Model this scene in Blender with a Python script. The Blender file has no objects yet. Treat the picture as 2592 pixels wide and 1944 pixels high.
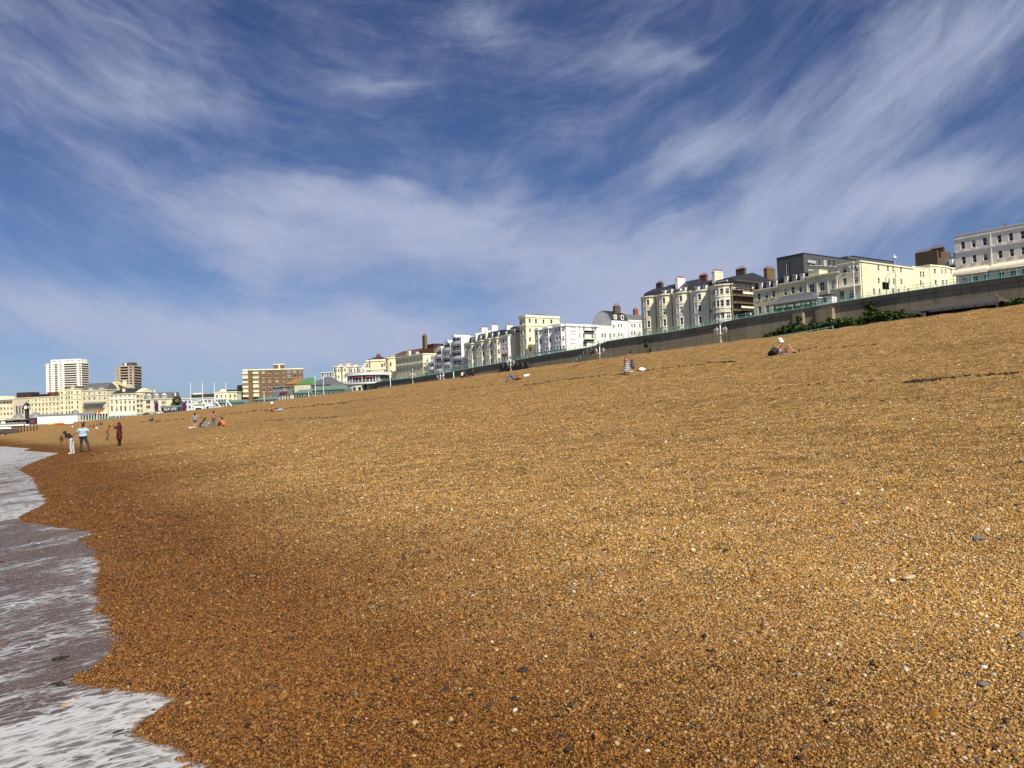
import bpy, math, random
import numpy as np
from mathutils import Vector, Matrix
R = math.radians
sc = bpy.context.scene
COL = sc.collection
random.seed(7)
rng = np.random.default_rng(11)

# ------------------------------------------------------------------ camera
EYE = Vector((0.0, 0.0, 2.0))
FPX, CX, CY = 2100.0, 1296.0, 972.0          # focal length and centre in pixels of the 2592 x 1944 photograph
PITCH = math.atan(66 / 2100.0)
ROLL = math.atan(0.038)
fwd = Vector((0, math.cos(PITCH), math.sin(PITCH)))
r0 = Vector((1, 0, 0)); u0 = Vector((0, -math.sin(PITCH), math.cos(PITCH)))
rgt = r0 * math.cos(ROLL) - u0 * math.sin(ROLL)
upv = r0 * math.sin(ROLL) + u0 * math.cos(ROLL)
cam_data = bpy.data.cameras.new('camera'); cam = bpy.data.objects.new('camera', cam_data)
COL.objects.link(cam); sc.camera = cam
cam_data.lens = FPX / 2592 * 36; cam_data.sensor_width = 36; cam_data.clip_start = 0.05; cam_data.clip_end = 20000
cam.matrix_world = Matrix(((rgt.x, upv.x, -fwd.x, EYE.x), (rgt.y, upv.y, -fwd.y, EYE.y), (rgt.z, upv.z, -fwd.z, EYE.z), (0, 0, 0, 1)))

# ------------------------------------------------------------------ light
SUN_H = Vector((0.47, -0.883)).normalized(); SUN_EL = R(46)
SUN = Vector((SUN_H.x * math.cos(SUN_EL), SUN_H.y * math.cos(SUN_EL), math.sin(SUN_EL)))
sd = bpy.data.lights.new('sun', 'SUN'); sd.energy = 5.0; sd.angle = R(0.5); sd.color = (1.0, 0.93, 0.80)
so = bpy.data.objects.new('sun', sd); COL.objects.link(so); so.rotation_euler = SUN.to_track_quat('Z', 'Y').to_euler()
sc.view_settings.view_transform = 'Standard'; sc.view_settings.look = 'None'
sc.view_settings.gamma = 1; sc.view_settings.exposure = 0.22
sc.cycles.use_denoising = True
sc.cycles.max_bounces = 6; sc.cycles.transparent_max_bounces = 12


class NT:
    """small helper to write node trees"""
    def __init__(s, tree): s.t = tree; s.n = tree.nodes; s.l = tree.links
    def node(s, typ, **kw):
        n = s.n.new(typ)
        for k, v in kw.items(): setattr(n, k, v)
        return n
    def put(s, sock, v):
        if v is None: return
        if isinstance(v, bpy.types.NodeSocket): s.l.new(v, sock)
        elif isinstance(v, (tuple, list)) and len(v) == 3 and sock.type == 'RGBA': sock.default_value = (*v, 1)
        else: sock.default_value = v
    def math(s, op, a, b=None, c=None, clamp=False):
        n = s.node('ShaderNodeMath', operation=op, use_clamp=clamp)
        for i, v in enumerate((a, b, c)): s.put(n.inputs[i], v)
        return n.outputs[0]
    def vmath(s, op, a, b=None, out=0):
        n = s.node('ShaderNodeVectorMath', operation=op); s.put(n.inputs[0], a); s.put(n.inputs[1], b)
        return n.outputs[out]
    def mix(s, f, a, b, blend='MIX'):
        n = s.node('ShaderNodeMix', data_type='RGBA', blend_type=blend); s.put(n.inputs[0], f)
        s.put(n.inputs[6], a); s.put(n.inputs[7], b); return n.outputs[2]
    def noise(s, vec, scale, detail=4, rough=.5, dist=0, color=False, dims='3D'):
        n = s.node('ShaderNodeTexNoise', noise_dimensions=dims)
        if vec is not None: s.put(n.inputs['Vector'], vec)
        n.inputs['Scale'].default_value = scale; n.inputs['Detail'].default_value = detail
        n.inputs['Roughness'].default_value = rough; n.inputs['Distortion'].default_value = dist
        return n.outputs['Color' if color else 'Fac']
    def voro(s, vec, scale, out='Distance', feature='F1', rand=1.0):
        n = s.node('ShaderNodeTexVoronoi', feature=feature); s.put(n.inputs['Vector'], vec)
        n.inputs['Scale'].default_value = scale; n.inputs['Randomness'].default_value = rand
        return n.outputs[out]
    def ramp(s, f, stops, interp='LINEAR'):
        n = s.node('ShaderNodeValToRGB'); s.put(n.inputs[0], f); cr = n.color_ramp; cr.interpolation = interp
        while len(cr.elements) < len(stops): cr.elements.new(0.5)
        for e, (p, c) in zip(cr.elements, stops):
            e.position = p; e.color = (*c, 1) if not isinstance(c, (int, float)) else (c, c, c, 1)
        return n.outputs[0]
    def rng(s, v, a, b, c=0.0, d=1.0, smooth=True):
        n = s.node('ShaderNodeMapRange', interpolation_type='SMOOTHSTEP' if smooth else 'LINEAR')
        for i, x in enumerate((v, a, b, c, d)): s.put(n.inputs[i], x)
        return n.outputs[0]
    def mapping(s, vec, rot=(0, 0, 0), scale=(1, 1, 1), loc=(0, 0, 0)):
        n = s.node('ShaderNodeMapping'); s.put(n.inputs[0], vec)
        n.inputs['Rotation'].default_value = rot; n.inputs['Scale'].default_value = scale; n.inputs['Location'].default_value = loc
        return n.outputs[0]

# ------------------------------------------------------------------ sky
w = bpy.data.worlds.new('World'); sc.world = w; w.use_nodes = True; w.node_tree.nodes.clear()
N = NT(w.node_tree)
sky = N.node('ShaderNodeTexSky', sky_type='NISHITA'); sky.sun_disc = False
sky.sun_elevation = SUN_EL; sky.sun_rotation = math.atan2(SUN_H.x, SUN_H.y)
sky.air_density = 1.0; sky.dust_density = 0.3; sky.ozone_density = 3.0; sky.altitude = 0
tc = N.node('ShaderNodeTexCoord')
d = N.vmath('NORMALIZE', tc.outputs['Generated'])
sep = N.node('ShaderNodeSeparateXYZ'); N.put(sep.inputs[0], d)
dx, dy, dz = sep.outputs
az = N.math('ARCTAN2', dx, dy)                     # 0 = looking north-west along the beach, + = inland
el = N.math('ARCSINE', dz)
cmb = N.node('ShaderNodeCombineXYZ'); N.put(cmb.inputs[0], az); N.put(cmb.inputs[1], el)
ae = cmb.outputs[0]
warp = N.noise(ae, 3.2, 5, .55, 0, color=True)
wv = N.vmath('SUBTRACT', warp, (0.5, 0.5, 0.5))
wsc = N.node('ShaderNodeVectorMath', operation='SCALE'); N.put(wsc.inputs[0], wv); wsc.inputs[3].default_value = 0.12
aew = N.vmath('ADD', ae, wsc.outputs[0])

def stroke(x, y, ang, lx, ly, amp):
    """one soft bank of cirrus: centre azimuth/elevation in degrees, tilt, half sizes in degrees"""
    m = N.node('ShaderNodeMapping', vector_type='TEXTURE'); N.put(m.inputs[0], aew)
    m.inputs['Location'].default_value = (R(x), R(y), 0); m.inputs['Rotation'].default_value = (0, 0, R(ang))
    m.inputs['Scale'].default_value = (R(lx), R(ly), 1)
    g = N.node('ShaderNodeTexGradient', gradient_type='SPHERICAL'); N.put(g.inputs[0], m.outputs[0])
    s = N.rng(g.outputs['Fac'], 0, 1)
    return N.math('MULTIPLY', s, amp)
STROKES = [(-11, 12.2, -2, 15, 4.4, 1.0), (-3, 13.0, 0, 9, 3.2, .6), (7.5, 10.3, -4, 14, 4.6, 1.0), (0.3, 14.6, 8, 3.2, 1.5, .55), (-7.6, 14.9, 0, 2.2, .9, .5), (20.5, 11.6, 10, 14, 4.8, .85), (28, 12, 8, 8, 2.6, .5),
           (23, 17.2, 33, 20, 5.6, .5), (31, 21, 36, 13, 5.0, .42), (12.2, 15.8, 22, 10, 2.5, .75), (29, 27, 24, 16, 2.8, .35), (-1.5, 25.6, -22, 6, 3.0, .42), (8.0, 22.8, -4, 7, 2.4, .48), (13, 21.9, 0, 3, 1.4, .4), (-8, 21.3, -8, 5, 1.5, .55),
           (-29, 24, -8, 16, 9, .40), (-24, 19.8, -6, 10, 2.6, .5), (-22, 14, -34, 12, 3.0, .45), (-15, 15.5, -18, 9, 2.6, .35), (-24, 6.3, -2.5, 26, 4.4, .95), (-10, 5.0, -5, 16, 3.2, .6), (6, 6.0, 3, 15, 3.4, .6), (-27, 2.6, 0, 16, 2.6, .4), (3, 18, 14, 16, 5, .22), (10, 6.5, 4, 22, 4.5, .45), (-6, 8.5, 0, 20, 3.5, .3)]
dens = None
for s_ in STROKES:
    v = stroke(*s_); dens = v if dens is None else N.math('ADD', dens, v)
# fibres follow long arcs that fall from the left and rise to the right
bow_ = N.math('MULTIPLY', N.math('POWER', N.math('ADD', az, 0.10), 2.0), 0.62)
cv = N.node('ShaderNodeCombineXYZ'); N.put(cv.inputs[0], az); N.put(cv.inputs[1], N.math('SUBTRACT', el, bow_))
cvw = N.vmath('ADD', cv.outputs[0], N.vmath('MULTIPLY', wv, (.14, .10, 0)))
fib = N.noise(N.mapping(cvw, scale=(3.2, 17, 1)), 1.0, 9, .62, .5)
fib2 = N.noise(N.mapping(cvw, (0, 0, R(14)), (9, 26, 1), (3, 1, 0)), 1.0, 9, .68, .6)
lump = N.noise(cvw, 7.5, 8, .62, .3)
fine = N.math('ADD', N.math('ADD', N.math('MULTIPLY', fib, 0.36), N.math('MULTIPLY', fib2, 0.34)), N.math('MULTIPLY', lump, .35))
veil = N.math('MULTIPLY', N.rng(fine, 0.38, 0.68), 0.16)
sh_ = N.math('ADD', dens, N.math('MULTIPLY', N.math('SUBTRACT', fine, .5), 2.1))
cl = N.math('ADD', N.math('MULTIPLY', N.rng(sh_, -0.05, 1.30), .96), veil)
cl = N.math('MULTIPLY', N.math('MINIMUM', cl, 1.0), 0.88)
cl = N.math('MULTIPLY', cl, N.rng(dz, 0.0, 0.05))
tint = N.mix(1.0, sky.outputs[0], N.ramp(el, [(0.0, (.46, .60, .92)), (.05, (.48, .60, .88)), (0.16, (0.50, 0.58, 0.80)), (0.30, (0.44, 0.52, 0.74)), (0.45, (0.36, 0.44, 0.68))]), 'MULTIPLY')
skyc = N.mix(cl, tint, (4.9, 5.4, 7.2))
bg = N.node('ShaderNodeBackground'); N.put(bg.inputs[0], skyc); bg.inputs[1].default_value = 0.078
N.l.new(bg.outputs[0], N.node('ShaderNodeOutputWorld').inputs[0])

# ------------------------------------------------------------------ object helpers
def tag(o, label=None, cat=None, group=None, kind=None):
    if label: o['label'] = label
    if cat: o['category'] = cat
    if group: o['group'] = group
    if kind: o['kind'] = kind
    return o
def thing(name, label, cat, loc=(0, 0, 0), rz=0, group=None):
    o = bpy.data.objects.new(name, None); COL.objects.link(o); o.location = loc; o.rotation_euler = (0, 0, rz); o.empty_display_size = .2
    return tag(o, label, cat, group)
def link(name, me, parent=None, loc=None, rot=None):
    o = bpy.data.objects.new(name, me); COL.objects.link(o)
    if parent is not None: o.parent = parent
    if loc is not None: o.location = loc
    if rot is not None: o.rotation_euler = rot
    return o
class MB:
    """mesh collector"""
    def __init__(s): s.v = []; s.f = []; s.m = []
    def quad(s, a, b, c, d, m=0):
        i = len(s.v); s.v += [a, b, c, d]; s.f.append((i, i + 1, i + 2, i + 3)); s.m.append(m)
    def tri(s, a, b, c, m=0):
        i = len(s.v); s.v += [a, b, c]; s.f.append((i, i + 1, i + 2)); s.m.append(m)
    def box(s, x0, x1, y0, y1, z0, z1, m=0):
        i = len(s.v)
        s.v += [(x0, y0, z0), (x1, y0, z0), (x1, y1, z0), (x0, y1, z0), (x0, y0, z1), (x1, y0, z1), (x1, y1, z1), (x0, y1, z1)]
        for f in ((0, 3, 2, 1), (4, 5, 6, 7), (0, 1, 5, 4), (1, 2, 6, 5), (2, 3, 7, 6), (3, 0, 4, 7)):
            s.f.append(tuple(i + k for k in f)); s.m.append(m)
        return s
    def prism(s, poly, z0, z1, m=0, zt=None):
        """vertical prism over a plan polygon (counter-clockwise)"""
        n = len(poly); i = len(s.v)
        s.v += [(p[0], p[1], z0) for p in poly] + [(p[0], p[1], z1 if zt is None else zt[k]) for k, p in enumerate(poly)]
        for k in range(n): s.f.append((i + k, i + (k + 1) % n, i + n + (k + 1) % n, i + n + k)); s.m.append(m)
        s.f.append(tuple(i + n + k for k in range(n))); s.m.append(m)
        s.f.append(tuple(i + k for k in reversed(range(n)))); s.m.append(m)
        return s
    def tube(s, a, b, r1, r2=None, n=8, m=0, cap=True):
        r2 = r1 if r2 is None else r2; a = Vector(a); b = Vector(b); dd = (b - a)
        if dd.length < 1e-6: return s
        dd.normalize(); x = dd.orthogonal().normalized(); y = dd.cross(x); i = len(s.v)
        for p, r in ((a, r1), (b, r2)):
            for k in range(n):
                t = 2 * math.pi * k / n; s.v.append(tuple(p + x * (r * math.cos(t)) + y * (r * math.sin(t))))
        for k in range(n): s.f.append((i + k, i + (k + 1) % n, i + n + (k + 1) % n, i + n + k)); s.m.append(m)
        if cap:
            s.f.append(tuple(i + k for k in reversed(range(n)))); s.m.append(m); s.f.append(tuple(i + n + k for k in range(n))); s.m.append(m)
        return s
    def lathe(s, prof, cx=0, cy=0, n=16, m=0):
        i = len(s.v)
        for r, z in prof:
            for k in range(n):
                t = 2 * math.pi * k / n; s.v.append((cx + r * math.cos(t), cy + r * math.sin(t), z))
        for j in range(len(prof) - 1):
            for k in range(n): s.f.append((i + j * n + k, i + j * n + (k + 1) % n, i + (j + 1) * n + (k + 1) % n, i + (j + 1) * n + k)); s.m.append(m)
        s.f.append(tuple(i + k for k in reversed(range(n)))); s.m.append(m); s.f.append(tuple(i + (len(prof) - 1) * n + k for k in range(n))); s.m.append(m)
        return s
    def ball(s, c, r, n=8, m=0, sq=(1, 1, 1)):
        i = len(s.v); h = n // 2 + 1
        for j in range(h + 1):
            ph = math.pi * j / h
            for k in range(n):
                t = 2 * math.pi * k / n
                s.v.append((c[0] + r * sq[0] * math.sin(ph) * math.cos(t), c[1] + r * sq[1] * math.sin(ph) * math.sin(t), c[2] + r * sq[2] * math.cos(ph)))
        for j in range(h):
            for k in range(n): s.f.append((i + j * n + k, i + (j + 1) * n + k, i + (j + 1) * n + (k + 1) % n, i + j * n + (k + 1) % n)); s.m.append(m)
        return s
    def mesh(s, name, mats, smooth=False):
        me = bpy.data.meshes.new(name); me.from_pydata([tuple(v) for v in s.v], [], s.f)
        mats = mats if isinstance(mats, (list, tuple)) else [mats]
        for x in mats: me.materials.append(x)
        if len(mats) > 1: me.polygons.foreach_set('material_index', s.m)
        if smooth: me.polygons.foreach_set('use_smooth', [True] * len(me.polygons))
        me.update(); return me
    def build(s, name, mats, parent=None, smooth=False, loc=None, rot=None):
        return link(name, s.mesh(name, mats, smooth), parent, loc, rot)

def np_mesh(name, V, F, mats, smooth=False):
    me = bpy.data.meshes.new(name); V = np.asarray(V, np.float32); F = np.asarray(F, np.int32); k = F.shape[1]
    me.vertices.add(len(V)); me.vertices.foreach_set('co', V.ravel())
    me.loops.add(F.size); me.loops.foreach_set('vertex_index', F.ravel())
    me.polygons.add(len(F)); me.polygons.foreach_set('loop_start', np.arange(0, F.size, k, dtype=np.int32))
    me.polygons.foreach_set('loop_total', np.full(len(F), k, np.int32))
    if smooth: me.polygons.foreach_set('use_smooth', np.ones(len(F), bool))
    for m in (mats if isinstance(mats, (list, tuple)) else [mats]): me.materials.append(m)
    me.update(calc_edges=True); me.validate(); return me

# ------------------------------------------------------------------ the lie of the land
# n = distance inland across the beach, t = distance along the shore (away from the camera, to the north-west)
NX, NY = 0.805, 0.593
ANG = math.atan2(-NX, NY)          # heading of the street from far end to near end
def nt(x, y): return x * NX + y * NY, -x * NY + y * NX
def xy(n, t): return n * NX - t * NY, n * NY + t * NX
def ray(px, py):
    a = (px - CX) / FPX; b = (CY - py) / FPX
    return fwd + rgt * a + upv * b
_hs = rng.random((256, 256)).astype(np.float64)
def vnoise(x, y):
    xi = np.floor(x).astype(int); yi = np.floor(y).astype(int); fx = x - xi; fy = y - yi
    fx = fx * fx * (3 - 2 * fx); fy = fy * fy * (3 - 2 * fy)
    g = lambda a, b: _hs[a & 255, b & 255]
    return (g(xi, yi) * (1 - fx) + g(xi + 1, yi) * fx) * (1 - fy) + (g(xi, yi + 1) * (1 - fx) + g(xi + 1, yi + 1) * fx) * fy
CR_T = [-400, 0, 24, 61, 95, 116, 196, 352, 450, 2000]; CR_H = [8.1, 7.95, 7.77, 7.2, 6.6, 6.2, 5.3, 4.3, 4.0, 4.0]
def shore(t): return 1.0 + 0.095 * np.clip(t, -400, 90) + 0.03 * np.clip(t - 90, 0, 2000)
def ground(x, y, fine=True):
    x = np.asarray(x, float); y = np.asarray(y, float)
    n, t = x * NX + y * NY, -x * NY + y * NX
    s = n - shore(t); zc = np.interp(t, CR_T, CR_H)
    L = 60 - shore(t); L = np.where(L < 25, 25, L)
    ex = np.interp(t, [0, 40, 100, 400], [1.32, 1.38, 1.5, 1.25])
    q = np.clip(s / L, 0, None)
    z = 0.28 + (zc - 0.28) * np.where(q < 1, q ** ex * (1.03 - 0.03 * q), 1.0)
    z = np.where(q > 1, zc - 1.2 * (1 - np.exp(-(q - 1) * 3.0)), z)
    z = np.where(s < 0, 0.28 + s * 0.085, z)
    z = np.maximum(z, -6)
    wb = np.clip((s - 3) / 10, 0, 1) * np.clip((66 - n) / 8, 0, 1)
    # storm ridges: low steps that run along the shore
    for n0, hh in ((15, .07), (22, .16), (36.5, .30), (44, .18), (52, .22)):
        k = (n - n0 - 1.6 * (vnoise(t * .045 + n0, t * 0 + 5.5) - .5) * 2) / 0.9
        z = z + wb * hh * (np.tanh(k) - np.tanh(k / 5.0)) * 0.55
    z = z + wb * 0.10 * (vnoise(n * .45 + 9, t * .16) - .5) + np.clip((s - 1) / 5, 0, 1) * 0.055 * (vnoise(n * 1.3, t * .9 + 4) - .5) + np.clip((s - 2) / 5, 0, 1) * .04 * (vnoise(n * 2.9 + 5, t * 2.3) - .5)
    return z
def hit(px, py, far=700):
    """where the sight line of a photograph pixel meets the ground"""
    d_ = ray(px, py); k = np.geomspace(2.0, far, 2600)
    X = EYE.x + d_.x * k; Y = EYE.y + d_.y * k; Z = EYE.z + d_.z * k; G = ground(X, Y)
    b = np.nonzero(Z < G)[0]
    if len(b) == 0:
        i = int(np.argmin(np.where((k > 20) & (k < 380), Z - G, 1e9)))
    else: i = int(b[0])
    return Vector((X[i], Y[i], float(G[i])))
def plane(px, py, n0):
    """where that sight line meets the vertical plane n = n0 parallel to the shore"""
    d_ = ray(px, py); k = n0 / (d_.x * NX + d_.y * NY); return EYE + d_ * k
def at_depth(px, py, Y):
    d_ = ray(px, py); return EYE + d_ * (Y / d_.y)
# ------------------------------------------------------------------ materials
MATS = {}
def new_mat(name):
    m = bpy.data.materials.new(name); m.use_nodes = True; m.node_tree.nodes.clear(); MATS[name] = m
    return m, NT(m.node_tree)
def finish(N, col, rough=.8, spec=.3, bump=None, bs=.3, bd=.02, metal=0, normal=None):
    p = N.node('ShaderNodeBsdfPrincipled'); N.put(p.inputs['Base Color'], col); N.put(p.inputs['Roughness'], rough)
    p.inputs['Specular IOR Level'].default_value = spec; p.inputs['Metallic'].default_value = metal
    if bump is not None:
        b = N.node('ShaderNodeBump'); b.inputs['Strength'].default_value = bs; b.inputs['Distance'].default_value = bd
        N.put(b.inputs['Height'], bump); N.l.new(b.outputs[0], p.inputs['Normal'])
    N.l.new(p.outputs[0], N.node('ShaderNodeOutputMaterial').inputs[0]); return p
def plain(name, col, rough=.75, var=.25, scale=1.5, spec=.3, bumpy=.15, streak=0):
    """painted / rendered surface: base colour with weather patches (and rain streaks if asked)"""
    if name in MATS: return MATS[name]
    m, N = new_mat(name); g = N.node('ShaderNodeNewGeometry').outputs['Position']
    a = N.noise(g, scale, 6, .65); c = N.mix(N.rng(a, .35, .75), tuple(x * (1 + var * .25) for x in col), tuple(x * (1 - var) for x in col))
    if streak:
        st = N.noise(N.mapping(g, scale=(1, 1, .08)), 2.2, 5, .7)
        c = N.mix(N.math('MULTIPLY', N.rng(st, .5, .78), streak), c, tuple(x * .45 for x in col))
    finish(N, c, rough, spec, N.noise(g, scale * 9, 3), bumpy, .02); return m
def stucco(name, col, streak=.3): return plain(name, col, .8, .16, .35, .25, .2, streak)
CREAM = stucco('cream_stucco', (.84, .77, .50)); CREAM2 = stucco('butter_stucco', (.86, .78, .52)); CREAM3 = stucco('ivory_stucco', (.86, .80, .60))
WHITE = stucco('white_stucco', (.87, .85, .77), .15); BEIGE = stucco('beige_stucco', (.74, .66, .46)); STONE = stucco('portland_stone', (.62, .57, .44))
OLIVE = stucco('olive_cream_stucco', (.74, .67, .42)); PINKW = stucco('pinkish_white_stucco', (.92, .84, .70)); GREYW = stucco('pale_grey_render', (.72, .74, .76))
YELLOW = stucco('yellow_stucco', (.88, .82, .55))
TRIM = plain('white_paint', (.86, .86, .82), .5, .08, 2); TRIMC = stucco('cream_trim', (.90, .85, .62), .1)
BRICK = None
def brick(name, c1, c2, mortar):
    m, N = new_mat(name); g = N.node('ShaderNodeTexCoord').outputs['Object']
    b = N.node('ShaderNodeTexBrick'); N.put(b.inputs['Vector'], N.mapping(g, (R(90), 0, 0))); b.inputs['Scale'].default_value = 3.2
    N.put(b.inputs['Color1'], c1); N.put(b.inputs['Color2'], c2); N.put(b.inputs['Mortar'], mortar); b.inputs['Mortar Size'].default_value = .012
    c = N.mix(N.rng(N.noise(g, .6, 6, .7), .4, .75, 0, .45), b.outputs[0], tuple(x * .55 for x in c1)); finish(N, c, .9, .2); return m
BRICK = brick('brown_brick', (.165, .098, .045), (.21, .13, .058), (.25, .2, .13)); REDBRICK = brick('red_brick', (.30, .10, .055), (.22, .07, .04), (.2, .15, .12))
SOOT = brick('sooty_brick', (.11, .075, .05), (.15, .10, .06), (.13, .11, .09)); ORANGE = plain('orange_tile', (.34, .17, .065), .85, .3, 1.2)
def slate(name, col):
    m, N = new_mat(name); g = N.node('ShaderNodeNewGeometry').outputs['Position']
    wv = N.node('ShaderNodeTexWave', wave_type='BANDS', bands_direction='Z'); N.put(wv.inputs['Vector'], g); wv.inputs['Scale'].default_value = 1.3; wv.inputs['Distortion'].default_value = .3
    a = N.noise(g, 2.5, 5, .7); c = N.mix(N.rng(a, .3, .75), col, tuple(x * 1.9 for x in col)); c = N.mix(N.math('MULTIPLY', wv.outputs['Fac'], .35), c, tuple(x * .4 for x in col))
    finish(N, c, .55, .4, wv.outputs['Fac'], .3, .03); return m
SLATE = slate('dark_slate', (.030, .033, .040)); SLATE2 = slate('grey_slate', (.11, .11, .115)); REDTILE = slate('brown_red_tile', (.14, .055, .035)); BLACKR = slate('black_mansard_slate', (.022, .016, .018))
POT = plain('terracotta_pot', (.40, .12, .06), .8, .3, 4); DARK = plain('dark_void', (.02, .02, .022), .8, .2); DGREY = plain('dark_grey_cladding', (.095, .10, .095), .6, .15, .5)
BROWNBOX = plain('brown_roof_plant', (.06, .035, .03), .7, .2); CONC = plain('pale_concrete', (.5, .48, .42), .85, .2, 1, streak=.3)
TEAL = plain('teal_paint', (.22, .52, .42), .45, .25, 3); TEALG = plain('grey_teal_paint', (.15, .23, .19), .6, .3, 2); LEAD = plain('lead_grey', (.22, .235, .25), .5, .2)
STEEL = plain('galvanised_steel', (.42, .44, .45), .4, .15); BLACK = plain('black_paint', (.018, .018, .02), .5, .2); RED = plain('red_cloth', (.20, .025, .02), .8, .2)
WOOD = plain('weathered_wood', (.16, .11, .07), .85, .35, 3); GREENR = plain('green_roof_felt', (.10, .22, .09), .8, .25); PURPLE = plain('purple_cloth', (.07, .015, .07), .8, .1)
IRON = plain('dark_iron', (.05, .045, .04), .7, .3); YEL = plain('yellow_plastic', (.75, .55, .04), .5, .1); ORG = plain('orange_plastic', (.70, .16, .03), .5, .1)
BLUE = plain('blue_paint', (.05, .14, .32), .5, .2); CAN = plain('cream_canvas', (.84, .77, .58), .9, .12, 1.2)

def glass_mat():
    m, N = new_mat('window_glass'); rnd = N.node('ShaderNodeObjectInfo').outputs['Random']
    g = N.node('ShaderNodeTexCoord').outputs['Object']; sp = N.node('ShaderNodeSeparateXYZ'); N.put(sp.inputs[0], g)
    # a blind or curtain drawn behind some panes
    top = N.math('GREATER_THAN', sp.outputs[2], N.math('MULTIPLY_ADD', rnd, 2.2, -.1))
    some = N.math('GREATER_THAN', N.math('FRACT', N.math('MULTIPLY', rnd, 7.3)), .62)
    c = N.mix(N.math('MULTIPLY', top, some), N.mix(rnd, (.012, .014, .018), (.05, .05, .05)), (.42, .40, .33))
    finish(N, c, .08, .55); return m
GLASS = glass_mat()

def wall_concrete():
    m, N = new_mat('sea_wall_concrete'); g = N.node('ShaderNodeNewGeometry').outputs['Position']
    big = N.noise(g, .12, 6, .65); st = N.noise(N.mapping(g, scale=(1, 1, .06)), .9, 7, .75); st2 = N.noise(N.mapping(g, scale=(1, 1, .1), loc=(30, 0, 0)), .35, 5, .6)
    c = N.mix(N.rng(big, .3, .7), (.39, .32, .205), (.27, .22, .14))
    c = N.mix(N.rng(st, .48, .72, 0, .7), c, (.14, .105, .065)); c = N.mix(N.rng(st2, .58, .72, 0, .6), c, (.52, .45, .32))
    sp = N.node('ShaderNodeSeparateXYZ'); N.put(sp.inputs[0], g)
    c = N.mix(N.rng(N.noise(g, 1.5, 4, .7), .55, .75, 0, .4), c, (.22, .20, .11))
    sj = N.node('ShaderNodeSeparateXYZ'); N.put(sj.inputs[0], N.mapping(g, (0, 0, -math.atan2(NX, -NY))))
    jt = N.math('LESS_THAN', N.math('FRACT', N.math('DIVIDE', sj.outputs[0], 5.4)), .035); jh = N.math('LESS_THAN', N.math('FRACT', N.math('DIVIDE', sp.outputs[2], 2.7)), .03)
    c = N.mix(N.math('MULTIPLY', N.math('MAXIMUM', jt, jh), .45), c, (.05, .04, .025)); finish(N, c, .9, .15, N.noise(g, 2.5, 6, .7), .5, .08); return m
SEAWALL = wall_concrete(); FACING = plain('pale_wall_facing', (.50, .43, .32), .9, .3, .5, streak=.75)
def asphalt():
    m, N = new_mat('asphalt'); g = N.node('ShaderNodeNewGeometry').outputs['Position']
    finish(N, N.mix(N.noise(g, .8, 6), (.045, .045, .048), (.07, .068, .065)), .9, .2, N.noise(g, 40, 2), .3, .01); return m
ASPH = asphalt(); PAVE = plain('paving', (.30, .28, .24), .9, .25, .7); TURF = plain('turf', (.10, .14, .04), .95, .4, .5)

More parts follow.
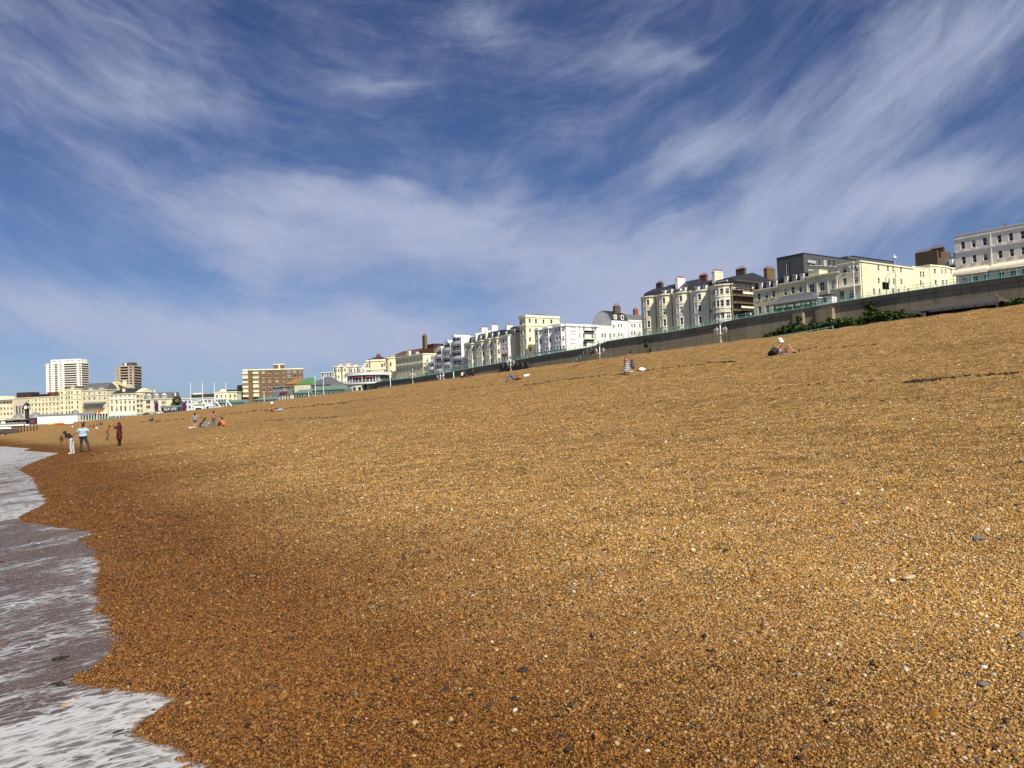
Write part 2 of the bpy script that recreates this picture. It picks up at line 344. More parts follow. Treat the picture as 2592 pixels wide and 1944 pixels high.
# pebble colours, darkest flint to white chalk and quartz
PEB = [(0.0, (.024, .017, .009)), (.09, (.10, .054, .017)), (.19, (.30, .145, .026)), (.35, (.49, .255, .043)), (.50, (.62, .355, .078)),
       (.60, (.37, .17, .027)), (.70, (.75, .495, .165)), (.80, (.50, .235, .037)), (.89, (.85, .67, .35)), (.93, (.19, .155, .12)), (.96, (.40, .36, .30)), (1.0, (.92, .86, .70))]
def pebble_colour(N, rnd, wet, pos):
    c = N.ramp(rnd, PEB)
    c = N.mix(N.rng(N.noise(pos, 160, 3, .6), .35, .7, 0, .22), c, (.16, .08, .02))
    wc = N.mix(1.0, c, (.42, .29, .12), 'MULTIPLY')
    return N.mix(wet, c, wc)
def shingle_mat():
    """packed shingle seen as a surface: cells at pebble scale, with coarser drifts of paler and darker stones"""
    m, N = new_mat('beach_shingle'); g = N.node('ShaderNodeNewGeometry').outputs['Position']
    wet = N.node('ShaderNodeAttribute'); wet.attribute_name = 'wet'; wetf = wet.outputs['Fac']
    sh = N.mapping(g, (0, 0, -math.atan2(NX, -NY)), (1, 1, 1))
    def cells(scale):
        v = N.node('ShaderNodeTexVoronoi', feature='F1'); N.put(v.inputs['Vector'], g); v.inputs['Scale'].default_value = scale
        q = N.node('ShaderNodeSeparateColor'); N.put(q.inputs[0], v.outputs['Color']); return v, q
    v, q1 = cells(72); v2, q2 = cells(22)
    c = N.mix(.30, pebble_colour(N, q1.outputs[0], wetf, g), pebble_colour(N, q2.outputs[0], wetf, g))
    # handfuls of paler and darker stones at every scale up to a stride
    for k_, (s_, lo, hi) in enumerate(((9.5, .62, 1.38), (4.4, .70, 1.30), (1.9, .84, 1.16), (.8, .90, 1.10))):
        _, qq = cells(s_); f = N.math('MULTIPLY_ADD', qq.outputs[k_ % 3], hi - lo, lo)
        cc = N.node('ShaderNodeCombineColor'); N.put(cc.inputs[0], f); N.put(cc.inputs[1], f); N.put(cc.inputs[2], N.math('POWER', f, 1.25))
        c = N.mix(1.0, c, cc.outputs[0], 'MULTIPLY')
    nn = N.noise(g, 2.2, 9, .82); c = N.mix(1.0, c, N.ramp(nn, [(.30, .86), (.5, 1.10), (.70, 1.36)]), 'MULTIPLY')
    gap = N.rng(v.outputs['Distance'], .28, .60, 0, .6); c = N.mix(gap, c, (.06, .030, .009))  # shade between the stones, painted as dark cell edges
    dr0 = N.noise(N.mapping(sh, scale=(.10, .9, 1)), .55, 8, .72); c = N.mix(N.rng(dr0, .52, .78, 0, .14), c, (.55, .40, .22))
    dk = N.noise(N.mapping(sh, scale=(.15, 1.2, 1), loc=(7, 3, 0)), .5, 7, .7); c = N.mix(N.rng(dk, .56, .74, 0, .28), c, (.24, .13, .045))
    h = N.math('ADD', N.math('MULTIPLY', N.math('SUBTRACT', 1.0, v.outputs['Distance']), .010), N.math('MULTIPLY', N.noise(g, 7, 8, .85), .11))
    p = finish(N, c, .85, .12)
    b = N.node('ShaderNodeBump'); b.inputs['Strength'].default_value = .8; b.inputs['Distance'].default_value = 1.0; N.put(b.inputs['Height'], h); N.l.new(b.outputs[0], p.inputs['Normal'])
    return m
SHINGLE = shingle_mat()
def pebble_mat():
    m, N = new_mat('loose_pebble'); g = N.node('ShaderNodeNewGeometry').outputs['Position']; rnd = N.node('ShaderNodeObjectInfo').outputs['Random']
    a = N.node('ShaderNodeAttribute'); a.attribute_name = 'wet'; a.attribute_type = 'INSTANCER'
    finish(N, pebble_colour(N, rnd, a.outputs['Fac'], g), N.mix(a.outputs['Fac'], (.62,) * 3, (.20,) * 3), .42); return m
PEBBLE = pebble_mat()

# ------------------------------------------------------------------ shoreline traced in the photograph, laid on the ground
EDGE_PX = [(700, 2150), (600, 2020), (520, 1944), (470, 1905), (422, 1880), (358, 1850), (387, 1820), (452, 1776), (442, 1753), (298, 1741), (199, 1733), (184, 1716), (233, 1699), (268, 1666), (298, 1612),
           (288, 1557), (253, 1532), (248, 1488), (263, 1438), (238, 1408), (268, 1393), (209, 1368), (243, 1351), (150, 1334), (60, 1320), (55, 1309), (94, 1289), (124, 1269), (99, 1239),
           (89, 1209), (50, 1190), (65, 1180), (149, 1147), (60, 1141), (79, 1135), (20, 1131)]
pts = []
for p in EDGE_PX:
    q = hit(*p); pts.append(nt(q.x, q.y))
pts = sorted([(t, n) for n, t in pts]); ET = [p[0] for p in pts]; EN = [p[1] for p in pts]
ET = [-600, -40, -6] + ET + [ET[-1] + 12, ET[-1] + 40, 1600]; EN = [-50, -2.5, .8] + EN + [EN[-1] - .5, EN[-1] + 1.0, EN[-1] + 40]
def edge_n(t):
    t = np.asarray(t, float); e = np.interp(t, ET, EN)
    return e + 0.05 * (vnoise(t * 9, t * 0 + 2.2) - .5) + .035 * (vnoise(t * 27, t * 0 + 6.2) - .5) + .12 * (vnoise(t * 2.3, t * 0 + 8.2) - .5) + np.where(t > 100, 1.6 * (vnoise(t * .12, t * 0) - .5), 0)
def wetness(x, y):
    n, t = x * NX + y * NY, -x * NY + y * NX
    s = n - edge_n(t) - .25 * np.clip(t, 0, 0)
    width = np.interp(t, [0, 4, 10, 40, 80, 200], [3.2, 3.8, 4.2, 6.5, 5, 4]) * (0.75 + .5 * vnoise(t * .35, t * 0 + 3.3))
    return np.clip(1 - (s - width * .35) / (width * .85), 0, 1)

# beach: one sheet, fine by the camera and reaching past the horizon
rad = np.geomspace(0.8, 4200, 520)
rad = np.concatenate([np.linspace(0.02, .7, 4), rad])
ang = np.concatenate([np.linspace(-180, -42, 120, endpoint=False), np.linspace(-42, 42, 620, endpoint=False), np.linspace(42, 180, 120)])
Rr, Aa = np.meshgrid(rad, np.radians(ang), indexing='ij')
X = Rr * np.sin(Aa); Y = Rr * np.cos(Aa); Z = ground(X, Y)
_n, _t = X * NX + Y * NY, -X * NY + Y * NX
Z = np.where(_n > 300, np.minimum(Z, 5.0) - 0.0, Z)
nr, na = X.shape
idx = np.arange(nr * na).reshape(nr, na)
F = np.stack([idx[:-1, :-1], idx[:-1, 1:], idx[1:, 1:], idx[1:, :-1]], -1).reshape(-1, 4)[:, ::-1]
me = np_mesh('beach', np.stack([X, Y, Z], -1).reshape(-1, 3), F, SHINGLE, True)
at = me.attributes.new('wet', 'FLOAT', 'POINT'); at.data.foreach_set('value', wetness(X, Y).ravel().astype(np.float32))
beach = link('beach', me); tag(beach, 'orange brown shingle beach sloping up from the water', 'beach', kind='structure')

# loose pebbles lying on the near beach
def make_pebbles():
    n = 2050000
    grid_y = np.linspace(2.6, 60, 6000); pdf = grid_y * np.clip(5.8 / grid_y, 0, 1) ** 2.55; cdf = np.cumsum(pdf); cdf /= cdf[-1]; n = 900000
    y = np.interp(rng.random(n), cdf, grid_y); x = rng.uniform(-.70, .70, n) * y; m = n
    size = np.exp(rng.normal(-5.34, .42, m)) * np.clip(1 + (y - 6) * .048, 1, 2.8)
    big = rng.random(m) < .0025; size = np.where(big, size * rng.uniform(1.6, 2.8, m), size)
    flat_ = np.where(big, .6, 1.0)
    wt = wetness(x, y); nn, tt = x * NX + y * NY, -x * NY + y * NX
    ok = (nn - edge_n(tt)) > -1.5
    x, y, size, wt, flat_ = x[ok], y[ok], size[ok], wt[ok], flat_[ok]; m = len(x)
    z = ground(x, y) + size * .22
    V = np.stack([x, y, z], -1).astype(np.float32)
    me = bpy.data.meshes.new('shingle'); me.vertices.add(m); me.vertices.foreach_set('co', V.ravel())
    s = np.stack([size, size * rng.uniform(.6, 1, m), size * flat_ * rng.uniform(.45, .82, m)], -1).astype(np.float32)
    r = np.stack([rng.normal(0, .45, m), rng.normal(0, .45, m), rng.uniform(0, 6.283, m)], -1).astype(np.float32)
    a = me.attributes.new('psize', 'FLOAT_VECTOR', 'POINT'); a.data.foreach_set('vector', s.ravel())
    a = me.attributes.new('prot', 'FLOAT_VECTOR', 'POINT'); a.data.foreach_set('vector', r.ravel())
    a = me.attributes.new('wet', 'FLOAT', 'POINT'); a.data.foreach_set('value', wt.astype(np.float32))
    me.update()
    o = link('shingle', me); tag(o, 'loose orange brown pebbles covering the near beach', 'shingle', kind='stuff')
    ng = bpy.data.node_groups.new('pebble_scatter', 'GeometryNodeTree')
    ng.interface.new_socket('Geometry', in_out='INPUT', socket_type='NodeSocketGeometry'); ng.interface.new_socket('Geometry', in_out='OUTPUT', socket_type='NodeSocketGeometry')
    L = ng.links; mk = ng.nodes.new
    gi = mk('NodeGroupInput'); go = mk('NodeGroupOutput'); ico = mk('GeometryNodeMeshIcoSphere'); ico.inputs['Radius'].default_value = 1.0; ico.inputs['Subdivisions'].default_value = 2
    sp = mk('GeometryNodeSetPosition'); nz = mk('ShaderNodeTexNoise'); nz.inputs['Scale'].default_value = .9
    sub = mk('ShaderNodeVectorMath'); sub.operation = 'SUBTRACT'; sub.inputs[1].default_value = (.5, .5, .5)
    scl = mk('ShaderNodeVectorMath'); scl.operation = 'SCALE'; scl.inputs[3].default_value = 1.15
    L.new(nz.outputs['Color'], sub.inputs[0]); L.new(sub.outputs[0], scl.inputs[0]); L.new(scl.outputs[0], sp.inputs['Offset']); L.new(ico.outputs[0], sp.inputs['Geometry'])
    ss = mk('GeometryNodeSetShadeSmooth'); L.new(sp.outputs[0], ss.inputs['Geometry'])
    sm = mk('GeometryNodeSetMaterial'); sm.inputs['Material'].default_value = PEBBLE; L.new(ss.outputs[0], sm.inputs['Geometry'])
    ip = mk('GeometryNodeInstanceOnPoints'); L.new(gi.outputs[0], ip.inputs['Points']); L.new(sm.outputs[0], ip.inputs['Instance'])
    for nm, sk in (('prot', 'Rotation'), ('psize', 'Scale')):
        na_ = mk('GeometryNodeInputNamedAttribute'); na_.data_type = 'FLOAT_VECTOR'; na_.inputs['Name'].default_value = nm; L.new(na_.outputs['Attribute'], ip.inputs[sk])
    L.new(ip.outputs[0], go.inputs[0])
    md = o.modifiers.new('scatter', 'NODES'); md.node_group = ng
    print('pebbles', m)
make_pebbles()

# ------------------------------------------------------------------ sea: open water and the thin wash running up the shingle
def water_mat():
    m, N = new_mat('sea_water'); g = N.node('ShaderNodeNewGeometry').outputs['Position']
    at = N.node('ShaderNodeAttribute'); at.attribute_name = 'foam'; fo = at.outputs['Fac']
    ad = N.node('ShaderNodeAttribute'); ad.attribute_name = 'deep'; dp = ad.outputs['Fac']
    sh = N.mapping(g, (0, 0, -math.atan2(NX, -NY) + R(8)), (1, 1, 1))      # x along the shore
    s1 = N.noise(N.mapping(sh, scale=(1.6, .75, 1)), 2.0, 7, .6, .9); s2 = N.noise(N.mapping(sh, scale=(2.2, 1.0, 1), loc=(5, 2, 0)), 9, 8, .7, .4)
    vw = N.vmath('ADD', N.mapping(sh, scale=(1.9, .8, 1)), N.vmath('MULTIPLY', N.noise(g, 3, 4, .6, color=True), (.35, .35, 0)))
    ve = N.math('SUBTRACT', 1.0, N.rng(N.voro(vw, 5.5, 'Distance', 'DISTANCE_TO_EDGE'), 0, .34)); ve2 = N.math('SUBTRACT', 1.0, N.rng(N.voro(vw, 15, 'Distance', 'DISTANCE_TO_EDGE'), 0, .4))
    lace = N.math('ADD', N.math('ADD', N.math('MULTIPLY', s1, .50), N.math('MULTIPLY', s2, .12)), N.math('ADD', N.math('MULTIPLY', ve, .24), N.math('MULTIPLY', ve2, .16)))
    fm = N.math('ADD', lace, N.math('MULTIPLY', N.math('SUBTRACT', fo, .5), .62))
    fm = N.rng(fm, .36, .66, 0.0, .92)
    tr = N.node('ShaderNodeBsdfTransparent'); N.put(tr.inputs[0], N.mix(dp, (.80, .79, .72), (.12, .16, .15)))
    wd = N.node('ShaderNodeBsdfDiffuse'); N.put(wd.inputs[0], N.mix(dp, (.24, .205, .155), (.10, .14, .13)))
    mx = N.node('ShaderNodeMixShader'); N.put(mx.inputs[0], N.math('MULTIPLY_ADD', dp, .6, .20)); N.l.new(tr.outputs[0], mx.inputs[1]); N.l.new(wd.outputs[0], mx.inputs[2])
    gl = N.node('ShaderNodeBsdfGlossy'); gl.inputs['Roughness'].default_value = .10; N.put(gl.inputs[0], (.8, .8, .85))
    bp = N.node('ShaderNodeBump'); bp.inputs['Strength'].default_value = .5; bp.inputs['Distance'].default_value = .03; N.put(bp.inputs['Height'], s2); N.l.new(bp.outputs[0], gl.inputs['Normal'])
    fr = N.node('ShaderNodeFresnel'); fr.inputs[0].default_value = 1.33; N.l.new(bp.outputs[0], fr.inputs['Normal'])
    m2 = N.node('ShaderNodeMixShader'); N.put(m2.inputs[0], N.math('MULTIPLY', fr.outputs[0], .30)); N.l.new(mx.outputs[0], m2.inputs[1]); N.l.new(gl.outputs[0], m2.inputs[2])
    fd = N.node('ShaderNodeBsdfPrincipled'); N.put(fd.inputs['Base Color'], N.mix(N.rng(lace, .4, .7), (.25, .235, .21), (.53, .53, .525))); fd.inputs['Roughness'].default_value = .6
    b2 = N.node('ShaderNodeBump'); b2.inputs['Strength'].default_value = .6; b2.inputs['Distance'].default_value = .03; N.put(b2.inputs['Height'], lace); N.l.new(b2.outputs[0], fd.inputs['Normal'])
    m3 = N.node('ShaderNodeMixShader'); N.put(m3.inputs[0], fm); N.l.new(m2.outputs[0], m3.inputs[1]); N.l.new(fd.outputs[0], m3.inputs[2])
    ae_ = N.node('ShaderNodeAttribute'); ae_.attribute_name = 'inset'; t2 = N.node('ShaderNodeBsdfTransparent'); m4 = N.node('ShaderNodeMixShader')
    fade = N.rng(N.math('ADD', ae_.outputs['Fac'], N.math('MULTIPLY', N.math('SUBTRACT', N.noise(g, 28, 5, .7), .5), .16)), 0.015, .085)
    N.put(m4.inputs[0], fade); N.l.new(t2.outputs[0], m4.inputs[1]); N.l.new(m3.outputs[0], m4.inputs[2])
    N.l.new(m4.outputs[0], N.node('ShaderNodeOutputMaterial').inputs[0]); return m
WATER = water_mat()
tt = np.concatenate([-np.geomspace(600, 12, 30), np.linspace(-11, 30, 620), np.geomspace(30.2, 130, 300), np.geomspace(132, 3000, 60)])
ss = np.concatenate([np.linspace(0, 1.2, 46), np.geomspace(1.24, 14, 90), np.geomspace(14.5, 3500, 60)])
T, S = np.meshgrid(tt, ss, indexing='ij')
Nn = edge_n(T) - S; WX = Nn * NX - T * NY; WY = Nn * NY + T * NX
G = ground(WX, WY)
lift = np.clip(S / .25, 0, 1) * .014 + .004
# small breakers rolling in: crests lie parallel to the shore further out
wave = 0.10 * np.clip((S - 3) / 5, 0, 1) * np.sin(S * 1.1 + 2.5 * vnoise(T * .06, S * .1)) + .05 * np.clip((S - 2) / 5, 0, 1) * (vnoise(T * .9, S * 1.8) - .5)
brk = np.exp(-((S - (6.5 + 2.2 * (vnoise(T * .05 + 3, T * 0) - .5))) / 1.1) ** 2) * .34 * np.clip((T - 18) / 18, 0, 1)
WZ = np.maximum(G + lift, 0.05 + wave + brk) + np.clip(S, 0, 1) * .012 * (vnoise(T * 5, S * 6) - .5)
# foam: thick by the swash edge and on the breaker, patchy between
tongue = np.interp(T, [-40, 3.5, 5.7, 6.0, 6.5, 9.5, 11, 14, 18, 20, 30, 45, 60, 75, 300], [.50, .52, .66, .36, .04, .06, .22, .06, .10, .46, .30, .40, .56, .62, .6])
foam = tongue + .34 * np.exp(-S / .22) * (vnoise(T * 1.1, S * 0 + 1.1) - .15) + .55 * np.exp(-((S - 6.0) / 2.2) ** 2) * np.clip((T - 12) / 12, 0, 1) + .45 * (vnoise(T * 1.1 + 2, S * 1.2) - .5) + .25 * (vnoise(T * 4.1 + 2, S * 3) - .5)
foam = np.clip(foam * np.interp(S, [0, 8, 16, 40, 4000], [1, 1, .7, .35, .15]), 0, 1)
deep = np.clip((WZ - G - .03) / .5, 0, 1)
nr, na = T.shape; idx = np.arange(nr * na).reshape(nr, na)
F = np.stack([idx[:-1, :-1], idx[1:, :-1], idx[1:, 1:], idx[:-1, 1:]], -1).reshape(-1, 4)[:, ::-1]
me = np_mesh('sea_water', np.stack([WX, WY, WZ], -1).reshape(-1, 3), F, WATER, True)
for nm, arr in (('foam', foam), ('deep', deep), ('inset', np.minimum(S, 1.0))):
    a = me.attributes.new(nm, 'FLOAT', 'POINT'); a.data.foreach_set('value', arr.ravel().astype(np.float32))
sea = link('sea_water', me); tag(sea, 'foamy sea water washing up the shingle', 'sea', kind='structure')
# ------------------------------------------------------------------ building kit
COPE = [(2592, 697), (2400, 724), (2200, 754), (2050, 779), (1880, 807), (1780, 827), (1700, 841), (1600, 855), (1532, 866), (1512, 877), (1400, 895), (1300, 914), (1200, 931), (1140, 942), (1050, 956), (965, 966)]
_cp = [plane(a, b, 175.0) for a, b in COPE]
ZT = [nt(p.x, p.y)[1] for p in _cp]; ZZ = [p.z for p in _cp]
ZT = [-400, ZT[0] - 60] + ZT + [ZT[-1] + 60, ZT[-1] + 160, 3000]; ZZ = [ZZ[0] + 1, ZZ[0] + .6] + ZZ + [ZZ[-1] - 2, 7.5, 6.0]
def road_z(t): return float(np.interp(t, ZT, ZZ)) - .12
ST = (Vector(xy(200, 0)), Vector((NY, -NX)))
def street(n): return (Vector(xy(n, 0)), Vector((NY, -NX)))
def cut(px, py, line):
    """point where the sight line of a pixel meets the vertical plane through a plan line"""
    Q, e = line; d_ = ray(px, py); nn = Vector((-e.y, e.x)); k = (Q - EYE.xy).dot(nn) / d_.xy.dot(nn); return EYE + d_ * k
def offset(poly, dist):
    """mitred offset of an open plan polyline to its outer side"""
    out = []
    for i, p in enumerate(poly):
        ns = []
        for a, b in ((i - 1, i), (i, i + 1)):
            if a >= 0 and b < len(poly):
                d_ = Vector((poly[b][0] - poly[a][0], poly[b][1] - poly[a][1])).normalized(); ns.append(Vector((d_.y, -d_.x)))
        m = sum(ns, Vector((0, 0))); m.normalize(); c = max(.35, m.dot(ns[0])); out.append((p[0] + m.x * dist / c, p[1] + m.y * dist / c))
    return out
def panel(mb, p0, p1, z0, z1, holes, rev=.22, m=0):
    """one flat piece of wall with real openings and their reveals; outside is to the right of p0 -> p1"""
    d_ = Vector((p1[0] - p0[0], p1[1] - p0[1])); L = d_.length; d_.normalize(); inn = Vector((-d_.y, d_.x))
    P = lambda s, z, o=0.0: (p0[0] + d_.x * s + inn.x * o, p0[1] + d_.y * s + inn.y * o, z)
    holes = [h for h in holes if h[0] > .02 and h[1] < L - .02 and h[2] > z0 and h[3] < z1]
    xs = sorted({0.0, L, *[h[0] for h in holes], *[h[1] for h in holes]}); zs = sorted({z0, z1, *[h[2] for h in holes], *[h[3] for h in holes]})
    for i in range(len(xs) - 1):
        for j in range(len(zs) - 1):
            cx, cz = (xs[i] + xs[i + 1]) / 2, (zs[j] + zs[j + 1]) / 2
            if any(h[0] < cx < h[1] and h[2] < cz < h[3] for h in holes): continue
            mb.quad(P(xs[i], zs[j]), P(xs[i + 1], zs[j]), P(xs[i + 1], zs[j + 1]), P(xs[i], zs[j + 1]), m)
    for a, b, c, e in holes:
        mb.quad(P(a, c), P(a, e), P(a, e, rev), P(a, c, rev), m); mb.quad(P(b, e), P(b, c), P(b, c, rev), P(b, e, rev), m)
        mb.quad(P(a, e), P(b, e), P(b, e, rev), P(a, e, rev), m); mb.quad(P(b, c), P(a, c), P(a, c, rev), P(b, c, rev), m)
_win = {}
def win_mesh(w_, h, kind):
    key = (round(w_, 1), round(h, 1), kind)
    if key in _win: return _win[key]
    w_, h = key[0], key[1]; f = MB(); t = .07 if w_ > .8 else .055; y0, y1 = .10, .20
    f.box(-w_ / 2, -w_ / 2 + t, y0, y1, 0, h); f.box(w_ / 2 - t, w_ / 2, y0, y1, 0, h); f.box(-w_ / 2 + t, w_ / 2 - t, y0, y1, 0, t); f.box(-w_ / 2 + t, w_ / 2 - t, y0, y1, h - t, h)
    if kind in ('sash', 'arch', 'trim'): f.box(-w_ / 2 + t, w_ / 2 - t, y0 + .01, y1 - .01, h * .5 - .03, h * .5 + .03)
    if kind == 'door' or w_ > 1.25: f.box(-.035, .035, y0 + .012, y1 - .012, t, h - t)
    if kind == 'wide':
        for k in range(1, int(w_ / .9)): x = -w_ / 2 + w_ * k / int(w_ / .9); f.box(x - .03, x + .03, y0 + .012, y1 - .012, t, h - t)
    if kind != 'slot': f.box(-w_ / 2 - .1, w_ / 2 + .1, -.11, .098, -.13, -.005)
    if kind in ('trim', 'arch'):
        for s in (-1, 1): f.box(s * (w_ / 2 + .11) - .08, s * (w_ / 2 + .11) + .08, -.05, .03, 0, h)
        f.box(-w_ / 2 - .2, w_ / 2 + .2, -.09, .03, h + .02, h + .2)
    if kind == 'arch':
        prev = None
        for k in range(9):
            a = math.pi * k / 8; q = (-(w_ / 2 + .28) * math.cos(a), h + .25 + (w_ / 2 + .1) * math.sin(a))
            if prev: f.tube((prev[0], -.03, prev[1]), (q[0], -.03, q[1]), .07, n=5)
            prev = q
    p = MB(); p.box(-w_ / 2 + t, w_ / 2 - t, .15, .165, t, h - t)
    _win[key] = (f.mesh('window', TRIM), p.mesh('pane', GLASS)); return _win[key]
class Building:
    def __init__(s, name, label, pL, pR, top, line=ST, base=None, cat='building', group=None, D=12, W=None, trim=0.0):
        """pL, pR: where its ends stand in the view; top: (px, py) of a point on the top of its wall"""
        A = cut(pL, top[1], line); e = line[1]; s.line = line; B = cut(pR, top[1], line)
        s.W = (W if W else (B.xy - A.xy).dot(e)) - trim; zt = cut(top[0], top[1], line).z; t_ = nt(A.x, A.y)[1]
        s.zb = (road_z(t_) if base is None else base) - 1.0; s.H = zt - s.zb; s.D = D; s.A = A.xy.copy(); s.e = e; s.inn = Vector((-e.y, e.x))
        s.o = thing(name, label, cat, (A.x, A.y, s.zb), math.atan2(e.y, e.x), group); s.panels = []; s.plan = None; s.nwin = 0; s.walls = []
    def local(s, p): r = p.xy - s.A; return r.dot(s.e), r.dot(s.inn), p.z - s.zb
    def set_plan(s, plan, sides=True, D=None):
        """front polyline (left to right, metres), then the right end wall"""
        s.plan = [tuple(p) for p in plan]; D = D or s.D
        s.segs = [(s.plan[i], s.plan[i + 1]) for i in range(len(s.plan) - 1)]
        s.side_i = len(s.segs); s.segs.append((s.plan[-1], (s.plan[-1][0], D)))
        s.left_i = len(s.segs); s.segs.append(((s.plan[0][0], D), s.plan[0])); s.holes = [[] for _ in s.segs]
        return s
    def win(s, seg, c, z, w_, h, kind='sash', door=False):
        """a window: centre c metres along the wall piece, sill height z"""
        p0, p1 = s.segs[seg]; d_ = Vector((p1[0] - p0[0], p1[1] - p0[1])); L = d_.length; d_.normalize(); w_ = min(round(w_, 1), math.floor((L - .25) * 10) / 10); h = round(h, 1)
        if w_ < .3 or h < .3: return
        c = min(max(c, w_ / 2 + .1), L - w_ / 2 - .1)
        if z < .3 or z + h > s.H - .15: return
        for a in s.holes[seg]:
            if not (c + w_ / 2 <= a[0] or c - w_ / 2 >= a[1] or z + h <= a[2] or z >= a[3]): return
        s.holes[seg].append((c - w_ / 2, c + w_ / 2, z, z + h))
        if s.nwin >= 99: return
        s.nwin += 1
        f, p = win_mesh(w_, h, kind); q = (p0[0] + d_.x * c, p0[1] + d_.y * c, z)
        o = link('window', f, s.o, q, (0, 0, math.atan2(d_.y, d_.x))); link('pane', p, o); return o
    def win_px(s, px, py, w_, h, side=False, kind='sash'):
        """a window whose middle is seen at (px, py)"""
        if side:
            x = s.plan[-1][0]; Q = s.A + s.e * x; p = cut(px, py, (Q, s.inn)); lx, ly, lz = s.local(p); s.win(s.side_i, ly, lz - h / 2, w_, h, kind)
        else:
            p = cut(px, py, s.line); lx, ly, lz = s.local(p)
            for i in range(s.side_i):
                a, b = s.segs[i]
                if a[0] <= lx <= b[0]:
                    L = math.hypot(b[0] - a[0], b[1] - a[1]); s.win(i, (lx - a[0]) / max(b[0] - a[0], .01) * L, lz - h / 2, w_, h, kind); return
    def grid(s, seg, n, rows, w_=1.0, h=1.8, fh=3.4, first=1.2, kind='sash', kinds=None, m=None):
        p0, p1 = s.segs[seg]; L = math.hypot(p1[0] - p0[0], p1[1] - p0[1]); m = L / n / 2 if m is None else m
        for r in range(rows):
            hh = h[r] if isinstance(h, (list, tuple)) else h; kk = kinds[r] if kinds else kind
            for k in range(n):
                c = m + (L - 2 * m) * (k / (n - 1) if n > 1 else .5); s.win(seg, c, s.H - first - r * fh - hh, w_, hh, kk)
    def close(s, wall, back=True, cap=True, parapet=.5):
        mb = MB()
        for (a, b), hs in zip(s.segs, s.holes): panel(mb, a, b, 0, s.H, hs)
        x0, x1, D = s.plan[0][0], s.plan[-1][0], s.segs[s.side_i][1][1]
        mb.quad((x1, D, 0), (x0, D, 0), (x0, D, s.H), (x1, D, s.H))
        s.wall = mb.build('wall', wall, s.o)
        # dark rooms behind the openings
        inner = offset(s.plan, -.5); r = MB(); r.prism([(x0 + .5, D - .5), *[(min(max(p[0], x0 + .5), x1 - .5), p[1]) for p in inner], (x1 - .5, D - .5)], .1, s.H - parapet - .3)
        if cap:
            c = MB(); i = len(c.v); pts_ = [*s.plan, (x1, D), (x0, D)]; ins = [(min(max(p[0], x0 + .02), x1 - .02), min(p[1] + .02, D - .02)) for p in pts_]
            c.v += [(p[0], p[1], s.H - parapet) for p in ins]; c.f.append(tuple(range(len(ins)))); c.m.append(0)
            s.roof = c.build('roof', LEAD, s.o)
        return s
    def band(s, z, hgt, out, mat, name='cornice', side=True, left=False):
        line = list(s.plan); D = s.segs[s.side_i][1][1]
        if side: line = line + [(line[-1][0], D)]
        if left: line = [(line[0][0], D)] + line
        a = offset(line, -.05); b = offset(line, out); mb = MB()
        for k in range(len(line) - 1):
            q = [a[k], b[k], b[k + 1], a[k + 1]]
            mb.quad(*[(p[0], p[1], z + hgt) for p in q]); mb.quad(*[(p[0], p[1], z) for p in reversed(q)])
            mb.quad((b[k][0], b[k][1], z), (b[k + 1][0], b[k + 1][1], z), (b[k + 1][0], b[k + 1][1], z + hgt), (b[k][0], b[k][1], z + hgt))
        for k in (0, -1): mb.quad((a[k][0], a[k][1], z), (b[k][0], b[k][1], z), (b[k][0], b[k][1], z + hgt), (a[k][0], a[k][1], z + hgt))
        return mb.build(name, mat, s.o)
    def roofpart(s, mb, mat, name='roof'):
        s.roof = mb.build(name, mat, s.o); return s.roof
    def chimney(s, x, y, w_, d_, z0, z1, mat=CREAM, pots=4, potm=POT, pot_h=.7):
        mb = MB(); mb.box(x - w_ / 2, x + w_ / 2, y - d_ / 2, y + d_ / 2, z0, z1); mb.box(x - w_ / 2 - .08, x + w_ / 2 + .08, y - d_ / 2 - .08, y + d_ / 2 + .08, z1 - .32, z1 - .14)
        for k in range(pots):
            if w_ > d_: cx, cy = x - w_ / 2 + w_ * (k + .5) / pots, y
            else: cx, cy = x, y - d_ / 2 + d_ * (k + .5) / pots
            hh = pot_h * (.85 + .3 * ((k * 7) % 3) / 2); i0 = len(mb.f); mb.lathe([(.17, z1), (.13, z1 + hh * .8), (.18, z1 + hh * .85), (.17, z1 + hh)], cx, cy, 8, 1)
        return mb.build('chimney', [mat, potm], getattr(s, 'roof', s.o) or s.o)
    def mansard(s, x0, x1, D, h, inset, mat, dormers=(), dw=1.1, dh=1.3, z=None, ridge=0.0, y0=.35):
        """steep slate slope behind the parapet, with dormer windows"""
        z = s.H - .35 if z is None else z; mb = MB(); zt = z + h
        b = [(x0, y0, z), (x1, y0, z), (x1, D, z), (x0, D, z)]; i_ = inset
        t = [(x0 + .15, y0 + i_, zt), (x1 - .15, y0 + i_, zt), (x1 - .15, D - i_, zt), (x0 + .15, D - i_, zt)]
        for k in range(4): mb.quad(b[k], b[(k + 1) % 4], t[(k + 1) % 4], t[k])
        ym = (y0 + D) / 2
        if ridge:
            r0_, r1_ = (t[0][0] + .2, ym, zt + ridge), (t[1][0] - .2, ym, zt + ridge)
            mb.quad(t[0], t[1], r1_, r0_); mb.quad(t[2], t[3], r0_, r1_); mb.tri(t[3], t[0], r0_); mb.tri(t[1], t[2], r1_)
        else: mb.quad(*t)
        s.roofpart(mb, mat)
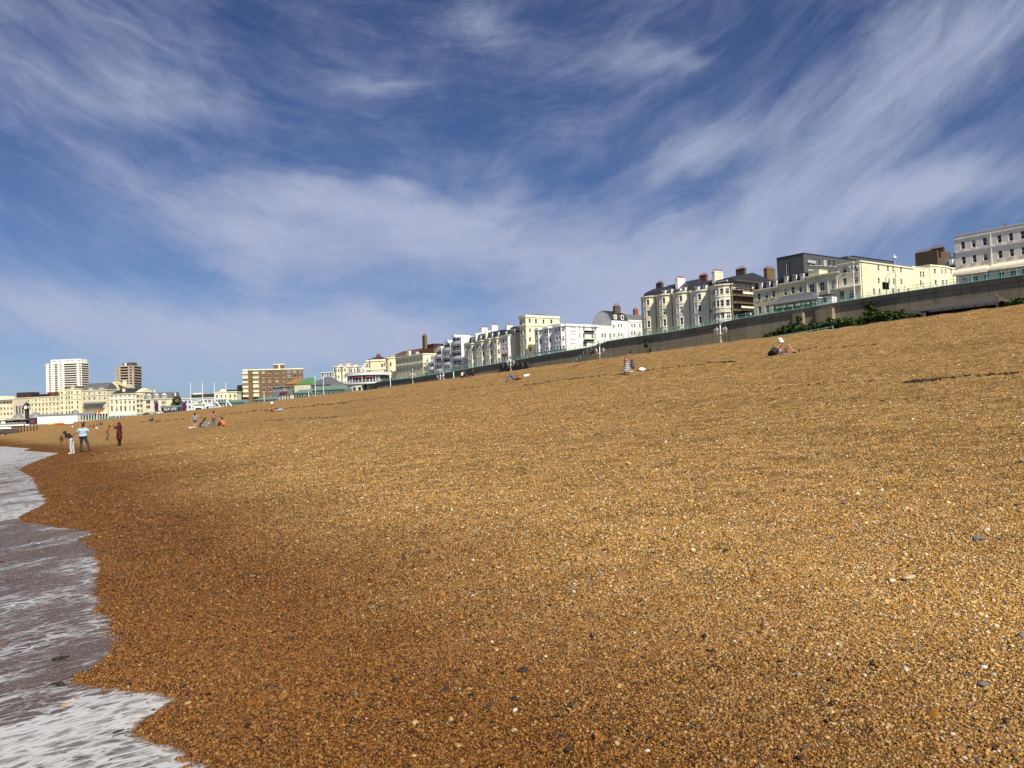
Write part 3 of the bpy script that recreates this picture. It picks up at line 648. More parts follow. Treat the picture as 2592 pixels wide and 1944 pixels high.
        for dx_ in dormers:
            d_ = MB(); zb = z + .35; hh = min(dh, h - .5); d_.box(dx_ - dw / 2, dx_ + dw / 2, y0 + .12, y0 + i_ + .6, zb, zb + hh); d_.box(dx_ - dw / 2 - .1, dx_ + dw / 2 + .1, y0 + .0, y0 + i_ + .7, zb + hh, zb + hh + .1)
            q = d_.build('dormer', TRIM, s.roof); g = MB(); g.box(dx_ - dw / 2 + .14, dx_ + dw / 2 - .14, y0 + .085, y0 + .118, zb + .12, zb + hh - .1)
            g.box(dx_ - .03, dx_ + .03, y0 + .06, y0 + .083, zb + .12, zb + hh - .1, 1); g.box(dx_ - dw / 2 + .14, dx_ + dw / 2 - .14, y0 + .062, y0 + .082, zb + hh * .5 - .03, zb + hh * .5 + .03, 1); g.build('dormer_window', [GLASS, TRIM], s.roof)
    def gable(s, x0, x1, D, h, mat, z=None, over=.25, hip=0.0, gambrel=0.0, y0=0.0):
        """pitched roof, ridge along the front; gambrel gives the knee its height"""
        z = s.H if z is None else z; ym = (y0 + D) / 2; mb = MB()
        prof = [(y0 - over, z), (ym, z + h), (D + over, z)] if not gambrel else [(y0 - .1, z), (y0 + (D - y0) * .16, z + gambrel), (ym, z + h), (D - (D - y0) * .16, z + gambrel), (D + .1, z)]
        for k in range(len(prof) - 1):
            a, b = prof[k], prof[k + 1]; ha = hip * (a[1] - z) / h; hb = hip * (b[1] - z) / h
            mb.quad((x0 + ha, a[0], a[1]), (x1 - ha, a[0], a[1]), (x1 - hb, b[0], b[1]), (x0 + hb, b[0], b[1]))
        s.roofpart(mb, mat); g = MB()
        for x, hs in ((x0, 1), (x1, -1)):
            P_ = [(x + hs * (hip * (p[1] - z) / h + (.06 if not hip else 0)), p[0] if not over or hip else min(max(p[0], y0), D), p[1] - .02) for p in prof]; i = len(g.v); g.v += P_; g.f.append(tuple(range(i, i + len(P_)))); g.m.append(0)
        (g.build('hip_end', mat, s.roof) if hip else g.build('gable', s.wall.data.materials[0], s.o))
    def balcony(s, x0, x1, z, out=1.1, side_out=False, mat=TRIM, rail=BLACK, h=1.0, y=0.0, canopy=None, bars=True, curved=0):
        if curved:
            pl = [(x0 + (x1 - x0) * k / 8, y - out * math.sin(math.pi * (k + .001) / 8.002) ** .5) for k in range(9)]
        else: pl = [(x0, y - .02), (x0, y - out), (x1, y - out), (x1, y - .02)]
        mb = MB(); mb.prism(list(pl), z - .16, z); b = mb.build('balcony', mat, s.o); r = MB()
        for k in range(len(pl) - 1):
            a, c = pl[k], pl[k + 1]; L = math.hypot(c[0] - a[0], c[1] - a[1])
            r.tube((a[0], a[1] + .04, z + h), (c[0], c[1] + .04, z + h), .03, n=5); r.tube((a[0], a[1] + .04, z + .1), (c[0], c[1] + .04, z + .1), .02, n=4)
            nb = max(1, int(L / .22)) if bars else 1
            for j in range(nb + 1): q = j / nb; x, yy = a[0] + (c[0] - a[0]) * q, a[1] + (c[1] - a[1]) * q + .04; r.tube((x, yy, z), (x, yy, z + h), .013, n=4, cap=False)
        r.build('railing', rail, b); return b
def flat(b, D=None): return b.set_plan([(0, 0), (b.W, 0)], D=D)
def bow(W, out=1.3, a=.1, k=5, b=None):
    b = a if b is None else b
    x0, x1 = W * a, W * (1 - b); pts_ = [(0, 0), (x0, 0)]
    for j in range(1, k): q = j / k; pts_.append((x0 + (x1 - x0) * q, -out * math.sin(math.pi * q) ** .7))
    return pts_ + [(x1, 0), (W, 0)]
def bay(W, out=1.0, spans=((.2, .8),), c=.7):
    pts_ = [(0, 0)]
    for a, b in spans: pts_ += [(W * a, 0), (W * a + c, -out), (W * b - c, -out), (W * b, 0)]
    return pts_ + [(W, 0)]
# ------------------------------------------------------------------ ground above the sea wall
def strip(name, n0, n1, dz, mat, label, t0=-120, t1=900, step=6, cat=None, kind='structure', zfun=None, n2=None):
    mb = MB(); ts = np.arange(t0, t1 + .1, step); zf = zfun or road_z
    for a, b in zip(ts[:-1], ts[1:]):
        p = [(*xy(n0, a), zf(a) + dz), (*xy(n0, b), zf(b) + dz), (*xy(n1, b), zf(b) + dz), (*xy(n1, a), zf(a) + dz)]; mb.quad(p[3], p[2], p[1], p[0])
    return tag(mb.build(name, mat), label, None, None, kind)
strip('pavement', 174.6, 180, 0.0, PAVE, 'upper promenade pavement behind the teal railing')
strip('road', 180, 193, -.13, ASPH, 'sea front road above the wall')
strip('inner_pavement', 193, 202, 0.0, PAVE, 'pavement in front of the terraces')
strip('town_ground', 202, 1400, -.02, PAVE, 'ground under the town')
strip('lower_road', 100, 174, 0, ASPH, 'lower esplanade road below the sea wall', zfun=lambda t: float(ground(*xy(100, t))) + .1)

# ------------------------------------------------------------------ the sea front, from the near end of the street to the far end
GH = 'stuccoed houses of the sea front street'
# long hotel at the near end
b = Building('hotel', 'long pale stucco hotel with shell awnings and balustrade, nearest of the street', 2414, 2760, (2414, 597), D=14)
flat(b); W = b.W
u8 = 2.42
for k in range(int((W - .8) / u8)):
    x = 1.95 + k * u8 + (k // 3) * .75
    if x > W - 1: break
    b.win(0, x, b.H - 1.75 - 1.75, .95, 1.75); b.win(0, x, b.H - 5.25 - 1.75, .95, 1.75); b.win(0, x, b.H - 10.1 - 2.2, 1.1, 2.2, 'door'); b.win(0, x, b.H - 13.6 - 2, 1.1, 2.0, 'door')
b.close(PINKW); b.band(b.H - 1.05, .16, .14, TRIM, 'cornice'); b.band(b.H - 4.15, .22, .2, TRIM, 'string_course'); b.band(b.H - .12, .14, .12, TRIM, 'coping')
m = MB()
for k in range(3):
    x0 = .6 + k * 2.45; m.box(x0, x0 + 2.1, -.04, -.001, b.H - .78, b.H - .68); m.box(x0, x0 + 2.1, -.04, -.001, b.H - .28, b.H - .2)
    for j in range(9): m.box(x0 + .1 + j * .235, x0 + .18 + j * .235, -.035, -.001, b.H - .67, b.H - .29)
m.build('balustrade', TRIM, b.o)
for x in (8.15, 16.1): m = MB(); m.tube((x, -.12, 0), (x, -.12, b.H - 1.1), .08, n=6); m.build('drainpipe', TRIM, b.o)
for k in range(4):   # scalloped quarter-round canvas awnings
    x0, x1 = .1 + 8.0 * k, 7.9 + 8.0 * k
    if x1 > W: break
    m = MB(); zt = b.H - 8.15; n_ = 7
    for j in range(n_):
        a0, a1 = math.pi / 2 * j / n_, math.pi / 2 * (j + 1) / n_; q = lambda a: (-1.9 * math.sin(a), zt - 1.5 + 1.5 * math.cos(a))
        (ya, za), (yb, zb) = q(a0), q(a1); ia, ib = .9 * (1 - math.sin(a0)), .9 * (1 - math.sin(a1)); m.quad((x0 + ib, yb, zb), (x1 - ib, yb, zb), (x1 - ia, ya, za), (x0 + ia, ya, za))
        m.quad((x0 + ia, ya, za), (x0 + ia, 0, za), (x0 + ib, 0, zb), (x0 + ib, yb, zb)); m.quad((x1 - ia, 0, za), (x1 - ia, ya, za), (x1 - ib, yb, zb), (x1 - ib, 0, zb))
    m.box(x0, x1, -1.96, -1.9, zt - 1.62, zt - 1.5); m.build('awning', CAN, b.o, True)
    m = MB()
    for j in range(5): x = x0 + .1 + (x1 - x0 - .2) * j / 4; m.box(x - .05, x + .05, -1.86, -1.76, b.H - 12.6, zt - 1.5)
    m.box(x0, x1, -1.9, -.02, b.H - 12.7, b.H - 12.55); m.box(x0, x1, -1.88, -1.82, b.H - 11.7, b.H - 11.62); m.build('veranda', LEAD, b.o)
b.chimney(9, 6, 1.1, .6, b.H - .5, b.H + 1.0, SOOT, 2); 

# sooty brick stacks standing behind
b = Building('brick_house', 'dark sooty brick house with three rows of red chimney pots, behind the cream corner', 2316, 2372, (2316, 643), street(264), D=9)
flat(b).close(SOOT); b.chimney(2.6, .8, 5.2, 1.0, b.H - .5, b.H + .3, SOOT, 6, pot_h=.9)
q0 = cut(2357, 634, street(264)); lx = b.local(q0)[0]; b.chimney(lx + 1.4, 1.4, 4.2, 1.2, b.H - .5, b.local(q0)[2] + .6, SOOT, 5, pot_h=1.0)
b = Building('slate_house', 'slate roofed brick house between the pot stacks and the hotel', 2383, 2425, (2383, 676), street(260), D=9)
flat(b); b.close(SOOT, cap=False); b.gable(0, b.W, 9, 3.2, SLATE2, gambrel=2.0); b.chimney(b.W * .72, 4.2, 3.0, .9, b.H + 1.5, b.H + 4.6, SOOT, 5)
m = MB(); m.box(b.W * .55 - .5, b.W * .55 + .5, .2, 1.5, b.H + .4, b.H + 1.9); m.build('dormer', TRIM, b.roof)

# cream corner block: sea front and its long lit flank up the side street
b = Building('corner_house', 'large plain cream corner house with curved white balcony and a long sunlit flank', 2120, 2175, (2175, 659), D=27)
flat(b); WA = b.W; DA = b.D
for px, py in ((2138, 683), (2166, 680)): b.win_px(px, py, 1.15, 1.6)
for px, py in ((2138, 713), (2167, 709)): b.win_px(px, py, 1.15, 1.9, kind='door')
for px, py in ((2130, 746), (2155, 743)): b.win_px(px, py, 1.3, 2.2, kind='door')
for px, py in ((2224, 678), (2248, 680), (2261, 681), (2281, 683), (2225, 710), (2251, 711), (2263, 712), (2282, 713), (2213, 737), (2227, 737), (2262, 738), (2276, 738), (2300, 736)): b.win_px(px, py, 1.0, 1.5, True)
b.close(CREAM2); b.band(b.H - .3, .28, .32, TRIMC); b.balcony(-.6, WA + .9, b.local(cut(2150, 727, ST))[2], 1.2, rail=TRIM, curved=0); CORNER = (b.A + b.e * b.W, Vector((NX, NY)))
m = MB(); m.tube((WA + .1, .6, 0), (WA + .1, .6, b.H - .4), .07, n=6); m.build('drainpipe', BLACK, b.o)
b = Building('side_street_house', 'lower cream house with one pair of windows, behind the corner house', 2309, 2352, (2320, 675), CORNER, D=9, base=road_z(60))
flat(b); b.win_px(2331, 694, 1.0, 1.6); b.win_px(2338, 694, 1.0, 1.6); b.win_px(2306, 692, .9, 1.6); b.win_px(2331, 716, 1.0, 1.5); b.win_px(2337, 722, 1, 1.8); b.close(CREAM); b.band(b.H - .2, .2, .12, TRIMC)
b = Building('side_street_house', 'cream house with a shallow bow front beside the pale hotel', 2353, 2430, (2360, 670), CORNER, D=9, base=road_z(60))
b.set_plan([(0, 0), (b.W * .12, 0), (b.W * .3, -.5), (b.W * .5, -.5), (b.W * .66, 0), (b.W, 0)])
for px, py in ((2366, 686), (2380, 687), (2390, 687), (2408, 687), (2368, 714), (2382, 715), (2392, 715)): b.win_px(px, py, .95, 1.4)
b.close(CREAM2); b.band(b.H - .4, .35, .25, TRIMC)

# classical cream front with three big framed windows
b = Building('classical_house', 'cream classical house with pilasters and three large white framed windows', 2038, 2119.5, (2119, 687), D=12)
flat(b)
for px, py in ((2055, 730), (2081, 725), (2110, 719)): b.win_px(px, py, 1.5, 2.5, kind='trim')
for px, py in ((2050, 765), (2078, 760), (2114, 752)): b.win_px(px, py, 1.2, 2.2, kind='door')
b.close(OLIVE); b.band(b.H - .35, .33, .42, TRIMC); b.band(b.H - 1.5, .18, .16, TRIMC, 'string_course')
for f in (.04, .36, .70, .97):
    m = MB(); m.box(b.W * f - .22, b.W * f + .22, -.16, -.003, .2, b.H - 1.52); m.box(b.W * f - .3, b.W * f + .3, -.2, -.003, b.H - 1.9, b.H - 1.55); m.build('pilaster', TRIMC, b.o)
m = MB(); m.box(.3, 3.6, 1.0, 5, b.H - .5, b.H + 1.5); m.box(.2, 3.7, .9, 5.1, b.H + 1.5, b.H + 1.62); m.build('penthouse', CREAM, b.o)

# olive cream terrace with black mansard
for k, (pl, pr, tp, lab, dpx, fx) in enumerate(((1906, 1968, (1906, 735), 'olive cream house with black mansard and three dormers beside the scaffolding', (1922, 1941, 1959), (1921, 1940, 1958)),
                                            (1968, 2038, (2035, 708), 'olive cream house with black mansard behind the promenade shelter', (1987, 2009, 2028), (1988, 2007, 2026)))):
    b = Building('mansard_house', lab, pl, pr, tp, D=11, trim=.03); flat(b)
    for px in fx:
        yy = 751 - (px - 1921) * .19
        b.win_px(px, yy, 1.0, 2.0); b.win_px(px + 2, yy + 34, 1.15, 2.3, kind='door')
    b.close(OLIVE); b.band(b.H - .3, .28, .3, TRIMC)
    ds = [b.local(cut(p, 720, ST))[0] for p in dpx]; b.mansard(.1, b.W - .1, 10.5, 2.5, .8, BLACKR, ds, 1.15, 1.75)

# dark modern block up the hill behind
LB = street(262)
b = Building('flats_block', 'dark grey modern flats block behind the cream houses, white window grid', 1965, 2033, (2033, 640), LB, D=46); flat(b)
m_ = b.local(cut(1996, 700, LB))[0]; b.win(0, m_, b.H - 16, 1.6, 14, 'wide')
for r in range(4):
    for px in (2053, 2065, 2077, 2089, 2101, 2113): b.win_px(px, 663 + r * 14 + (px - 2053) * .05, 2.0, 2.3, True, 'wide')
b.close(DGREY); b.band(b.H - .25, .3, .12, BLACK)
m = MB()
for r in range(3):
    z = b.H - 3.5 - 3.4 * r; m.box(b.W - 3.2 * 0 + .02, b.W + .5, 2 + 0, 7, z, z + 1.1); m.box(b.W + .02, b.W + .5, 32, 37, z, z + 1.1)
m.build('balcony', STEEL, b.o)
m = MB(); m.box(b.W - 14, b.W - 1.0, 30, 45, b.H - .5, b.H + 1.4); m.build('plant_room', DGREY, b.o)
b = Building('flats_block', 'lower dark grey modern flats wing showing above the cream flank', 2158, 2262, (2165, 648), (b.A + b.e * (b.W - 3) + b.inn * 47, Vector((NX, NY))), D=14, base=22); flat(b)
b.win_px(2170, 656, 3, 1.5, kind='wide'); b.win_px(2248, 660, 3, 1.5, kind='wide'); b.close(DGREY); b.band(b.H - .3, .3, .1, BLACK)

# five bow fronted regency houses
def regency(lab, pl, pr, tp, wall, out, roofm, ridge, dorm, arch=True, a=.1, bb=.12, D=11, rows=5, k=5, mans=2.0, extra=None):
    b = Building('bow_fronted_house', lab, pl, pr, tp, D=D, trim=.03, group=None); b.set_plan(bow(b.W, out * 1.35, a, k, bb)); nseg = b.side_i
    for sg in range(1, nseg - 1):
        L = math.hypot(b.segs[sg][1][0] - b.segs[sg][0][0], b.segs[sg][1][1] - b.segs[sg][0][1])
        if (sg % 2 == 0 if k == 5 else True): b.grid(sg, 1, rows, min(1.15, L * .72), [1.7, 1.9, 2.2, 2.3, 2.2][:rows], 3.45, 1.3, kinds=(['trim', 'arch', 'arch', 'door', 'door'] if arch else ['sash', 'sash', 'door', 'door', 'sash'])[:rows])
    b.close(wall, cap=True); b.band(b.H - .35, .32, .42, TRIMC)
    for j in range(1, 4): b.band(b.H - .35 - 3.45 * j, .14, .14, TRIMC, 'string_course')
    m = MB(); m.tube((b.W - .25, -.1, 0), (b.W - .25, -.1, b.H - .4), .09, n=6); m.build('drainpipe', BLACK, b.o)
    b.mansard(.1, b.W - .1, D - .3, mans, 1.3, roofm, [b.W * f for f in dorm], 1.3, 1.4, ridge=ridge)
    return b
b = regency('butter yellow bow fronted house at the far end of the slate roofed terrace', 1622, 1661, (1640, 751), CREAM2, 1.3, SLATE, 1.6, ()); b.chimney(b.W * .45, 6, 2.6, 1.0, b.H + 1.4, b.H + 4.9, SOOT, 5)
b = regency('cream bow fronted house with two rooflights, second in the slate roofed terrace', 1661, 1702, (1680, 746), CREAM, 1.3, SLATE, 2.2, (.4, .8))
b = regency('cream bow fronted house with a tall white stack on its far side', 1702, 1746, (1725, 740), CREAM3, 1.3, SLATE, 2.6, (.3, .6)); b.chimney(.5, 3.4, 1.0, 3.6, b.H - .3, b.H + 5.2, WHITE, 5); b.chimney(b.W * .75, 9, 2.8, .9, b.H + 2.5, b.H + 5.9, REDBRICK, 4)
b = regency('ivory bow fronted house with a wide roof light and arched first floor', 1746, 1796, (1770, 736), CREAM3, 1.4, SLATE, 2.0, (.3, .7))
b = regency('broad ivory bow fronted house with black iron balcony beside the scaffolding', 1796, 1852, (1820, 723), CREAM3, 1.9, SLATE, 2.0, (), arch=False, a=.06, bb=.05, D=22, k=6, mans=2.4)
b.chimney(.6, 3.2, 1.1, 4.0, b.H - .3, b.H + 5.0, CREAM3, 5); b.chimney(b.W * .6, 9, 3.2, .9, b.H + 3, b.H + 5.6, SOOT, 4); b.chimney(b.W - 1.0, 20, 1.2, 4.2, b.H - .4, b.H + 6.0, BRICK, 5)
b.balcony(.3, b.W - .3, b.H - 8.3, 2.9, curved=1)
m = MB(); m.box(b.W * .25, b.W * .72, 1.0, 2.6, b.H - .1, b.H + 1.5); q = m.build('dormer', TRIM, b.roof); m = MB()
for j in range(4): x = b.W * .27 + j * b.W * .112; m.box(x, x + b.W * .09, .96, .998, b.H + .2, b.H + 1.3)
m.build('dormer_window', GLASS, b.roof)
# scaffolding against the flank of that house
sx, sd_ = b.W + .25, 21.5
s_ = thing('scaffolding', 'brown pole scaffolding with board lifts wrapping the flank of the ivory bow fronted house', 'scaffolding', b.o.location, b.o.rotation_euler.z)
m = MB(); mp = MB(); H = b.H + 1.2
for j in range(11):
    y = .2 + j * 2.1
    for x in (sx, sx + 1.3): mp.tube((x, y, 0), (x, y, H + (1.2 if j % 4 == 0 else .2)), .055, n=5)
for zl in [H - .6 - 2.25 * k for k in range(8)]:
    if zl < .5: continue
    m.box(sx - .1, sx + 1.4, 0, 21.6, zl, zl + .07); m.box(sx + 1.36, sx + 1.41, 0, 21.6, zl + .08, zl + .26)
    for hz in (1.0, .5): mp.tube((sx + 1.3, 0, zl + hz), (sx + 1.3, 21.6, zl + hz), .035, n=4)
    for j in range(0, 10, 3): mp.tube((sx + 1.33, .2 + j * 2.1, zl), (sx + 1.33, 2.3 + j * 2.1, zl + 2.2), .035, n=4)
m.build('board', WOOD, s_); mp.build('pole', IRON, s_)
m = MB()
for (y0_, y1_, z0_, z1_) in ((2, 8, .5, .54), (9, 15, .28, .32), (3, 12, .75, .79), (14, 20, .62, .66)): m.box(sx + 1.44, sx + 1.47, y0_, y1_, H * z0_, H * z1_)
m.build('plank', TRIMC, s_)
m = MB(); m.box(sx + .02, sx + .05, 0, 21.6, .5, H - 3.3); m.build('debris_netting', plain('brown_netting', (.16, .12, .085), .95, .35, 2), s_)
m = MB(); m.box(sx + .1, sx + .3, 9, 20, H - 2.9, H - 1.0); q = m.build('site_hut', CREAM, s_)
m = MB()
for j in range(5): m.box(sx + .31, sx + .33, 10 + j * 2, 11 + j * 2, H - 2.5, H - 1.3)
m.build('site_hut_window', GLASS, q)

# white buildings up the next side street
b = Building('white_bay_house', 'pale grey and white house with two bays and a blank white flank with slots', 1352, 1432, (1432, 819), D=16.5)
b.set_plan(bay(b.W, 1.1, ((.06, .24), (.36, .56), (.68, .96)), .8))
for sg, kk in ((1, 'sash'), (2, 'sash'), (3, 'sash'), (5, 'sash'), (6, 'sash'), (7, 'sash'), (9, 'sash'), (10, 'sash'), (11, 'sash')): b.grid(sg, 1 if sg in (1, 3, 5, 7, 9, 11) else 2, 4, .75 if sg % 4 != 2 else 1.0, 1.7, 3.5, 1.1)
for py in (828, 839, 846, 860, 870): b.win_px(1448 + 2, py, 3.0, .3, True, 'slot')
for px, py in ((1467, 830), (1468, 849)): b.win_px(px, py, .6, 1.7, True)
for px in (1478, 1500, 1507): b.win_px(px, 830, 1.0, 1.9, True, 'door'); b.win_px(px, 850, 1.0, 1.9, True, 'door')
b.win_px(1481, 870, 2, 2, True, 'wide')
b.close(WHITE); b.band(b.H - .9, .25, .35, TRIM); b.band(b.H - 9.6, .2, .5, LEAD, 'string_course', side=False)
for py in (839, 861):
    x = b.plan[-1][0]; p = cut(1490, py, (b.A + b.e * x, b.inn)); lx, ly, lz = b.local(p); m = MB(); m.box(x - .01, x + 1.1, ly - 2.6, ly + 2.6, lz, lz + .2); m.box(x - .01, x + .8, ly - 2.2, ly + 2.2, lz - .35, lz); q = m.build('balcony', DARK, b.o)
    m = MB(); m.tube((x + 1.05, ly - 2.5, lz + 1.1), (x + 1.05, ly + 2.5, lz + 1.1), .03, n=5)
    for j in range(12): yy = ly - 2.5 + j * 5 / 11; m.tube((x + 1.05, yy, lz + .2), (x + 1.05, yy, lz + 1.1), .02, n=4)
    m.build('railing', BLACK, q)
SD2 = (b.A + b.e * b.W, Vector((NX, NY))); zb2 = b.zb + 1
m = MB(); m.box(1, 8, 6, 12, b.H - .5, b.H + 1.4); m.build('penthouse', TRIM, b.o)
m = MB(); m.box(1.2, 7.8, 5.98, 5.999, b.H + .1, b.H + 1.0); m.build('penthouse_window', GLASS, b.o)
b = Building('white_wing', 'low white wing between the balcony flank and the gabled house', 1512, 1550, (1530, 824), SD2, D=7, base=zb2); flat(b)
for px, py in ((1518, 829), (1528, 830), (1537, 829), (1525, 849), (1532, 849), (1545, 849)): b.win_px(px, py, .95, 1.6)
b.close(WHITE); b.band(b.H - .15, .15, .1, TRIM)
b = Building('gabled_house', 'white house with a dark gambrel roof and tall grey gable end', 1548, 1589, (1560, 811), SD2, D=11, base=zb2, trim=.05); flat(b)
for px, py in ((1554, 826), (1566, 824), (1573, 824), (1555, 848), (1567, 847), (1574, 846)): b.win_px(px, py, .9, 1.2)
b.close(WHITE, cap=False); b.gable(0, b.W, 11, 4.4, BLACKR, gambrel=2.9, over=0); b.chimney(b.W * .72, 3.4, 3.0, 1.2, b.H + 2, b.H + 6.2, SOOT, 4, pot_h=1.1)
for f in (.25, .68):
    m = MB(); m.box(b.W * f - .75, b.W * f + .75, -.05, 1.6, b.H + .4, b.H + 2.2); q = m.build('dormer', TRIM, b.roof); m = MB(); m.box(b.W * f - .45, b.W * f + .45, -.09, -.052, b.H + .7, b.H + 1.9); m.build('dormer_window', GLASS, b.roof)
b = Building('side_street_house', 'small white house with paired windows against the yellow bow fronts', 1590, 1634, (1600, 810), SD2, D=9, base=zb2); flat(b)
for px, py in ((1600, 824), (1607, 824), (1620, 824), (1600, 843), (1607, 843), (1620, 843)): b.win_px(px, py, .9, 1.5)
b.close(WHITE); b.band(b.H - .7, .3, .25, TRIM); b.mansard(.1, b.W - .1, 8.5, 2.6, 1.5, SLATE2, (), ridge=.6); b.chimney(b.W * .85, 4, 2.0, .9, b.H + 1, b.H + 5, REDBRICK, 3)

# tall yellow block with a rounded end
b = Building('yellow_hotel', 'tall yellow hotel with a rounded sea end and a plain sunlit flank', 1304, 1330, (1330, 797), D=17.5)
b.set_plan([(0, 3.2), (b.W * .12, 1.4), (b.W * .36, .2), (b.W * .66, 0), (b.W, 0)])
for sg in range(4): b.grid(sg, 1, 5, .95, [1.7, 2.0, 2.2, 2.3, 2.2], 3.85, 2.0)
for px, py in ((1341, 812), (1357, 813), (1376, 814), (1396, 814), (1342, 835), (1342, 859), (1343, 884)): b.win_px(px, py, 1.1, 1.7, True)
b.close(YELLOW); b.band(b.H - .9, .9, .3, TRIMC, left=False); b.band(b.H - 4.3, .3, .25, TRIMC, 'string_course')
b.gable(.3, b.W - .5, 17, 1.1, SLATE2, z=b.H - .1, hip=2.5, y0=1.5)
# recessed shaded house and white narrow one
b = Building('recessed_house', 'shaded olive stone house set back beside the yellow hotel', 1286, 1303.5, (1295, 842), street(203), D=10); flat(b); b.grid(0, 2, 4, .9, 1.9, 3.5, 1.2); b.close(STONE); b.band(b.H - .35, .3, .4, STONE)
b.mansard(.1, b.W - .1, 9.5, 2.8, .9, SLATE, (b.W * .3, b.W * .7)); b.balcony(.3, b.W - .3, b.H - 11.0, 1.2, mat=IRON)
b = Building('narrow_white_house', 'narrow white house with a dark pub front beside the black roofed terrace', 1270, 1285.5, (1278, 848), street(200), D=10); flat(b); b.grid(0, 2, 3, 1.0, 2.0, 3.7, 1.4, 'trim'); b.close(WHITE); b.band(b.H - .35, .3, .4, TRIM)
b.mansard(.1, b.W - .1, 9.5, 2.4, .9, SLATE, (b.W * .5,)); m = MB(); m.box(.1, b.W - .1, -.5, -.02, .3, b.H - 12.4); m.build('pub_front', BLACK, b.o); m = MB(); m.box(.4, b.W - .4, -.8, -.02, b.H - 8.6, b.H - 8.0); m.build('awning', plain('pub_awning_red', (.22, .02, .03)), b.o)

# black roofed cream terrace
for k, (pl, pr, tp, lab, dm) in enumerate(((1183, 1203.5, (1193, 869), 'cream house with black roof next to the white modern flats', (.5,)), (1203.5, 1229, (1216, 862), 'cream house with black roof between two white party wall stacks', (.35, .75)), (1229, 1269.5, (1250, 855), 'wide cream house with black roof next to the narrow white house', (.3, .7)))):
    b = Building('black_roofed_house', lab, pl, pr, tp, D=11, trim=.03)
    b.set_plan(bay(b.W, 1.0, ((.12, .9),) if k < 2 else ((.06, .42), (.54, .9)), .9))
    for sg in ((1, 2, 3) if k < 2 else (1, 2, 3, 5, 6, 7)): b.grid(sg, 1 if sg != 2 else 2, 4, .8, [1.8, 2.0, 2.2, 2.2], 3.6, 1.5)
    b.close(CREAM3); b.band(b.H - .4, .38, .5, TRIMC); b.mansard(.1, b.W - .1, 10.5, 3.2, 1.0, SLATE, [b.W * f for f in dm], 1.6, 2.1, ridge=.8)
    if k: 
        m = MB(); m.box(-.3, .25, .1, 9, b.H - .3, b.H + 3.6); m.build('party_wall', WHITE, b.roof); b.chimney(.3, 4.5, 1.0, 3.2, b.H + 3, b.H + 6.0, WHITE, 4)
    if k == 2: b.chimney(b.W * .95, 4.5, 1.0, 3.2, b.H + 1, b.H + 4.8, WHITE, 4)

# white modern flats, stepped balconies
b = Building('modern_flats', 'white modern flats with stepped roofline and deep curved balconies', 1071, 1183, (1183, 866), D=13); W = b.W; H = b.H
b.set_plan([(0, 0), (W, 0)]); fl = 3.3
def mflat(x0, x1, ztop, rows):
    m = MB(); m.box(x0, x1, .6, 12, 0, ztop); m.build('wall', WHITE, b.o)
b.o_segs = None
steps = [(0, .10, -4.6), (.10, .24, -3.6), (.24, .42, -1.6), (.42, .62, 1.0), (.62, .86, 3.2), (.86, 1.0, 0.2)]
for f0, f1, dz_ in steps:
    m = MB(); m.box(W * f0, W * f1 - .02, 1.6, 12.5, 0, H + dz_); m.build('wall', GREYW, b.o)
    for r in range(6):
        z = H + dz_ - 2.9 - fl * r
        if z < .4: break
        x0, x1 = W * f0 + .15, W * f1 - .2; g = MB(); g.box(x0 + .1, x1 - .1, 1.5, 1.59, z + .1, z + 2.4); q = g.build('window', GLASS, b.o)
        f = MB(); f.box(x0, x1, 1.42, 1.499, z + 2.4, z + 2.5); 
        for j in range(4): xx = x0 + .1 + (x1 - x0 - .3) * j / 3; f.box(xx, xx + .09, 1.42, 1.498, z + .1, z + 2.4)
        f.build('frame', TRIM, q)
        if f1 < .9:
            s2 = MB(); pl = [(x0 - .1 + (x1 - x0 + .2) * j / 6, .55 - (.75 + .35 * (r % 2)) * math.sin(math.pi * (j + .01) / 6.02) ** .6) for j in range(7)]; s2.prism([(x1 + .1, 1.4), (x0 - .1, 1.4)] + pl, z - .25, z + .02); q = s2.build('balcony', TRIM, b.o)
            rl = MB(); 
            for a, c in zip(pl[:-1], pl[1:]):
                rl.quad((a[0], a[1], z + .03), (c[0], c[1], z + .03), (c[0], c[1], z + .95), (a[0], a[1], z + .95)) if (r + int(f0 * 10)) % 2 == 0 else (rl.tube((a[0], a[1], z + 1), (c[0], c[1], z + 1), .04, n=4), rl.tube((a[0], a[1], z), (a[0], a[1], z + 1), .03, n=4))
            rl.build('balustrade', TRIM, q)
m = MB()
for f in (.10, .24, .42, .62, .86): m.box(W * f - .22, W * f + .12, .1, 1.7, 0, H + {.10: -4.4, .24: -3.4, .42: -1.4, .62: 1.2, .86: 3.4}[f])
m.build('fin_wall', TRIM, b.o)
m = MB(); n_ = 12
for f0, f1, dz_ in ((.30, .42, -1.6), (.48, .58, 1.0), (.64, .72, 3.2)):   # curved hoods over the top balconies
    xm = W * (f0 + f1) / 2; rr = W * (f1 - f0) / 2
    for j in range(n_):
        a0, a1 = math.pi * j / n_, math.pi * (j + 1) / n_; m.quad((xm - rr * math.cos(a0), .3, H + dz_ + rr * .8 * math.sin(a0)), (xm - rr * math.cos(a1), .3, H + dz_ + rr * .8 * math.sin(a1)), (xm - rr * math.cos(a1), 9, H + dz_ + rr * .8 * math.sin(a1)), (xm - rr * math.cos(a0), 9, H + dz_ + rr * .8 * math.sin(a0)))
        m.tri((xm, .3, H + dz_), (xm - rr * math.cos(a1), .3, H + dz_ + rr * .8 * math.sin(a1)), (xm - rr * math.cos(a0), .3, H + dz_ + rr * .8 * math.sin(a0)))
m.build('roof_hood', TRIM, b.o)
m = MB()
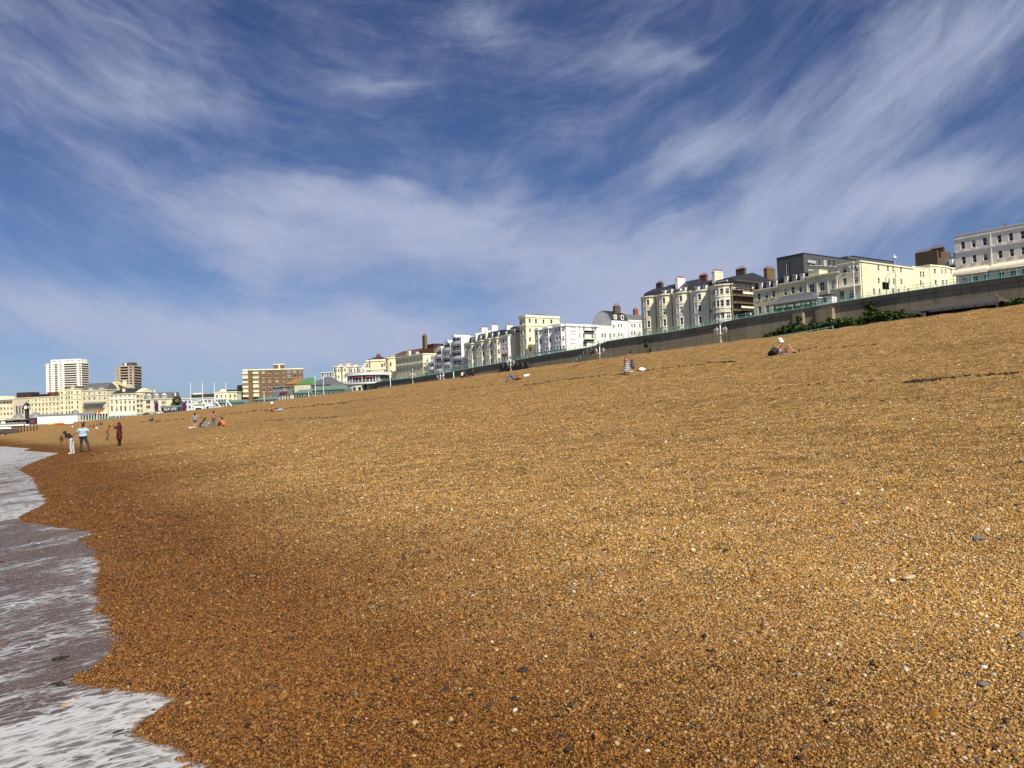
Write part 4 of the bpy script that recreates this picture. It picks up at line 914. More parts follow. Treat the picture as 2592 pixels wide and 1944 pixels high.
for zz in (H - 7.3, H - 11.4): 
    pl = [(W * .925 + .35 * math.cos(a * math.pi / 6), zz + .35 * math.sin(a * math.pi / 6)) for a in range(12)]
    i = len(m.v); m.v += [(x, 1.55, z) for x, z in pl]; m.f.append(tuple(i + k for k in range(12))); m.m.append(0)
m.build('porthole', GLASS, b.o)
m = MB(); m.box(W * .925 - .65, W * .925 + .65, 1.5, 1.58, H - 14.6, H - 13.3); m.build('sign', ORANGE, b.o); b.o.children[-1].rotation_euler = (0, 0, 0)
b = None
# cream terrace, bow house and block further on
b = Building('cream_terrace', 'cream terrace with a double cornice between the bow house and the modern flats', 1001, 1070.5, (1065, 895), D=11, trim=.03); flat(b)
b.grid(0, 8, 5, .95, [1.8, 2.1, 2.3, 2.4, 2.0], 4.0, 1.6); b.close(CREAM); b.band(b.H - .5, .45, .45, TRIMC); b.band(b.H - 4.6, .4, .45, TRIMC, 'string_course'); b.chimney(b.W * .3, 3, 2.6, 1.2, b.H - .6, b.H + 2.6, CREAM, 3)
for j in range(4): b.balcony(b.W * (.05 + .25 * j), b.W * (.05 + .25 * j) + 4.0, b.H - 12.0, .9, rail=TEALG)
b = Building('bow_house', 'smooth cream bow house with three rows of windows, far end of the cream terrace', 976, 1000.5, (985, 905), (plane(976, 930, 200).xy, Vector((.9, -.4)).normalized()), D=12, trim=.03); b.set_plan(bow(b.W, 2.0, .03, 5)); 
for sg in (2, 4): b.grid(sg, 1, 4, 1.1, 2.0, 4.0, 2.6)
b.close(CREAM); b.band(b.H - .6, .5, .35, TRIMC); b.mansard(1, b.W - 1, 11, 1.6, 1.5, SLATE2, (b.W * .4, b.W * .7))
b = Building('seafront_block', 'plain cream block with dark hip roof behind the round restaurant', 926, 975.5, (930, 911), (plane(926, 930, 203).xy, Vector((.97, -.1)).normalized()), D=13); b.set_plan([(0, 0), (b.W * .22, 0), (b.W * .24, -.8), (b.W * .92, -.8), (b.W, 0)])
b.grid(0, 2, 4, .9, 1.8, 3.6, 2.2); b.grid(3, 1, 4, .9, 1.8, 3.6, 2.0); b.win(2, b.W * .6, b.H - 4.2, 1.2, 1.6); b.close(CREAM2); b.band(b.H - .9, .3, .35, TRIMC); b.band(b.H - 5.6, .25, .25, TRIMC, 'string_course'); b.gable(1.2, b.W - .5, 12, 2.0, SLATE, hip=3.5); b.chimney(b.W * .5, 6, 2.2, 1.0, b.H + 1, b.H + 3.1, REDBRICK, 3)
for j, (pl, pr, tp, w_m, lab, ns) in enumerate(((878, 925.5, (900, 927), WHITE, 'low white house row with rounded end next to the plain cream block', 214), (843, 879, (860, 927), CREAM3, 'cream house with two brick stacks and a shaded flank', 208), (813, 846, (825, 942), GREYW, 'small pale grey house with a row of top windows', 222))):
    b = Building('seafront_house', lab, pl, pr, tp, (plane(pl, 950, ns).xy, Vector((.93, -.3)).normalized()), D=11, base=9, trim=.05)
    b.set_plan(bay(b.W, 1.6, ((.15, .5), (.6, .95)), 1.2) if j < 2 else [(0, 0), (b.W, 0)])
    if j < 2:
        for sg in (1, 2, 3, 5, 6, 7): b.grid(sg, 1 if sg % 4 != 2 else 2, 4, 1.0, 1.9, 3.9, 1.6)
    else: b.grid(0, 5, 2, 1.2, 2.0, 4, 1.0)
    b.close(w_m); b.band(b.H - .5, .4, .4, TRIMC if j == 1 else TRIM)
    if j < 2: b.chimney(b.W * .3, 4, 2.2, 1.2, b.H - .6, b.H + 1.6, CREAM, 4); b.chimney(b.W * .8, 5, 2.2, 1.2, b.H - .6, b.H + 2.0, CREAM, 4)
b = Building('tiled_house', 'house with long brown tiled roof rising behind the cream terrace', 992, 1053, (1000, 899), street(222), D=12, base=16); flat(b).close(STONE, cap=False); b.gable(0, b.W, 12, 2.4, REDTILE, hip=3)
b.chimney(b.W * .98, 6, 2.6, 1.5, b.H, b.H + 9.0, BRICK, 3, pot_h=1.2)
b = Building('brick_house', 'dark brown brick block and tank room behind the terrace', 1060, 1098, (1098, 880), street(224), D=10, base=16); flat(b).close(BRICK); m = MB(); m.box(b.W * .55, b.W, .2, 6, b.H - .5, b.H + 2.2); m.build('tank_room', BROWNBOX, b.o)

# brown brick flats
b = Building('brick_flats', 'brown brick flats with cream balconies and white windows', 613, 767, (640, 935), (plane(613, 970, 198).xy, Vector((.95, .29)).normalized()), D=14, base=7); W = b.W
b.set_plan([(0, 0), (W * .05, 0), (W * .05 + .02, -.02), (W, 0)]) if False else b.set_plan([(0, 0), (W, 0)])
Lb = b.line; L = lambda px: b.local(cut(px, 960, Lb))[0]
for r in range(6):
    z = b.H - 1.5 - 1.6 - 3.3 * r
    for px, w_, k in ((667, 2.0, 'wide'), (683, 1.8, 'wide'), (687.5, 1.8, 'wide'), (701, 2.0, 'wide'), (707, 2.0, 'wide'), (719, 1.2, 'sash'), (732, 2.0, 'wide'), (746, 2.2, 'wide'), (753, 2.2, 'wide'), (761, 1.6, 'wide')): b.win(0, L(px), z, w_, 1.6, k)
b.close(BRICK); b.band(b.H - .6, .7, .15, TRIMC)
for px0, px1 in ((613.5, 628), (640, 655)):
    for r in range(6):
        x0, x1 = L(px0), L(px1); z = b.H - 3.3 * r - 1.1; m = MB(); m.box(x0, x1, -1.4, -.01, z - 2.25, z - 1.2 + .2); q = m.build('balcony', CREAM, b.o)
        g = MB(); g.box(x0 + .2, x1 - .2, -.9, -.02, z - .98, z + .45); g.build('window_bay', GLASS, q); f = MB()
        for j in range(6): xx = x0 + .2 + (x1 - x0 - .5) * j / 5; f.box(xx, xx + .16, -.96, -.901, z - .98, z + .45)
        f.build('frame', TRIMC, q)
m = MB(); m.box(L(694), L(721), 3, 9, b.H - .5, b.H + 3.2); q = m.build('lift_house', BRICK, b.o); m = MB(); m.box(L(693), L(722), 2.8, 9.2, b.H + 3.2, b.H + 3.8); m.build('coping', TRIMC, q)
m = MB(); m.box(L(706), L(710), 2.9, 2.99, b.H + .2, b.H + 3.0); m.build('door', TRIMC, q)
b = Building('brick_house', 'narrow dark brick house end at the left of the brick flats', 600, 612.5, (605, 975), street(206), D=10, base=7); flat(b).close(SOOT); b.chimney(b.W * .6, 4, 2.4, 1, b.H - .5, b.H + 2.2, SOOT, 4)
# ------------------------------------------------------------------ sea wall with its parapet, railing and stairs
T0, T1 = -60.0, ZT[-4] + 3
cz = lambda t: road_z(t) + .12
w_ = thing('sea_wall', 'high stained grey brown concrete sea wall below the promenade railing', 'wall', (*xy(175, T0), 0))
ox, oy = xy(175, T0)
def wallmesh(name, mat, prof, ta, tb, step=4.0, parent=w_):
    """sweep a profile of (n, height function) along the wall"""
    mb = MB(); ts = list(np.linspace(ta, tb, max(2, int((tb - ta) / step)))); rows = []
    for t in ts: rows.append([(*[a - b for a, b in zip(xy(n, t), (ox, oy))], z(t)) for n, z in prof])
    for a, b in zip(rows[:-1], rows[1:]):
        for k in range(len(prof) - 1): mb.quad(a[k], b[k], b[k + 1], a[k + 1])
    for r in (rows[0], rows[-1]): i = len(mb.v); mb.v += r; mb.f.append(tuple(range(i, i + len(r)))); mb.m.append(0)
    return mb.build(name, mat, parent)
wallmesh('wall', SEAWALL, [(173.4, lambda t: 2.0), (174.5, lambda t: cz(t) - 1.0), (176.5, lambda t: cz(t) - 1.0), (176.5, lambda t: 2.0)], T0, T1)
wallmesh('parapet', SEAWALL, [(174.25, lambda t: cz(t) - 1.0), (174.25, lambda t: cz(t) - .02), (175.4, lambda t: cz(t) - .02), (175.4, lambda t: cz(t) - 1.0), (174.25, lambda t: cz(t) - 1.0)], T0, T1)
wallmesh('string_course', CONC, [(174.1, lambda t: cz(t) - .04), (174.1, lambda t: cz(t) + .05), (175.3, lambda t: cz(t) + .05), (175.3, lambda t: cz(t) - .04)], T0, T1)
tx = lambda px, py=None, n0=175.0: nt(*plane(px, py if py else 850, n0).xy)[1]
for px, wd in ((2031, 1.4), (2098, 2.2)): t = tx(px); wallmesh('buttress', SEAWALL, [(172.6, lambda t: 2), (173.4, lambda t: cz(t) - 1.1), (174.6, lambda t: cz(t) - 1.1), (174.6, lambda t: 2)], t - wd, t + wd, 2)
for a, b, h in ((1900, 1600, 3.6), (1560, 1370, 3.2)): wallmesh('lower_facing', FACING, [(172.9, lambda t: 2), (173.7, lambda t: cz(t) - h - 2.2), (174.2, lambda t: cz(t) - h - 2.0), (174.4, lambda t: 2)], tx(a), tx(b))
for k, px in enumerate((1278, 1290, 1303, 1315, 1327, 1341)):   # row of dark arched plates standing in for the shade inside wall niches
    t = tx(px, 930); zt = plane(px, 920 + (px - 1278) * -.07, 173.5).z; m = MB(); r_ = 1.1; pl = [(-r_, -5), (r_, -5)] + [(r_ * math.cos(a * math.pi / 8), r_ * math.sin(a * math.pi / 8)) for a in range(9)]
    f = [(*[p - q for p, q in zip(xy(173.3, t + s), (ox, oy))], zt - 1.1 + z) for s, z in pl]; g = [(*[p - q for p, q in zip(xy(174.2, t + s), (ox, oy))], zt - 1.1 + z) for s, z in pl]
    n_ = len(pl)
    for j in range(n_): m.quad(f[j], f[(j + 1) % n_], g[(j + 1) % n_], g[j])
    m.v += f; m.f.append(tuple(range(len(m.v) - n_, len(m.v)))); m.m.append(0); m.build('niche_shade', IRON, w_)

RT0, RT1 = tx(2700, 690), tx(966, 960)
rl = thing('railing', 'long teal iron railing along the top of the sea wall', 'railing', (ox, oy, 0)); NP = 99; stp = (RT1 - RT0) / (NP - 1)
pm = MB(); pm.lathe([(.11, 0), (.11, .16), (.07, .22), (.06, 1.0), (.09, 1.05), (.09, 1.16), (.05, 1.25), (.08, 1.32), (.02, 1.4)], n=8); pme = pm.mesh('post', TEAL, True)
def rp(t, z, n=174.75): x, y = xy(n, t); return (x - ox, y - oy, cz(t) + .05 + z)
rails = MB(); lat = MB()
for k in range(NP):
    t = RT0 + k * stp; x, y, z = rp(t, 0); link('post', pme, rl, (x, y, z))
    if k < NP - 1:
        for zz, r in ((1.12, .045), (.62, .03), (.12, .03)): rails.tube(rp(t, zz), rp(t + stp, zz), r, n=5)
        for j in range(3):
            a = t + stp * j / 3; b_ = t + stp * (j + 1) / 3; lat.tube(rp(a, .14), rp(b_, .60), .018, n=4, cap=False); lat.tube(rp(a, .60), rp(b_, .14), .018, n=4, cap=False); c = (a + b_) / 2; prev = None
            for q in range(9): an = q * math.pi / 4; p = rp(c + .19 * math.cos(an), .37 + .19 * math.sin(an)); (lat.tube(prev, p, .018, n=4, cap=False) if prev else None); prev = p
rails.build('rail', TEAL, rl); lat.build('lattice', TEAL, rl)

# stair down the face of the wall
st = thing('staircase', 'narrow stair with teal handrail slanting down the sea wall', 'staircase', (ox, oy, 0)); ta, tb = tx(1516, 885, 173), tx(1450, 918, 173); za = cz(ta); zb = plane(1452, 922, 172.5).z; m = MB(); r = MB(); pm2 = MB(); ns = 22
Lp = lambda n, t, z: (*[p - q for p, q in zip(xy(n, t), (ox, oy))], z)
for k in range(ns):
    a, b_ = ta + (tb - ta) * k / ns, ta + (tb - ta) * (k + 1) / ns; z = za + (zb - za) * (k + 1) / ns; lo = z - .9
    m.quad(Lp(172.7, a, z), Lp(172.7, b_, z), Lp(173.5, b_, z), Lp(173.5, a, z)); m.quad(Lp(172.7, a, lo), Lp(172.7, b_, lo), Lp(172.7, b_, z), Lp(172.7, a, z)); m.quad(Lp(172.7, b_, z), Lp(173.5, b_, z), Lp(173.5, b_, z - .6), Lp(172.7, b_, z - .6))
    r.tube(Lp(172.75, a, z + 1.05 + .2), Lp(172.75, b_, z + 1.05), .05, n=5); r.tube(Lp(172.75, a, z + .6), Lp(172.75, b_, z + .45), .035, n=5)
    if k % 3 == 0: q = MB(); q.tube(Lp(172.75, a, z), Lp(172.75, a, z + 1.35), .07, n=6); q.build('post', TEAL, st)
m.build('steps', SEAWALL, st); r.build('handrail', TEAL, st)

# ------------------------------------------------------------------ things standing on the promenade
def on_wall(name, label, cat, px, n=177.5, py=800, group=None):
    p = plane(px, py, n); t = nt(p.x, p.y)[1]; return thing(name, label, cat, (p.x, p.y, road_z(t)), ANG, group), t
s_, t = on_wall('shelter', 'promenade shelter with grey hipped roof and teal posts', 'shelter', 2020, 177.6); L = 7.6; w2 = 2.3
h1 = plane(1966, 768, 175.3).z - road_z(t); h1 = min(max(h1, 2.3), 3.2)
m = MB(); e1 = [(-L, -w2 - .6, h1), (L, -w2 - .6, h1), (L, w2 + .6, h1), (-L, w2 + .6, h1)]; mid = [(-L * .68, -1.0, h1 + .9), (L * .68, -1.0, h1 + .9), (L * .68, 1.0, h1 + .9), (-L * .68, 1.0, h1 + .9)]; rd = [(-L * .52, 0, h1 + 1.9), (L * .52, 0, h1 + 1.9)]
for k in range(4): m.quad(e1[k], e1[(k + 1) % 4], mid[(k + 1) % 4], mid[k])
m.quad(mid[0], mid[1], rd[1], rd[0]); m.quad(mid[2], mid[3], rd[0], rd[1]); m.tri(mid[1], mid[2], rd[1]); m.tri(mid[3], mid[0], rd[0]); m.box(-L, L, -w2 - .6, w2 + .6, h1 - .14, h1 - .01, 1)
m.build('roof', [SLATE2, TRIM], s_)
for x in (-L + .9, -L * .33, L * .33, L - .9):
    for y in (-w2, w2): q = MB(); q.lathe([(.14, 0), (.14, .5), (.09, .6), (.08, h1 - .3), (.16, h1 - .15)], x, y, 8); q.build('post', TEAL, s_, True)
m = MB(); m.box(-L + 1.5, L - 1.5, -.05, .05, .5, 1.5); m.build('screen', IRON, s_); m = MB(); m.box(-L + 1.4, L - 1.4, -.6, -.051, .42, .5); m.build('bench', WOOD, s_)
s_, t = on_wall('kiosk', 'small white promenade kiosk with rounded dark top beside the shelter', 'kiosk', 2095, 177.8); m = MB(); m.box(-2.0, 2.0, -1, 1, 0, 2.5); m.build('body', TRIM, s_); m = MB(); m.prism([(2.3, -1.2), (2.3, 1.2), (-2.3, 1.2), (-2.3, -1.2)], 2.5, 2.75); m.prism([(1.7, -.8), (1.7, .8), (-1.7, .8), (-1.7, -.8)], 2.75, 3.0); m.build('roof', DGREY, s_)
m = MB(); m.box(-.5, .5, -1.08, -1.003, 1.1, 2.1); m.build('window', GLASS, s_)
def tall_lamp(px, top_y, label, kind, n=179.0):
    s_, t = on_wall('street_lamp', label, 'street lamp', px, n); H = plane(px, top_y, n).z - s_.location.z
    m = MB(); m.lathe([(.20, 0), (.20, .9), (.12, 1.1), (.085, H * .6), (.06, H - .5)], n=8); m.build('column', TRIM if kind == 'cluster' else STEEL, s_, True); c = TRIM if kind == 'cluster' else STEEL
    if kind == 'cluster':
        m = MB(); 
        for a in range(4): an = a * math.pi / 2 + .5; m.tube((0, 0, H - 2.4), (.8 * math.cos(an), .8 * math.sin(an), H - 1.6), .04, n=5)
        m.build('arm', c, s_)
        for a in range(4): an = a * math.pi / 2 + .5; q = MB(); q.lathe([(.05, H - 1.6), (.24, H - 1.5), (.28, H - 1.1), (.1, H - .8)], .8 * math.cos(an), .8 * math.sin(an), 8); q.build('lantern', STEEL, s_, True)
        q = MB(); q.lathe([(.06, H - .6), (.26, H - .5), (.3, H - .1), (.08, H + .2)]); q.build('lantern', STEEL, s_, True)
    else: q = MB(); q.lathe([(.05, H - .6), (.45, H - .42), (.5, H - .25), (.12, H), (.04, H + .5)]); q.build('lantern', TRIM, s_, True)
tall_lamp(2166, 662, 'tall white promenade lamp with clustered lanterns before the corner house', 'cluster'); tall_lamp(2272, 648, 'tall thin promenade lamp with single saucer lantern before the long cream flank', 'single')
s_, t = on_wall('traffic_light', 'traffic light on a grey pole with a curved arm above the railing', 'traffic light', 2247, 179.5); H = plane(2247, 702, 179.5).z - s_.location.z
m = MB(); m.tube((0, 0, 0), (0, 0, H), .09, n=8); prev = (0, 0, H)
for a in range(1, 6): p = (1.8 * a / 5, 0, H + .9 * math.sin(a / 5 * 1.5)); m.tube(prev, p, .05, n=6); prev = p
m.build('pole', STEEL, s_); m = MB(); m.box(-.75, -.2, -.3, .2, H * .45, H * .8); m.build('signal_head', BLACK, s_); m = MB(); m.box(.2, .6, -.3, .2, H * .42, H * .75); m.build('signal_head', BLACK, s_)

# cream cast iron lamps on the lower esplanade
lamps = [(1822, 806, 100, 'cream lower esplanade lamp before the sea wall, nearest of its row'), (1517, 864, 100, 'cream lower esplanade lamp beside the wall staircase'), (1292, 897, 100, 'cream lower esplanade lamp before the arched niches'), (1114, 937, 105, 'cream lower esplanade lamp below the white modern flats'), (1044, 932, 112, 'cream lower esplanade lamp with a square stone foot by the low wall')]
L0 = None
for px, py, n0, lab in lamps:
    p = plane(px, py, n0); g = float(ground(p.x, p.y)); H = p.z - g
    s_ = thing('esplanade_lamp', lab, 'street lamp', (p.x, p.y, g), ANG, 'lamps along the lower esplanade')
    if L0 is None:
        H0 = H; ms = []; m = MB(); m.lathe([(.32, 0), (.32, 1.2), (.2, 1.5), (.15, 1.7), (.13, H - 3), (.2, H - 2.9), (.1, H - 2.6), (.07, H - .7)], n=10); ms.append(('column', m.mesh('column', TRIMC, True), (0, 0, 0)))
        m = MB()
        for s in (-1, 1):
            m.tube((0, 0, H - 2.6), (s * 1.0, 0, H - 2.2), .05, n=5); m.tube((0, 0, H - 1.6), (s * 1.0, 0, H - 1.75), .04, n=5); m.tube((0, 0, H - 2.5), (0, s * .8, H - 2.2), .05, n=5)
        ms.append(('bracket', m.mesh('bracket', STEEL), (0, 0, 0)))
        q = MB(); q.lathe([(.05, -.75), (.2, -.62), (.27, -.15), (.3, -.1), (.06, .15), (.03, .3)], n=8); lm = q.mesh('lantern', STEEL, True)
        for a in ((1, 0, H - 1.6), (-1, 0, H - 1.6), (0, .8, H - 1.6), (0, -.8, H - 1.6), (0, 0, H - .3)): ms.append(('lantern', lm, a))
        L0 = ms
    for nm, me_, lc in L0: o = link(nm, me_, s_, lc); 
    s_.scale = (1, 1, H / H0)

# ------------------------------------------------------------------ planting
def leaf_mat(name, a, b):
    m, N = new_mat(name); g = N.node('ShaderNodeNewGeometry'); r = N.noise(g.outputs['Position'], 1.6, 4, .7)
    c = N.mix(N.rng(r, .35, .68), a, b); p = finish(N, c, .6, .25); return m
LEAF = leaf_mat('dark_leaf', (.022, .042, .008), (.075, .11, .018)); LEAF2 = leaf_mat('deep_leaf', (.02, .04, .012), (.05, .085, .02))
def leaf_cloud(blobs, n, size, seed=1, sun=False):
    rg = np.random.default_rng(seed); V = []; tot = sum(b[3] * b[4] * b[5] for b in blobs) 
    for cx, cy, cz_, rx, ry, rz in blobs:
        k = max(6, int(n * rx * ry * rz / tot)); d_ = rg.normal(size=(k, 3)); d_ /= np.linalg.norm(d_, axis=1)[:, None]; rr = rg.uniform(.55, 1.05, k) ** .6
        c = np.array([cx, cy, cz_]) + d_ * rr[:, None] * np.array([rx, ry, rz]); u = rg.normal(size=(k, 3)); u /= np.linalg.norm(u, axis=1)[:, None]; v = np.cross(u, rg.normal(size=(k, 3))); v /= np.linalg.norm(v, axis=1)[:, None]
        s = size * rg.uniform(.5, 1.3, k)[:, None]; V.append(np.stack([c - u * s - v * s * .6, c + u * s - v * s * .6, c + u * s + v * s * .6, c - u * s + v * s * .6], 1).reshape(-1, 3))
    V = np.concatenate(V); return V, np.arange(len(V)).reshape(-1, 4)
def bank(name, label, tops, n0, seed, cat='shrub', rad=1.3, dens=700, mat=None):
    a = plane(*tops[0], n0); g = thing(name, label, cat, (a.x, a.y, 5.0)); rg = random.Random(seed); bl = []; st_ = MB()
    for (pa, ya), (pb, yb) in zip(tops[:-1], tops[1:]):
        A, B_ = plane(pa, ya, n0), plane(pb, yb, n0); k = max(1, int((B_ - A).length / .9))
        for j in range(k):
            f = (j + rg.random() * .7) / k; p = A.lerp(B_, f); r = rad * rg.uniform(.7, 1.1)
            for lev in range(3):
                nn = rg.uniform(-1.2, .8); bl.append((p.x - a.x + NX * nn, p.y - a.y + NY * nn, p.z - r - lev * 1.3 - 5 + rg.uniform(-.15, .25), r, r, r * .9))
            if j % 3 == 0: st_.tube((p.x - a.x, p.y - a.y, 0), (p.x - a.x, p.y - a.y, p.z - 6.5), .16, .06, n=5)
    V, F = leaf_cloud(bl, int(len(bl) * dens / 4), .26, seed); link('foliage', np_mesh('foliage', V, F, mat or LEAF), g); st_.build('stem', WOOD, g); return g
bank('hedge', 'long green hedge climbing against the sea wall, behind the low teal rail', [(1940, 845), (1973, 829), (2000, 822), (2050, 819), (2086, 815), (2103, 806), (2150, 803), (2189, 800), (2206, 791), (2258, 787), (2285, 783), (2302, 784), (2312, 792)], 169.5, 4)
bank('hedge', 'dark green hedge right of the long lean-to shelter roof', [(2526, 766), (2545, 761), (2570, 757), (2600, 752), (2680, 742)], 169.5, 5)
bank('ivy', 'ivy climbing the sea wall above the hedge', [(2196, 770), (2206, 765), (2214, 768)], 173.2, 6, rad=.9, dens=500); bank('ivy', 'thin dark ivy patch high on the concrete wall', [(1640, 858), (1646, 860)], 173.6, 8, rad=.5, dens=300, mat=LEAF2)
bank('ivy', 'dark ivy clump on the wall under the promenade shelter', [(2026, 800), (2031, 806)], 172.8, 9, rad=.8, dens=300, mat=LEAF2)

# long lean-to roof at the foot of the wall
pA, pB = plane(2301, 788, 166), plane(2529, 762, 166); tA, tB = nt(pA.x, pA.y)[1], nt(pB.x, pB.y)[1]; zf = (pA.z + pB.z) / 2; z2 = plane(2400, 762, 173.4).z
s_ = thing('lean_to_shelter', 'long grey lean-to roof with pale edge and dark space under it', 'shelter', (*xy(166, tA), 0), ANG); L = tA - tB; m = MB(); hz = zf; zw = max(z2, hz + 1.8)
m.quad((0, 0, hz), (L, 0, hz), (L - 3.5, 7.4, zw), (4, 7.4, zw)); m.tri((0, 0, hz), (4, 7.4, zw), (0, 7.4, hz)); m.tri((L, 0, hz), (L, 7.4, hz), (L - 3.5, 7.4, zw)); m.build('roof', plain('brown_grey_felt', (.075, .062, .05), .9, .3), s_)
m = MB(); m.box(-.1, L + .1, -.12, -.003, hz - .3, hz + .03); m.build('fascia', LEAD, s_); m = MB(); m.box(.5, L - .5, 5.8, 6.0, 3, hz - .05); m.build('shade_sheet', DARK, s_)  # near-black sheet stands in for the shade under the roof
for k in range(9): q = MB(); q.tube((.4 + (L - .8) * k / 8, .3, 4.5), (.4 + (L - .8) * k / 8, .3, hz - .1), .09, n=6); q.build('post', IRON, s_)
for px, ya, lab in ((2522, 748, 'thin grey pole at the right end of the lean-to roof'), (2041, 822, 'thin grey pole rising behind the low teal beach rail')):
    p = plane(px, ya, 120); g = float(ground(p.x, p.y)); m = MB(); m.lathe([(.09, 0), (.07, p.z - g), (.12, p.z - g + .02), (.03, p.z - g + .12)], n=8); o = m.build('pole', STEEL, None, True, (p.x, p.y, g)); tag(o, lab, 'pole')

# low teal rail at the top of the beach
rr = thing('beach_rail', 'low teal rail with short posts at the crest of the shingle', 'railing', (*plane(1900, 868, 97).xy, 0)); bx, by = rr.location.x, rr.location.y; prev = None; m = MB()
for k in range(14):
    px = 1868 + 18.5 * k; py = 872 - (px - 1868) * .168; p = plane(px, py, 97); q = (p.x - bx, p.y - by, p.z + .25); c = MB(); c.tube((q[0], q[1], q[2] - 1.6), (q[0], q[1], q[2] + .06), .07, n=6); c.build('post', TEAL, rr)
    if prev: m.tube(prev, q, .05, n=5)
    prev = q
m.build('rail', TEAL, rr)

# ------------------------------------------------------------------ low buildings of the lower promenade
def at_n(px, py, n): return plane(px, py, n)
# round fronted restaurant terrace
p = plane(922, 985, 178); R0 = 13.0; zc = lambda py: at_depth(922, py, p.y).z; G0 = float(ground(p.x, p.y))
s_ = thing('restaurant', 'round fronted white restaurant with dark glazed upper floor and red awnings', 'restaurant', (p.x, p.y, 0), ANG + .55)
uu = 2100 / p.y; R0 = 50 / uu * 1.0
def arc(r, n=20, y=0): return [(-r * math.cos(math.pi * k / n) * 1.0, y - r * .55 * math.sin(math.pi * k / n)) for k in range(n + 1)]
def ring(name, mat, r, za, zb, par=s_, dep=9): m = MB(); a = arc(r); m.prism([(r, dep)] + [(-r, dep)] + a, za, zb); return m.build(name, mat, par)
ring('ground_floor', TRIMC, R0, 2, zc(972)); ring('deck', TRIM, R0 + .9, zc(972), zc(969)); ring('glazing', GLASS, R0 - .8, zc(969) + .01, zc(951)); ring('roof', TRIM, R0 + .6, zc(950.5), zc(944)); ring('roof_edge', IRON, R0 - .2, zc(944) + .01, zc(943))
a = arc(R0 - .75, 14)
for q in a: m = MB(); m.tube((q[0], q[1], zc(969)), (q[0], q[1], zc(950.5)), .16, n=6); m.build('column', TRIM, s_)
m = MB(); a = arc(R0 + .8, 44)
for u_, v_ in zip(a[:-1], a[1:]): m.tube((*u_, zc(969) + 1.1), (*v_, zc(969) + 1.1), .05, n=4); m.tube((*u_, zc(969)), (*u_, zc(969) + 1.1), .03, n=4)
m.build('railing', TRIM, s_); a = arc(R0 - .3, 14)
for k in (6, 7, 9, 10): m = MB(); u_, v_ = a[k], a[k + 1]; m.quad((*u_, zc(953)), (*v_, zc(953)), (v_[0] * 1.06, v_[1] * 1.12, zc(957)), (u_[0] * 1.06, u_[1] * 1.12, zc(957))); m.build('awning', RED, s_)
a = arc(R0 + .02, 20)
for k in range(2, 18, 2): m = MB(); u_, v_ = a[k], a[k + 1]; m.prism([u_, (u_[0] * .99, u_[1] * .97), (v_[0] * .99, v_[1] * .97), v_][::-1], zc(989), zc(980)); m.build('window', GLASS, s_)
m = MB(); u_, v_ = a[12], a[13]; m.quad((u_[0] * 1.01, u_[1] * 1.02, zc(981)), (v_[0] * 1.01, v_[1] * 1.02, zc(981)), (v_[0] * 1.01, v_[1] * 1.02, zc(974)), (u_[0] * 1.01, u_[1] * 1.02, zc(974))); m.build('sign', BLACK, s_)

GGREY = plain('dull_green_grey', (.13, .15, .125), .7, .2)
# western town: lines of fronts that face the camera across the bay
def frontal(px, Y, slope=-.12): q = at_depth(px, 1000, Y); return (Vector((q.x, q.y)), Vector((1, slope)).normalized())
WL = frontal(0, 640, -.16)
def wb(name, label, pl, pr, top, wall, cols, rows, fh=3.6, win=(1.1, 1.8), first=1.6, line=WL, D=14, cornice=True, px=(), **k):
    b = Building(name, label, pl, pr, top, line, base=4.5, D=D, trim=.04, **k); flat(b)
    if cols: b.grid(0, cols, rows, win[0], win[1], fh, first)
    for a_ in px: b.win_px(a_[0], a_[1], a_[2], a_[3], kind=a_[4])
    b.close(wall)
    if cornice: b.band(b.H - .5, .45, .45, TRIMC)
    return b
b = wb('far_hotel', 'yellow cream building at the left picture edge with projecting flat roofs', -70, 32.5, (10, 1012), CREAM2, 12, 5, 4.2, (1.6, 1.9)); m = MB(); m.box(-1, b.W + .5, -2.2, 12, b.H, b.H + .5); m.build('roof_slab', TRIM, b.o); m = MB(); m.box(2, b.W - 8, 2, 12, b.H + .5, b.H + 3); m.build('penthouse', CREAM2, b.o)
b = wb('picture_house', 'grey stone building with three tall window slots behind the clock tower', 33, 66, (50, 1007), STONE, 0, 0, cornice=True, px=[(p_, y_, 1.7, h_, 'wide') for p_ in (42, 49.5, 57) for y_, h_ in ((1038, 6.5), (1023, 4.0))])
m = MB(); m.box(.5, b.W + 2, 3, 12, b.H - .5, b.H + 4.2); m.build('plant_room', BROWNBOX, b.o)
b = wb('long_hotel', 'long cream hotel with five rows of small windows right of the clock tower', 67, 150, (110, 1004), CREAM, 9, 5, 3.55, (1.3, 2.0), 1.6); b.band(b.H - 4.6, .35, .3, TRIMC, 'string_course'); m = MB(); m.box(5, 19, 2, 12, b.H - .4, b.H + 2.0); m.build('plant_room', DARK, b.o); m = MB(); m.box(b.W * .58, b.W * .78, 2, 10, b.H - .4, b.H + 3.2); m.build('stair_tower', REDTILE, b.o)
b = Building('bayed_hotel', 'tall cream hotel with rounded bays right of the long hotel', 150, 205, (180, 984), WL, base=4.5, D=14, trim=.04); b.set_plan(bay(b.W, 2.2, ((.02, .2), (.42, .66)), 1.2))
for sg in range(1, b.side_i): 
    if sg != 4 or True: b.grid(sg, 1, 6, 1.2, 2.2, 3.75, 1.9)
b.close(CREAM); b.band(b.H - .5, .4, .4, TRIMC); b.band(b.H - 4.4, .3, .4, TRIMC, 'string_course'); b.band(b.H - 8.2, .3, .3, TRIMC, 'string_course')
